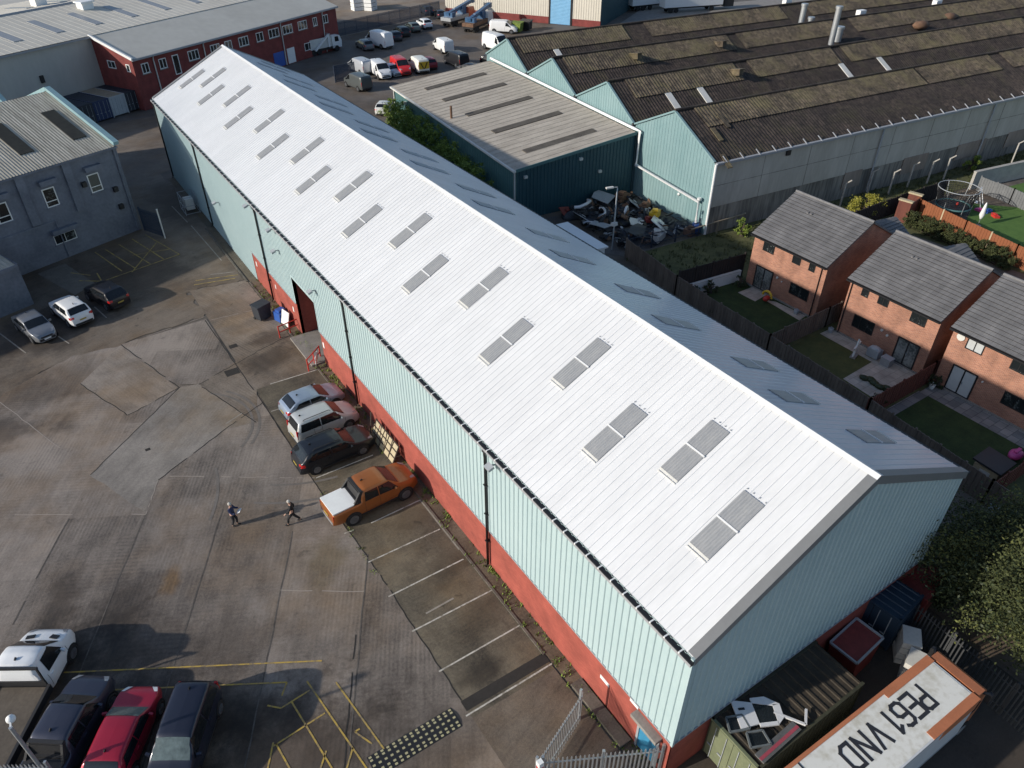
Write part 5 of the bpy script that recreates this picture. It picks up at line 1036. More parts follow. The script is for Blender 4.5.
# ================================================================== containers by the grey shed
def container(label, x, y, rz, L, m, roofm, doors=None, h=2.59):
    t = thing('shipping_container', label, 'container', (x, y, 0), rz); Wc = 2.44
    mb = MB(); corr(mb, (0, 0, .15), (1, 0, 0), (0, 0, 1), L, h-.25, (0, -1, 0), .3, .04); corr(mb, (0, Wc, .15), (1, 0, 0), (0, 0, 1), L, h-.25, (0, 1, 0), .3, .04); corr(mb, (L, 0, .15), (0, 1, 0), (0, 0, 1), Wc, h-.25, (1, 0, 0), .3, .04)
    for xx in (.0, L-.12):
        for yy in (-.04, Wc-.08): mb.box(xx, yy, 0, xx+.12, yy+.12, h)
    for yy in (-.045, Wc-.075): mb.box(.12, yy, h-.12, L-.12, yy+.12, h); mb.box(.12, yy, .02, L-.12, yy+.12, .16)
    mb.build('walls', m, t)
    mb = MB(); corr(mb, (.06, .06, h-.06), (1, 0, 0), (0, 1, 0), L-.12, Wc-.12, (0, 0, 1), .42, .05); mb.build('roof', roofm, t)
    mb = MB(); mb.box(-.04, .06, .16, .0, Wc/2-.01, h-.12); mb.box(-.04, Wc/2+.01, .16, 0, Wc-.06, h-.12); mb.box(-.03, -.04, h-.11, .1, Wc+.04, h); dr_ = mb.build('doors', doors or m, t)
    mb = MB()
    for y_ in (.35, .9, Wc-.9, Wc-.35): mb.tube([(-.07, y_, .2), (-.07, y_, h-.15)], .022, 6); mb.box(-.10, y_-.02, 1.0, -.06, y_+.22, 1.05)
    mb.build('lock_rods', 'steel_grey', dr_); return t
M['cont_blue'] = mat('navy_container', (.025, .04, .10), .6, .2, 1); M['cont_grey'] = mat('pale_grey_container', (.42, .44, .45), .6, .1, 1); M['cont_dark'] = mat('dark_container', (.03, .035, .045), .6, .25, 1); M['cont_sand'] = mat('sandy_container_roof', (.30, .25, .18), .8, .2, 1)
M['cont_green'] = mat('green_container', (.12, .14, .08), .65, .18, 1.2, c2=(.18, .20, .12)); M['cont_green_shade'] = mat('shaded_green_container', (.03, .03, .018), .7, .2, 1, c2=(.06, .06, .034)); M['cont_brown'] = mat('rusty_brown_roof', (.022, .017, .012), .85, .3, 1.0, c2=(.062, .048, .032))
cd = math.atan2(3.3, 5.6); cax = RA+R(90)
for i, (m, rm_, lab) in enumerate((('cont_dark', 'cont_dark', 'dark container, leftmost of four by the grey shed'), ('cont_blue', 'cont_dark', 'navy blue container with white door marks beside the pale grey container'), ('cont_grey', 'cont_sand', 'pale grey container with a sandy roof beside the brick offices'), ('cont_dark', 'cont_dark', 'black container nearest the corner of the brick offices'))):
    p = Vector((-3.5, 105.2, 0))+Vector((math.cos(RA), math.sin(RA), 0))*(2.5*(i-.05)); container(lab, p.x, p.y, cax, 6.06, m, rm_)

# ================================================================== containers and lorry beside the near gable
gc = container('green container with a rusty brown ribbed roof beside the near gable', 2.15, -2.55, 0, 6.5, 'cont_green_shade', 'cont_brown', doors='cont_green')  # walls darker than the doors: their shade is put into the green
def bx_thing(name, label, cat, mb, m, loc, rz=0, group=None):
    o = mb.build(name, m, None, loc, rz); return tag(o, label, cat, group)
zt = 2.595
M['panel_white'] = mat('white_door_skin', (.66, .66, .67), .35, .06, 2, coat=.4)
t = thing('vehicle_door', 'white van door panel with a dark window lying on the green container roof', 'door', (3.85, -.95, zt), R(-27)); t.scale = (.86, .9, 1); mb = MB()
P_ = [(-1.1, -.75), (.75, -.75), (1.1, -.45), (1.15, .2), (.55, .62), (-1.1, .62)]
hole = [(-.1, -.55), (.6, -.55), (.75, .1), (.05, .35)]
mb.prism([(-1.1, -.75), (-.15, -.6), (-.15, .4), (-1.1, .62)], .08, .16); mb.prism([(-.15, .38), (.8, .15), (1.15, .2), (.55, .62), (-.15, .62)], .08, .16); mb.prism([(-.15, -.75), (.75, -.75), (.75, -.58), (-.15, -.58)], .08, .16); mb.prism([(.72, -.75), (1.1, -.45), (1.15, .2), (.8, .2)], .08, .16); mb.build('panel', 'panel_white', t)
MB().prism([(-.15, -.6), (.73, -.6), (.8, .18), (-.15, .40)], .09, .13).build('window', 'glass_car', t); MB().box(-.9, .1, .161, -.6, .2, .19).build('handle', 'black', t)
M['board_frame'] = mat('dull_metal_frame', (.13, .145, .15), .5, .2, 3)
for (x, y, r_, lab) in ((2.75, -.85, -24, 'grey metal window frame at the container edge beside the white door panel'), (2.95, -1.75, -24, 'grey metal window frame between the door panel and the pink board')):
    t = thing('window_frame', lab, 'frame', (x, y, zt), R(r_)); mb = MB()
    for (a, b) in (((-.42, -.3), (.42, -.3)), ((.42, -.3), (.34, .3)), ((.34, .3), (-.34, .3)), ((-.34, .3), (-.42, -.3))): mb.bar((*a, .12), (*b, .12), .07, .10)
    mb.build('frame', 'board_frame', t); MB().box(-.33, -.25, .06, .33, .25, .1).build('pane', 'glass_car', t)
t = thing('signboard', 'grey board with a pinkish red stripe lying across the green container roof', 'board', (3.55, -2.28, zt), R(2)); M['board_grey'] = mat('dirty_grey_board', (.11, .11, .11), .6, .2, 2); M['stripe_pink'] = mat('dull_pink_stripe', (.34, .06, .085), .6, .15, 2); MB().box(-1.15, -.22, .05, 1.15, .22, .12).build('board', 'board_grey', t); MB().box(-1.15, -.11, .121, 1.15, .02, .128).build('stripe', 'stripe_pink', t)
for (a, b) in (((4.9, -2.45), (5.35, -1.95)), ((4.35, -1.3), (4.95, -2.45))): pass
mb = MB(); mb.bar((4.35, -1.35, zt+.12), (5.0, -2.42, zt+.12), .09); mb.bar((5.0, -2.42, zt+.12), (5.55, -2.0, zt+.12), .09); bx_thing('angle_trim', 'bent white strip lying beside the door panel on the green container', 'strip', mb, 'panel_white', (0, 0, 0))
mb = MB(); mb.tube([(1.2, -2.0, 1.2), (2.3, -3.5, 1.35)], .09, 8); bx_thing('pole', 'pale pole leaning against the green container doors', 'pole', mb, 'wood_pale', (0, 0, 0))
mb = MB(); mb.box(-.9, -.7, 0, .9, .7, 1.1); mb.box(-.6, -.5, 1.1, .7, .5, 1.5); bx_thing('scrap_crate', 'dark crate of scrap in front of the green container', 'crate', mb, 'rust', (1.15, -2.9, 0), .3)
# skip, blue container, red cage behind the green one
t = thing('skip', 'dull red open skip with a pale rim between the green and blue containers', 'skip', (10.9, -.85, 0), R(4)); t.scale = (.82, .85, 1); mb = MB(); mb.extrude([(-1.0, -.8, .05), (1.0, -.8, .05), (1.3, -.8, 1.65), (-1.3, -.8, 1.65)], (0, 1.6, 0)); M['skip_red'] = mat('dull_red_skip', (.20, .035, .03), .6, .25, 2); mb.recalc('tub', 'skip_red', t)
mb = MB()
for (a, b) in (((-1.3, -.8), (1.3, -.8)), ((1.3, -.8), (1.3, .8)), ((1.3, .8), (-1.3, .8)), ((-1.3, .8), (-1.3, -.8))): mb.bar((*a, 1.68), (*b, 1.68), .11)
mb.build('rim', 'steel_grey', t); MB().box(-1.1, -.7, 1.5, 1.1, .7, 1.62).build('load', 'skip_red', t)
M['cont_blue2'] = mat('faded_blue_container', (.012, .030, .055), .65, .2, 1.5)
container('faded blue container behind the red skip at the foot of the near gable', 12.9, -1.5, R(6), 2.2, 'cont_blue2', 'cont_blue2', h=2.4)
t = thing('skip', 'bright red skip half hidden under the tree beyond the blue container', 'skip', (16.4, -.6, 0), R(10)); mb = MB(); mb.extrude([(-.9, -.7, .05), (.9, -.7, .05), (1.2, -.7, 2.0), (-1.2, -.7, 2.0)], (0, 1.6, 0)); mb.recalc('tub', 'skip_red', t); MB().box(-1.1, -.6, 1.9, 1.1, .8, 1.96).build('load', 'rust', t)
for i, (x, y) in enumerate(((12.45, -2.95), (13.35, -2.1))):
    mb = MB()
    for k in range(4): mb.obox((0, 0, .12+k*.42), 1.05, .8, .36, (0, 0, random.uniform(-.08, .08)))
    bx_thing('stone_stack', ['stack of pale green tinted blocks behind the lorry, nearer one', 'stack of pale green tinted blocks behind the lorry, farther one'][i], 'stack', mb, 'offwhite', (x, y+.0, 0), .4+i*.2)

# ---- the lorry with its registration painted on the roof
lo = thing('lorry', 'white box lorry with orange trim and PE61 VND painted on its roof', 'lorry', (6.1, -4.55, 0), R(-1.2))
HY, RZ_ = 1.17, 3.68; x0, x1 = -6.6, 4.95
M['lorry_roof'] = mat('dirty_white_roof', (.56, .53, .45), .6, .1, .5, c2=(.74, .725, .67), thr=(.38, .52)); M['lorry_side'] = mat('lorry_side', (.60, .61, .62), .45, .08, .8)
mb = MB(); mb.box(x0, -HY, 1.05, x1, HY, RZ_); mb.build('box_body', 'lorry_side', lo)
mb = MB(); mb.box(x0, -HY+.06, RZ_, 1.9, HY-.14, RZ_+.012); mb.box(1.9, -HY+.34, RZ_, x1-.08, HY-.34, RZ_+.014); mb.build('roof_sheet', 'lorry_roof', lo)
mb = MB(); mb.box(x0, HY-.14, RZ_, 1.9, HY+.01, RZ_+.03); mb.box(1.9, HY-.34, RZ_, x1+.02, HY+.01, RZ_+.032); mb.build('roof_edge_trim', 'orange', lo)
mb = MB(); mb.box(1.9, -HY-.01, RZ_, x1+.02, -HY+.34, RZ_+.032); mb.box(2.6, -HY-.02, 2.95, x1+.01, -HY-.002, RZ_); mb.build('roof_edge_trim', 'orange', lo)
mb = MB(); mb.box(x0, -HY-.012, RZ_-.12, 2.58, -HY-.002, RZ_+.0); mb.box(x0, -HY-.015, 1.05, x1, -HY-.002, 1.2); mb.build('side_rail', 'steel_grey', lo)
mb = MB(); mb.bar((-3.2, -HY+.06, RZ_+.02), (-3.2, HY-.14, RZ_+.02), .05, .03); mb.build('roof_strap', 'trim', lo)
# cab
mb = MB(); mb.extrude([(x1+.14, -1.05, .55), (x1+1.35, -1.05, .55), (x1+1.42, -1.05, 1.5), (x1+1.25, -1.05, 2.65), (x1+.85, -1.05, 3.45), (x1+.62, -1.05, 3.62), (x1+.14, -1.05, 3.66)], (0, 2.1, 0)); cb = mb.recalc('cab', 'orange', lo)
mb = MB(); mb.add([(x1+1.43, -.95, 1.55), (x1+1.43, .95, 1.55), (x1+1.27, .95, 2.6), (x1+1.27, -.95, 2.6)], [(0, 1, 2, 3)]); mb.build('windscreen', 'glass_car', cb)
for s in (-1, 1): MB().obox((x1+.75, s*1.055, 2.05), .7, .02, .75).build('side_window', 'glass_car', cb)
for s in (-1, 1): mb = MB(); mb.bar((x1+.5, s*1.0, 3.5), (x1+.75, s*1.24, 3.45), .09); mb.obox((x1+.8, s*1.26, 3.2), .2, .16, .5); mb.build('wing_mirror', 'black', lo)
mb = MB(); mb.box(x0+.1, -.45, .55, x1+.3, .45, 1.05); mb.build('chassis', 'black', lo)
for x in (-5.0, x1+.75):
    for s in (-1, 1): w_ = MB().tube([(x, s*.78, .5), (x, s*1.1, .5)], .5, 16).build('wheel', 'tyre', lo); MB().tube([(x, s*1.08, .5), (x, s*1.115, .5)], .28, 12).build('rim', 'steel', w_)
# painted registration: strokes in letter space (x right, y up, height 1), then turned to read towards the rear
GL = {'P': [[(0, 0), (0, 1), (.42, 1), (.55, .9), (.55, .62), (.42, .5), (0, .5)]], 'E': [[(.55, 1), (0, 1), (0, 0), (.55, 0)], [(0, .5), (.48, .5)]],
      '6': [[(.5, .93), (.38, 1), (.14, 1), (0, .86), (0, .12), (.14, 0), (.42, 0), (.55, .12), (.55, .44), (.42, .56), (.02, .56)]], '1': [[(.0, .8), (.22, 1), (.22, 0)]],
      'V': [[(0, 1), (.29, 0), (.58, 1)]], 'N': [[(0, 0), (0, 1), (.56, 0), (.56, 1)]], 'D': [[(0, 0), (0, 1), (.36, 1), (.56, .82), (.56, .18), (.36, 0), (0, 0)]]}
xs_ = {'P': 9.42, 'E': 8.80, '6': 8.12, '1': 7.42, 'V': 6.62, 'N': 5.82, 'D': 5.02}
TB, TH = -3.98, .93
M['black_paint'] = mat('black_paint', (.025, .025, .03), .6, .2, 2)
for ch, X in xs_.items():
    mb = MB(); zc = RZ_+.018
    cv_ = lambda p: Vector((X+.02-p[0]*.93-6.1, TB-p[1]*TH+4.55, zc))
    n_ = 0
    for st_ in GL[ch]:
        for a, b in zip(st_, st_[1:]):
            A, B = cv_(a), cv_(b); A.z += .0012*n_; B.z += .0012*n_; n_ += 1; d = (B-A).normalized()*.06; mb.bar(A-d*1.05, B+d*1.05, .14, .006)
    mb.build('letter', 'black_paint', lo)

# ================================================================== fences near the gate and the tree
palisade('palisade_fence', 'galvanised palisade fence across the bottom by the blue door', (-4.45, 2.45), (-.15, .15), 2.4, 'steel', .17)
palisade('palisade_gate', 'open galvanised gate leaf swung towards the long wall', (-4.55, 2.55), (-1.35, 3.85), 2.4, 'steel', .15, cat='gate', pw=.05)
t = thing('gate_post', 'red and white striped gate post at the bottom by the palisade gate', 'post', (-4.62, 2.42, 0)); MB().box(-.1, -.1, 0, .1, .1, 2.1).build('post', 'red', t); MB().box(-.11, -.11, 2.1, .11, .11, 2.4).build('cap', 'white', t)
M['steel_dark'] = mat('dull_dark_steel', (.05, .052, .055), .6, .2, 3); palisade('palisade_fence', 'dark palisade fence between the lorry yard and the big tree', (14.5, -.4), (13.9, -12), 2.4, 'steel_dark', .17)
palisade('palisade_fence', 'pale palisade fence tops at the bottom left corner', (-22.5, 14.25), (-20.75, 13.1), 2.4, 'steel', .15)
t = thing('camera_post', 'grey steel camera post with a white dome at the bottom left', 'post', (-20.95, 13.35, 0)); MB().tube([(0, 0, 0), (0, 0, 4.9)], .07, 10).build('pole', 'steel', t)
mb = MB(); mb.bar((0, 0, 4.85), (.05, .28, 5.0), .06); mb.ball((.06, .32, 4.95), .17, n=12); mb.build('dome', 'white', t)
# people
def person(label, loc, rz, top, legs, hair, stride, armf, item=None):
    t = thing('person', label, 'person', loc, rz)
    def skin(name, verts, edges, m, par, sub=2):
        me = bpy.data.meshes.new(name); me.from_pydata([v[:3] for v in verts], edges, []); o = bpy.data.objects.new(name, me); COL.objects.link(o); o.parent = par
        md = o.modifiers.new('skin', 'SKIN'); md.use_smooth_shade = True
        for i, v in enumerate(verts): me.skin_vertices[0].data[i].radius = (v[3], v[3]*(v[4] if len(v) > 4 else 1))
        me.skin_vertices[0].data[0].use_root = True
        s_ = o.modifiers.new('sub', 'SUBSURF'); s_.levels = s_.render_levels = sub; me.materials.append(M[m] if isinstance(m, str) else m); return o
    st = stride; hip = .93
    F = [(st, .10), (-st, -.10)]      # foot x, y
    kx = [st*.62+.06, -st*.35+.06]
    vs = [(0, 0, hip, .13, .8)]; ed = []
    def chain(p, pts):
        for q_ in pts: vs.append(q_); ed.append((p, len(vs)-1)); p = len(vs)-1
        return p
    ch = chain(0, [(0, 0, 1.15, .13, .75), (.01, 0, 1.38, .15, .7), (.02, 0, 1.50, .06), (.04, 0, 1.58, .065), (.05, 0, 1.68, .095), (.05, 0, 1.76, .06)])
    for s, (fx, fy), k_ in ((1, F[0], kx[0]), (-1, F[1], kx[1])):
        chain(0, [(.0, s*.10, hip-.04, .10), (k_, s*.10, .50, .065), (fx-.02, s*.10, .10, .042), (fx+.02, s*.10, .045, .045), (fx+.14, s*.10, .035, .035)])
    hands = []
    for s, (ex, ez, hx, hz) in ((1, armf[0]), (-1, armf[1])):
        w_ = chain(2, [(.0, s*.19, 1.40, .065), (ex, s*.25, ez, .045), (hx, s*.23, hz, .032), (hx+(.05 if hx > .15 else .0), s*.23, hz-.06, .036, .6)])
        base = vs[w_][:3]; hands.append(base)
        for j, (dy, ln) in enumerate(((-.03, .065), (-.01, .075), (.012, .07), (.032, .055))): chain(w_, [(base[0]+.02, base[1]+dy, base[2]-ln*.6, .009), (base[0]+.03, base[1]+dy, base[2]-ln, .008)])
        chain(w_, [(base[0]+.04, base[1]-s*.035, base[2]-.01, .010), (base[0]+.06, base[1]-s*.04, base[2]-.035, .009)])
    b = skin('body', vs, ed, 'skin', t)
    # clothes follow the same joints, slightly wider
    jv = [(0, 0, hip-.16, .165, .88), (0, 0, hip-.02, .165, .85), (0, 0, 1.15, .16, .78), (.01, 0, 1.38, .175, .72), (.02, 0, 1.48, .085)]; je = [(0, 1), (1, 2), (2, 3), (3, 4)]
    for s, (ex, ez, hx, hz) in ((1, armf[0]), (-1, armf[1])):
        n0 = len(jv); jv += [(.0, s*.19, 1.40, .085), (ex, s*.25, ez, .065), (hx-.01, s*.23, hz+.03, .05)]; je += [(3, n0), (n0, n0+1), (n0+1, n0+2)]
    skin('jacket', jv, je, top, t)
    lv_ = [(0, 0, hip+.02, .145, .85)]; le = []
    for s, (fx, fy), k_ in ((1, F[0], kx[0]), (-1, F[1], kx[1])):
        n0 = len(lv_); lv_ += [(.0, s*.10, hip-.08, .115), (k_, s*.10, .50, .085), (fx-.02, s*.10, .12, .065)]; le += [(0, n0), (n0, n0+1), (n0+1, n0+2)]
    skin('trousers', lv_, le, legs, t)
    for s, (fx, fy) in ((1, F[0]), (-1, F[1])): MB().ball((fx+.05, s*.10, .05), .09, n=10, sc=(1.6, .6, .55)).build('shoe', 'black', t)
    mb = MB(); mb.ball((.03, 0, 1.70), .112, n=12, sc=(1, .9, 1.0)); mb.build('hair', hair, t)
    mb = MB(); mb.obox((.145, 0, 1.665), .03, .025, .04); mb.build('nose', 'skin', b)
    mb = MB()
    for s in (-1, 1): mb.ball((.135, s*.035, 1.69), .012, n=6)
    mb.build('eyes', 'black', b)
    for s in (-1, 1): MB().ball((.045, s*.098, 1.67), .026, n=8, sc=(.8, .4, 1.2)).build('ear', 'skin', b)
    return t, hands
M['navy_cloth'] = mat('navy_cloth', (.025, .035, .09), .85, .2, 6); M['black_cloth'] = mat('black_cloth', (.014, .014, .016), .85, .2, 6); M['grey_hair'] = mat('grey_hair', (.42, .40, .37), .8, .15, 12); M['dark_trouser'] = mat('dark_trouser', (.025, .025, .03), .85, .2, 6)
t1, hd = person('person in a navy jacket and dark trousers standing in the yard holding white papers', (-10.45, 23.75, 0), R(-35), 'navy_cloth', 'dark_trouser', 'grey_hair', .10, ((.12, 1.14, .34, 1.16), (.12, 1.14, .34, 1.14)))
p = Matrix.Rotation(R(-35), 4, 'Z') @ Vector((.44, 0, 1.16)); mb = MB(); mb.obox((0, 0, 0), .24, .34, .012, (0, -.5, 0)); bx_thing('papers', 'white sheets of paper held by the person in the navy jacket', 'papers', mb, 'white', Vector((-10.45, 23.75, 0))+p, R(-35))
person('person in black with grey hair striding across the yard behind the orange pickup', (-7.62, 22.1, 0), R(165), 'black_cloth', 'black_cloth', 'grey_hair', .34, ((.16, 1.14, .34, 1.02), (-.16, 1.14, -.10, .92)))

# ================================================================== yard odds and ends by the long wall
t = thing('pallet_screen', 'pale timber grid frame leaning on the red wall beside the orange pickup', 'frame', (-.85, 24.9, 0), R(90)); t.scale = (.84, .9, .88); mb = MB()
for i in range(6): mb.bar((-1.9+i*.76, .0, .05), (-1.9+i*.95, -.62, 1.45), .09, .06)
for k_ in range(4): f = k_/3; mb.bar((-1.95, -.62*f*.98-.0, .08+1.32*f), (1.95, -.62*f*.98, .08+1.32*f), .09, .06)
mb.build('slats', 'wood_dark' if False else 'bark', t)
mb = MB()
for i in range(5):
    for k_ in range(3):
        f0, f1 = k_/3+.04, (k_+1)/3-.04; xa, xb = -1.84+i*.76, -1.84+i*.76+.64
        mb.quad((xa, -.62*f0+.02, .08+1.32*f0), (xb, -.62*f0+.02, .08+1.32*f0), (xb, -.62*f1+.02, .08+1.32*f1), (xa, -.62*f1+.02, .08+1.32*f1))
mb.build('boards', 'wood_pale', t)
t = thing('wheelie_bin', 'dark wheeled bin standing on the concrete near the goods entrance', 'bin', (-1.75, 44.6, 0), R(20)); mb = MB(); mb.extrude([(-.5, -.4, .1), (.5, -.4, .1), (.62, -.45, 1.25), (-.62, -.45, 1.25)], (0, .85, 0)); mb.recalc('tub', 'cont_dark', t); mb = MB(); mb.obox((0, .02, 1.3), 1.3, .95, .1, (.05, 0, 0)); mb.build('lid', 'cont_dark', t)
for s in (-1, 1): MB().tube([(s*.45, .4, .12), (s*.55, .4, .12)], .12, 10).build('wheel', 'tyre', t)
mb = MB(); mb.obox((0, 0, .62), .06, 1.0, 1.2, (0, .25, 0)); bx_thing('white_board', 'white board leaning beside the goods entrance', 'board', mb, 'white', (-.55, 42.6, 0), .2)
mb = MB(); mb.box(-.4, -.4, 0, .4, .4, .8); mb.box(-.3, -.3, .8, .3, .2, 1.0); bx_thing('blue_crate', 'small blue crate next to the leaning white board', 'crate', mb, 'blue', (-.6, 43.6, 0), .3)
def barrier(label, x, y, rz):
    t = thing('safety_barrier', label, 'barrier', (x, y, 0), rz); mb = MB()
    for z in (.5, 1.0): mb.tube([(-.9, 0, z), (.9, 0, z)], .045, 8)
    mb.build('rails', 'red', t)
    for s in (-.9, 0, .9): MB().tube([(s, 0, 0), (s, 0, 1.05)], .05, 8).build('post', 'red', t)
barrier('red tubular barrier on the far side of the goods entrance', -.75, 41.2, R(10)); barrier('red tubular barrier on the near side of the goods entrance', -.75, 36.2, R(40))
MB_ = MB().box(-.5, -.03, .4, .5, .03, .9); bx_thing('warning_board', 'small red and white board by the near barrier', 'sign', MB_, 'white', (-.62, 36.0, 0), R(60))
t = thing('plant_cage', 'steel mesh cage with a white unit against the far end of the long wall', 'cage', (-.95, 69.2, 0), R(90)); mb = MB()
for x in (-1, 0, 1):
    for y in (-.7, .7): mb.bar((x, y, 0), (x, y, 1.8), .05)
for z in (.1, .9, 1.8):
    for y in (-.7, .7): mb.bar((-1, y, z), (1, y, z), .04)
    for x in (-1, 1): mb.bar((x, -.7, z), (x, .7, z), .04)
mb.build('cage_frame', 'steel_grey', t); MB().box(-.5, -.4, .3, .5, .4, 1.4).build('unit', 'offwhite', t)
palisade('palisade_gate', 'dark blue gate leaf with a pale post beside the slate blue offices', (-6.0, 66.9), (-4.75, 64.2), 2.5, 'fence_blue', .16, cat='gate', pw=.1)
t = thing('gate_post', 'tall pale post at the end of the dark blue gate leaf', 'post', (-4.72, 64.05, 0)); MB().box(-.06, -.06, 0, .06, .06, 2.9).build('post', 'offwhite', t); MB().box(-.08, -.08, 2.9, .08, .08, 2.95).build('cap', 'offwhite', t)
# weeds along the foot of the wall
def blades(mb, x, y, z, r, n, h0, h1, w=.05):
    for _ in range(n):
        a = random.random()*math.tau; q_ = r*math.sqrt(random.random()); px, py = x+q_*math.cos(a), y+q_*math.sin(a); b = random.random()*math.tau; h = random.uniform(h0, h1); l = random.uniform(.1, .6)*h
        dx, dy = math.cos(b)*w, math.sin(b)*w; tx, ty = math.cos(b+1.3)*l, math.sin(b+1.3)*l
        mb.add([(px-dx, py-dy, z), (px+dx, py+dy, z), (px+tx, py+ty, z+h)], [(0, 1, 2)])
mb = MB()
for _ in range(260):
    y = random.uniform(1, 51); blades(mb, random.choice((-.74, -.1, -.35))+random.uniform(-.08, .08), y, .03, .16, 8, .05, .22, .03)
for _ in range(30): blades(mb, -5.3+random.uniform(-.15, .15), random.uniform(15.5, 23.5), .01, .15, 6, .03, .10, .03)
tag(mb.build('weeds', 'leaf_hedge'), 'green weeds growing along the kerb at the foot of the long red wall', 'weeds', kind='stuff')

# ================================================================== gardens
def pxs(*pp): return [tuple(at(*p)[:2]) for p in pp]
struct(MB().add([(16.9, -40, .0), (29.5, -40, .0), (29.5, 36, .0), (16.9, 36, .0)], [(0, 1, 2, 3)]).build('side_alley', 'asphalt'))
sheet('garden_soil', [(26.5, -4), (60, -6), (60, 29), (28.3, 29)], .004, 'dirt_dark' if False else 'weeds')
sheet('drive', [(43.6, -6), (58, -6), (56, 20), (55, 29), (43.6, 29)], .008, 'asphalt')
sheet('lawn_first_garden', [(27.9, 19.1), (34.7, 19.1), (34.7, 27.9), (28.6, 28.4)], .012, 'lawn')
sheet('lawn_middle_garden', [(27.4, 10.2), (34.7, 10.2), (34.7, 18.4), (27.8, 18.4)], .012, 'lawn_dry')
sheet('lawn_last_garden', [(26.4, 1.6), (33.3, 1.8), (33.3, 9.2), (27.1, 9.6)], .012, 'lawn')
sheet('patio', pxs((737.8, 292.7), (751.9, 287.2), (768, 294.2), (755, 301.5)), .02, 'slab')
sheet('patio', pxs((764, 300), (776, 302), (806, 316), (799, 320.5), (774, 305.5)), .02, 'slab')
sheet('patio', [(33.45, 10.4), (34.78, 10.4), (34.78, 18.3), (33.45, 18.3)], .02, 'slab')
sheet('patio', pxs((843, 379), (872, 362), (908, 366), (918, 374), (874, 399)), .024, 'slab')
sheet('patio', [(33.1, 1.0), (34.78, 1.0), (34.78, 9.6), (33.1, 9.6)], .02, 'slab_grey')
sheet('patio', [(27.2, 9.0), (33.1, 9.0), (33.1, 9.7), (27.2, 9.7)], .018, 'slab_grey')
def board_fence(name, label, pts, h, m, t=.05, post=1.83, postm=None, steps=True):
    o = thing(name, label, 'fence', (pts[0][0], pts[0][1], 0)); P0 = Vector((*pts[0], 0)); mb = MB(); mp_ = MB(); posts = []
    for a, b in zip(pts, pts[1:]):
        A, B = Vector((*a, 0))-P0, Vector((*b, 0))-P0; d = B-A; L = d.length; d.normalize(); s = Vector((-d.y, d.x, 0)); n = max(1, round(L/post))
        for i in range(n):
            hh = h+random.uniform(-.05, .05); k = max(1, round(L/n/.15))
            for j in range(k):
                a0 = A+d*(L*(i+j/k)/n); a1 = A+d*(L*(i+(j+.96)/k)/n); off = s*(.012 if j % 2 else -.012); e = random.uniform(-.012, .012)
                q0 = [a0-s*t/2+off, a1-s*t/2+off, a1+s*t/2+off, a0+s*t/2+off]; mb.add([v+Vector((0, 0, .03)) for v in q0]+[v+Vector((0, 0, hh+e)) for v in q0], [(4, 5, 6, 7), (0, 1, 5, 4), (1, 2, 6, 5), (2, 3, 7, 6), (3, 0, 4, 7)])
            posts.append(A+d*(L*i/n))
        posts.append(B)
    mb.build('board_panel', m, o)
    for q_ in posts: MB().box(q_.x-.06, q_.y-.06, 0, q_.x+.06, q_.y+.06, h+.1).build('post', postm or m, o)
    return o
board_fence('garden_fence', 'long weathered brown board fence between the warehouse and the house gardens', [(29.3, 36.5), (28.2, 28.9), (27.6, 18.6), (27.0, 9.8), (26.2, 1.3), (25.6, -6)], 1.85, 'fence_wood')
board_fence('garden_fence', 'black tall fence along the first garden above a low white wall', [(28.25, 28.75), (35.2, 28.0)], 2.35, 'fence_dark')
board_fence('garden_fence', 'black fence along the factory side behind the houses and hedge', [(44.5, 28.8), (60.5, 28.7), (66.5, 28.4)], 1.9, 'fence_dark')
board_fence('garden_fence', 'dark brown fence between the first and middle gardens', [(27.65, 18.75), (34.6, 18.75), (37.5, 18.75)], 1.75, 'fence_wood')
board_fence('garden_fence', 'red brown fence between the middle and last gardens', [(27.05, 9.9), (34.6, 9.9), (37.5, 9.9)], 1.75, 'fence_red')
board_fence('garden_fence', 'red brown fence by the small shed at the near end of the last garden', [(26.4, 1.25), (33, 1.25)], 1.5, 'fence_red')
board_fence('garden_fence', 'bright orange fence with pale posts behind the houses', [(59.9, 28.3), (59.3, 26.8), (58.2, 21.5), (57.2, 16.2), (56.3, 9)], 1.95, 'fence_orange', postm='wood_pale', post=2.6)
M['fence_grey'] = mat('grey_boards', (.12, .125, .13), .8, .2, 1.5, c2=(.18, .185, .19), world=True); board_fence('garden_fence', 'grey board fence behind the trampoline', [(71.2, 27.3), (70.6, 23.5), (69.6, 19.0), (69, 14)], 1.6, 'fence_grey')
gw = thing('garden_wall', 'low white rendered wall along the edge of the first garden', 'wall', (28.4, 28.45, 0), math.atan2(-.7, 6.6)); MB().box(0, -.15, 0, 6.3, .05, .95).build('wall_body', 'white', gw); MB().box(0, -.19, .95, 6.3, .09, 1.03).build('coping', 'offwhite', gw)
lw = thing('garden_wall', 'long pale concrete wall beside the upper lawn at the right edge', 'wall', (70.9, 28.0, 0), math.atan2(-2.3, 14)); MB().box(0, -.15, 0, 40, .15, 1.9).build('wall_body', 'concrete_light', lw); MB().box(0, -.2, 1.9, 40, .2, 2.0).build('coping', 'concrete_light', lw)
sheet('artificial_lawn', [(60.4, 15), (69, 14.5), (70.4, 22.5), (67.5, 25.6), (60.5, 22.6)], .016, 'lawn_bright')
sheet('upper_lawn', [(71.8, 26.5), (110, 21), (110, 5), (70.2, 14)], .016, 'lawn_bright')
sheet('trampoline_patio', [(59.8, 23), (66, 25.6), (70.2, 24), (70.9, 28.1), (60.4, 28.5)], .014, 'asphalt')
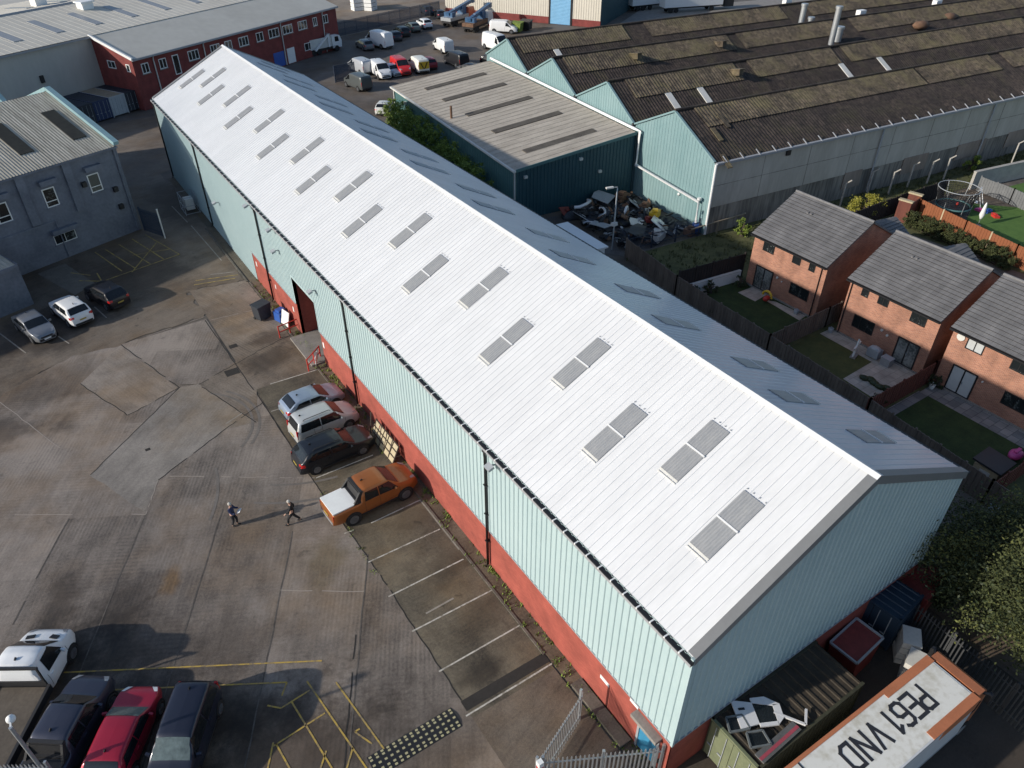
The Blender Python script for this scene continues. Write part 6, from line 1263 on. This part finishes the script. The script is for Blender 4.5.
# trampoline
t = thing('trampoline', 'round trampoline with a tall net ring behind the orange fence', 'trampoline', (63.6, 25.7, 0)); r_ = 1.6
ringp = lambda r, z, n=24: [(r*math.cos(i*math.tau/n), r*math.sin(i*math.tau/n), z) for i in range(n+1)]
mb = MB(); mb.tube(ringp(r_, .75), .10, 6, cap=False); mb.build('pad_ring', 'teal_mid', t); mb = MB(); mb.add([(0, 0, .74)]+ringp(r_-.05, .74)[:-1], [(0, i+1, (i+1) % 24+1) for i in range(24)]); mb.build('jump_mat', 'black', t)
mb = MB(); mb.tube(ringp(r_+.35, 2.6), .04, 6, cap=False); mb.build('net_ring', 'steel_grey', t)
for i in range(6): a = i*math.tau/6; mb = MB(); mb.tube([((r_+.05)*math.cos(a), (r_+.05)*math.sin(a), 0), ((r_+.1)*math.cos(a), (r_+.1)*math.sin(a), 1.6), ((r_+.35)*math.cos(a), (r_+.35)*math.sin(a), 2.6)], .035, 6); mb.build('leg', 'steel', t)
mb = MB()
for i in range(48):
    a = i*math.tau/48; mb.tube([((r_)*math.cos(a), (r_)*math.sin(a), .8), ((r_+.33)*math.cos(a), (r_+.33)*math.sin(a), 2.58)], .022, 4, cap=False)
for z in (1.0, 1.2, 1.4, 1.6, 1.8, 2.0, 2.2, 2.4): mb.tube(ringp(r_+.33*(z-.8)/1.8, z), .018, 4, cap=False)
mb.build('safety_net', 'black', t); MB().ball((.3, -.2, .9), .16, n=10).build('ball', 'red', t)
t = thing('parasol', 'folded white parasol standing on the artificial lawn', 'parasol', (62.6, 22.3, 0)); MB().tube([(0, 0, 0), (0, 0, 2.5)], .03, 6).build('pole', 'steel', t); MB().tube([(0, 0, .8), (0, 0, 1.2), (0, 0, 2.2), (0, 0, 2.45)], [.10, .26, .12, .04], 10).build('canopy', 'white', t); MB().tube([(0, 0, 0), (0, 0, .12)], .3, 12).build('base', 'concrete', t)
t = thing('garden_swing', 'small white framed swing beside the trampoline', 'swing', (66.9, 25.1, 0), .4); mb = MB()
for s in (-.9, .9): mb.tube([(s, -.7, 0), (s, 0, 1.8), (s, .7, 0)], .05, 6)
mb.tube([(-.9, 0, 1.8), (.9, 0, 1.8)], .05, 6); mb.build('frame', 'white', t); MB().box(-.3, -.15, .5, .3, .15, .55).build('seat', 'white', t)
for i, (x, y, m, lab) in enumerate(((66.7, 23.6, 'blue', 'blue plastic toy tub on the artificial lawn'), (66.2, 22.6, 'red', 'red plastic toy tray on the artificial lawn'), (66.3, 24.1, 'pink', 'pale pink toy table top by the folded parasol'))):
    mb = MB(); mb.prism([(-.7, -.4), (.5, -.5), (.8, .1), (.2, .5), (-.6, .4)], 0, .35); mb.prism([(-.3, -.2), (.3, -.2), (.3, .2), (-.3, .2)], .35, .55); o_ = bx_thing('toy', lab, 'toy', mb, m, (x, y, .02), i); o_.scale = (.75, .6, .6)
t = thing('log_store', 'small red brown timber store with pale caps behind the first house', 'store', (58.4, 27.6, 0), .2); MB().box(-1.2, -.7, 0, 1.2, -.6, 2.0).build('back_panel', 'fence_red', t)
for s in (-1.2, 1.2): MB().box(s-.15, -.7, 0, s+.15, .5, 2.1).build('pillar', 'fence_red', t); MB().box(s-.22, -.78, 2.1, s+.22, .58, 2.25).build('cap', 'wood_pale', t)
# small garden things
t = thing('star_sculpture', 'white stone star shaped ornament on the middle patio edge', 'ornament', (33.0, 14.9, 0), .3); mb = MB()
mb.extrude([(math.cos(i*math.tau/10+.3)*(.75 if i % 2 == 0 else .3), -.06, .78+math.sin(i*math.tau/10+.3)*(.75 if i % 2 == 0 else .3)) for i in range(10)], (0, .12, 0)); mb.recalc('star', 'offwhite', t); MB().box(-.4, -.2, 0, .4, .2, .1).build('base', 'concrete', t)
t = thing('barbecue', 'covered grey barbecue beside the dark patio doors of the middle house', 'barbecue', (34.1, 14.05, 0)); MB().box(-.3, -.45, .1, .3, .45, .75).build('cabinet', 'steel_grey', t); MB().ball((0, 0, .75), .45, n=12, sc=(.7, 1, .45)).build('lid', 'steel_grey', t)
t = thing('storage_box', 'pale grey storage box in front of the middle house doors', 'box', (33.95, 12.9, 0)); MB().box(-.28, -.36, 0, .28, .36, .6).build('tub', 'steel', t); MB().box(-.31, -.39, .6, .31, .39, .68).build('lid', 'steel_grey', t)
mb = MB()
for i in range(5): mb.ball((i*.42-.9, .16*math.sin(i*1.7), .12), .36, n=8, sc=(1.1, .8, .5), jit=.2)
bx_thing('furniture_cover', 'crumpled dark green cover lying across the middle patio', 'cover', mb, 'cover_green' if False else 'leaf_dark', (31.2, 11.8, .02), .12-math.pi/2)
mb = MB(); mb.obox((0, 0, .9), 2.2, .06, .22); mb.box(-1.1, -.03, 0, -1.0, .03, .8); mb.box(1.0, -.03, 0, 1.1, .03, .8); bx_thing('white_rail', 'white top rail fixed beside the red brown fence by the middle house', 'rail', mb, 'white', (33.5, 10.15, 0), 0)
t = thing('toy_ride', 'yellow and red toddler ride on the first garden patio', 'toy', (33.7, 23.9, .02)); MB().ball((0, 0, .35), .4, n=10, sc=(1, .6, .6)).build('body', 'red', t); mb = MB(); mb.tube([(0, .45*math.cos(a), .55+.45*math.sin(a)) for a in [i*math.pi/8 for i in range(9)]], .10, 6); mb.build('arch', 'yellow', t)
for (x, y, lab) in ((34.2, 27.2, 'white watering can by the corner of the first house'), (34.3, 21.3, 'grey pot below the lower window of the first house'), (34.1, 9.4, 'pale bucket by the fence corner of the last garden'), (34.3, 18.0, 'dark pot at the corner of the middle house')):
    mb = MB(); mb.tube([(0, 0, 0), (0, 0, .35), (0, 0, .36)], [.16, .22, .2], 10); mb.tube([(-.2, 0, .3), (0, 0, .5), (.2, 0, .3)], .025, 5); bx_thing('pot', lab, 'pot', mb, 'offwhite' if 'pale' in lab or 'white' in lab else 'steel_grey', (x, y, .02))
t = thing('garden_shed', 'small low shed with a dark felt roof beside the last lawn', 'shed', (28.6, 2.35, 0), .05); MB().box(-.9, -.7, 0, .9, .7, 1.2).build('walls', 'wood_pale', t); MB().obox((0, 0, 1.3), 2.1, 1.7, .12, (.08, .1, 0)).build('roof', 'trim', t); MB().box(-.93, -.3, .05, -.905, .3, 1.0).build('door', 'offwhite', t)
mb = MB(); mb.ball((0, 0, .35), .5, n=10, sc=(1.2, .8, .6)); mb.box(-.3, -.1, .6, .3, .1, .72); bx_thing('toy', 'pink plastic toy car at the right edge behind the small shed', 'toy', mb, 'pink', (31.6, 2.3, .02))
mb = MB(); mb.obox((0, 0, .7), .08, 1.6, 1.2, (0, .5, .3)); mb.bar((-.3, -.6, 0), (.1, -.6, 1.2), .06); bx_thing('leaning_panel', 'pale blue grey panel leaning on the brown fence beside the tree', 'panel', mb, 'steel_grey', (25.2, -.2, 0), .2)

# ================================================================== junk yard between warehouse and factory
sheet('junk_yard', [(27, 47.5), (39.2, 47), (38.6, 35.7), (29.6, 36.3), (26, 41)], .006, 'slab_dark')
sheet('weedy_verge', [(28.3, 29.1), (45, 28.6), (66, 28.9), (130, 22), (130, 27), (40, 35.8), (29.3, 36.6)], .012, 'weeds')
mb = MB()
for _ in range(900):
    x = random.uniform(29, 90); yl_ = 29+(.0 if x < 60 else -.07*(x-60)); yh = 35.6-.09*(x-38); blades(mb, x, random.uniform(yl_, max(yl_+.5, yh)), .02, .3, 7, .08, .35, .04)
tag(mb.build('verge_grass', 'leaf'), 'rough grass and weeds on the strip below the factory side wall', 'grass', kind='stuff')
mb = MB()
for _ in range(26):
    x, y = random.uniform(30, 38), random.uniform(38, 46.5); mb.ball((x, y, .1), random.uniform(.5, 1.2), n=9, sc=(1.2, 1, .55), jit=.5)
for _ in range(230):
    x, y = random.uniform(29.8, 38.4), random.uniform(37, 46.8); mb.obox((x, y, random.uniform(.25, 1.0)), random.uniform(.2, 1.1), random.uniform(.1, .6), random.uniform(.04, .25), (random.uniform(-.6, .6), random.uniform(-.6, .6), random.uniform(0, 3)), random.choice((0, 0, 1, 1, 2, 3, 4)))
tag(mb.build('scrap_heap', ['cont_dark', 'black', 'rust', 'steel_grey', 'trim']), 'dark heap of scrap parts in the junk yard below the teal workshop', 'scrap', kind='stuff')
def junk(lab, kind, px, py, m, s=1.0, z=.6, rz=0.0):
    p = at(px, py, z); o = None; mb = MB()
    if kind == 'bumper': mb.tube([(-.9*s, .35*s, 0), (-.7*s, 0, .1), (0, -.12*s, .15), (.7*s, 0, .1), (.9*s, .35*s, 0)], .13*s, 6)
    elif kind == 'panel': mb.obox((0, 0, 0), 1.5*s, 1.0*s, .08, (.6, .25, 0)); mb.obox((.2, -.1, .12), .6*s, .3*s, .06, (.6, .25, 0))
    elif kind == 'ring': mb.tube([(.55*s*math.cos(a), .1, .55*s*math.sin(a)) for a in [i*math.tau/12 for i in range(13)]], .12*s, 6, cap=False)
    elif kind == 'crate': mb.box(-.6*s, -.4*s, -.5, .6*s, .4*s, .1*s); mb.obox((0, 0, .2*s), .8*s, .5*s, .25*s, (0, .2, .3))
    elif kind == 'bonnet': mb.add([(-.7*s, -.6*s, 0), (.7*s, -.6*s, .05), (.6*s, .55*s, .35), (0, .65*s, .45), (-.6*s, .55*s, .3), (-.7*s, -.6*s, -.06), (.7*s, -.6*s, -.01), (.6*s, .55*s, .29), (0, .65*s, .39), (-.6*s, .55*s, .24)], [(0, 1, 2, 3, 4), (9, 8, 7, 6, 5), (0, 5, 6, 1), (1, 6, 7, 2), (2, 7, 8, 3), (3, 8, 9, 4), (4, 9, 5, 0)])
    o = mb.build({'bumper': 'loose_bumper', 'panel': 'scrap_sheet', 'ring': 'scrap_ring', 'crate': 'scrap_crate', 'bonnet': 'loose_bonnet'}[kind], m, None, (p.x, p.y, p.z), rz); tag(o, lab, 'scrap part', 'scrap parts in the junk yard'); return o
junk('white car bumper curved over the scrap heap at its left', 'bumper', 585, 205, 'panel_white', 1.3, 1.3, .3)
junk('pale blue grey door panel leaning on the left of the scrap heap', 'panel', 582, 217, 'steel', 1.5, .9, 1.2)
junk('white bumper lying left of the slim lamp post', 'bumper', 604, 212, 'panel_white', 1.0, .9, 1.0)
junk('white ring shaped part right of the slim lamp post', 'ring', 627, 213, 'panel_white', 1.1, 1.0, .6)
junk('white bonnet lying in front of the ring shaped part', 'bonnet', 637, 224, 'offwhite', 1.2, .7, .9)
junk('yellow crate on top of the scrap near the teal gable', 'crate', 655, 212, 'yellow', 1.0, 1.3, .5)
junk('large white panel leaning beside the yellow crate', 'panel', 660, 224, 'panel_white', 1.9, 1.0, .7)
junk('white crate with dark cut-out beneath the large white panel', 'crate', 657, 234, 'white', 1.4, .7, .4)
junk('pale rusty panel at the right end of the junk yard', 'crate', 691, 229, 'rust', 1.1, .5, .2)
junk('dull red crate below the yellow crate', 'crate', 649, 219, 'skip_red', .8, .9, 1.0)
junk('orange brown crate at the foot of the teal gable', 'crate', 645, 205, 'rust', 1.0, 1.0, .3)
junk('brown crate against the dark teal wall', 'crate', 622, 195, 'rust', 1.2, 1.0, .2)
junk('red panel at the far left of the scrap heap', 'panel', 566, 211, 'skip_red', 1.0, .6, .2)
junk('grey bonnet on the middle of the scrap heap', 'bonnet', 603, 198, 'steel_grey', 1.6, 1.0, .5)
junk('grey bonnet sloping in front of the lamp post', 'bonnet', 600, 226, 'steel_grey', 1.4, .8, 2.0)
junk('pale grey bumper in the front of the scrap heap', 'bumper', 592, 224, 'steel', .9, .8, 2.0)
junk('black bonnet beside the large white panel', 'bonnet', 642, 233, 'cont_dark', 1.8, .7, .4)
junk('green grey panel behind the ring shaped part', 'panel', 634, 203, 'steel_grey', 1.2, 1.0, .9)
palisade('palisade_fence', 'thin dark mesh fence in front of the junk yard', (29.9, 36.9), (38.0, 35.9), 1.9, 'fence_blue', .12, pw=.02)
t = thing('lamp_post', 'slim grey lamp post rising from the junk yard', 'lamp post', tuple(at(612, 250)[:2])+(0,), R(165)); MB().tube([(0, 0, 0), (0, 0, 6.0), (.1, 0, 6.1)], [.08, .06, .05], 8).build('pole', 'steel', t); mb = MB(); mb.bar((0, 0, 6.1), (.8, 0, 6.18), .06); mb.obox((.75, 0, 6.15), .7, .26, .12); mb.build('lantern', 'offwhite', t); mb = MB(); mb.obox((0, 0, 2.6), .5, .4, .3, (.2, 0, .4)); mb.build('floodlight', 'offwhite', t)
t = thing('barrel', 'blue plastic barrel at the corner of the factory', 'barrel', tuple(at(695, 233)[:2])+(0,)); MB().tube([(0, 0, 0), (0, 0, .1), (0, 0, .5), (0, 0, .9), (0, 0, 1.0)], [.36, .42, .45, .42, .36], 14).build('drum', 'blue', t); MB().tube([(0, 0, 1.0), (0, 0, 1.04)], .12, 8).build('cap', 'white', t)
mb = MB(); mb.tube([(0, 0, 1.1), (6.5, -1.6, 1.3)], .07, 6); mb.box(3, -.9, 0, 3.1, -.8, 1.2); bx_thing('pipe_run', 'thin yellowish pipe running from the factory corner across the weeds', 'pipe', mb, 'cont_sand', tuple(at(690, 240)[:2])+(0,), .15)
t = thing('site_cabin', 'narrow cabin whose white roof shows along the far eave of the warehouse', 'cabin', (24.0, 34.9, 0), R(-1)); MB().box(0, 0, 0, 1.3, 5.6, 2.78).build('walls', 'white', t); MB().obox((.75, 2.8, 2.85), 1.6, 5.9, .14, (0, .05, 0)).build('roof', 'white', t)
# cranked concrete posts along the factory wall
pts = [(746.6, 219.4), (767.7, 215), (821, 199), (840, 206), (867, 194), (888, 194.5), (907, 187), (926.5, 183.6), (943, 180), (1011, 164)]
places = [('leftmost', ''), ('second from left', ''), ('third from left', ''), ('fourth from left', ''), ('fifth from left', ''), ('sixth from left', ''), ('seventh from left', ''), ('eighth from left', ''), ('ninth from left', ''), ('rightmost', '')]
for (px, py), (w_, _) in zip(pts, places):
    p = at(px, py); t = thing('fence_post', 'cranked concrete post below the factory side wall, %s of the row' % w_, 'post', (p.x, p.y, 0), 0, 'cranked concrete posts by the factory'); MB().box(-.07, -.07, 0, .07, .07, 2.5).build('shaft', 'concrete_light', t); MB().bar((0, 0, 2.45), (.15, -.45, 2.9), .11).build('crank', 'concrete_light', t)

# ================================================================== trees, hedges and shrubs
M['leaf_olive'] = mat('olive_leaf', (.05, .06, .016), .85, .2, 1.5, c2=(.15, .16, .045), world=True)
def leafmass(mb, c, rad, n, size, clumps=40, mixed=False):
    c = Vector(c); cl = []
    for _ in range(clumps):
        while True:
            v = Vector((random.uniform(-1, 1), random.uniform(-1, 1), random.uniform(-1, 1)))
            if .25 < v.length < 1: break
        cl.append((Vector((v.x*rad[0], v.y*rad[1], v.z*rad[2])), random.uniform(.11, .30)*min(rad[0], rad[1])*1.1))
    q3 = [random.choice((0, 0, 1, 2)) for _ in cl]
    for i in range(n):
        k3 = random.randrange(clumps); o, r = cl[k3]; d = Vector((random.gauss(0, 1), random.gauss(0, 1), random.gauss(0, .8)))*r*.55
        p = c+o+d
        if p.z < .05: p.z = random.uniform(.05, .3)
        u = Vector((random.gauss(0, 1), random.gauss(0, 1), random.gauss(0, .7))).normalized(); w = u.cross(Vector((random.gauss(0, 1), random.gauss(0, 1), random.gauss(0, 1)))).normalized(); s = size*random.uniform(.6, 1.3)
        mb.add([p-u*s, p+w*s*.5, p+u*s, p-w*s*.5], [(0, 1, 2, 3)], q3[k3] if mixed and random.random() < .75 else 0)
    return cl
def tree(label, loc, th, crown, rad, n, size, m='leaf', clumps=60, cat='tree', name='tree'):
    t = thing(name, label, cat, loc); mb = MB(); cl = leafmass(mb, crown, rad, n, size, clumps, n > 3000 and m == 'leaf'); mb.build('crown', [m, 'leaf_dark', 'leaf_olive'], t)
    mb = MB(); C = Vector(crown); mb.tube([(0, 0, 0), (.05, .03, th*.5), (C.x*.5, C.y*.5, th), tuple(C+Vector((0, 0, rad[2]*.5)))], [.24, .19, .15, .04], 8)
    for o, r in cl[::2]: a = Vector((C.x*.4, C.y*.4, th*random.uniform(.7, 1.1))); b = C+o*.85; mb.tube([a, a.lerp(b, .5)+Vector((0, 0, .3)), b], [.08, .05, .015], 5)
    mb.build('trunk', 'bark', t); return t
tree('big bushy green tree at the right edge overhanging the dark palisade fence', (19.0, -4.0, 0), 2.4, (0, 0, 4.0), (4.7, 4.7, 2.6), 56000, .08, clumps=190)
tree('shadowed bush against the near gable beside the brown fence', (18.0, -.9, 0), 1.2, (.2, -.2, 1.9), (2.4, 1.5, 1.6), 14000, .08, 'leaf_dark', 55, 'bush', 'bush')
tree('dark bush growing below the brown fence left of the big tree', (22.2, -1.6, 0), 1.2, (0, 0, 1.8), (2.6, 2.2, 1.6), 13000, .08, 'leaf_dark', 50, 'bush', 'bush')
tree('yellow green bush behind the first house by the factory fence', (55.0, 30.0, 0), .7, (0, 0, 1.2), (1.7, 1.5, 1.1), 4500, .09, 'leaf_yellow', 30, 'bush', 'bush')
tree('small bright green shrub by the blue barrel', tuple(at(742, 236)[:2])+(0,), .5, (0, 0, .9), (.9, .7, .9), 1800, .08, 'leaf_hedge', 16, 'shrub', 'shrub')
tree('lone green shrub at the foot of the factory wall on the right', tuple(at(969, 170)[:2])+(0,), .5, (0, 0, .9), (1.1, .8, 1.0), 1800, .09, 'leaf_hedge', 16, 'shrub', 'shrub')
tree('dark round shrub on the artificial lawn by the garden building', (62.2, 15.6, 0), .4, (0, 0, .8), (1.2, 1.1, .8), 1500, .09, 'leaf_dark', 16, 'shrub', 'shrub')
for (x, y, lab) in ((29.2, 27.9, 'dark shrub at the fence end of the low white wall'), (31.0, 27.6, 'dark shrub along the middle of the low white wall'), (33.8, 26.9, 'dark shrub beside the first house and white wall'), (28.6, 24.6, 'dark brown shrub by the long fence of the first garden'), (28.2, 19.6, 'small dark shrub in the corner of the first lawn'), (34.6, 9.3, 'dark shrub in the gap between the middle and last houses'), (29.5, 10.3, 'small shrub at the corner of the middle garden by the fence')):
    tree(lab, (x, y, 0), .3, (0, 0, .55), (.7, .55, .55), 900, .07, 'leaf_dark', 12, 'shrub', 'shrub')
t = thing('hedge', 'dark green hedge running in front of the bright orange fence', 'hedge', (56.3, 21, 0)); mb = MB()
for i in range(13): leafmass(mb, (.3+(i-6)*.07, (i-6)*.82, .75), (.95, .85, .85), 2000, .075, 24)
mb.build('foliage', 'leaf', t); MB().tube([(-.4, -4.6, .15), (.4, 4.6, .15)], .1, 6).build('stems', 'bark', t)
t = thing('hedge', 'overgrown bright green hedge along the teal workshop wall', 'hedge', WO, FA); mb = MB()
for i in range(16):
    y = 31.0-i*1.75; hh = (4.2 if i < 1 else 5.2-.06*i)+random.uniform(-.6, .5); leafmass(mb, (-1.45+random.uniform(-.3, .3), y, hh*.52), (1.3, 1.3, hh*.52), 2600, .10, 34)
mb.build('foliage', 'leaf_hedge', t); mb = MB()
for i in range(16): mb.tube([(-1.1, 31.5-i*1.75, 0), (-1.1, 31.5-i*1.75, 2.2)], [.08, .03], 5)
mb.build('stems', 'bark', t)
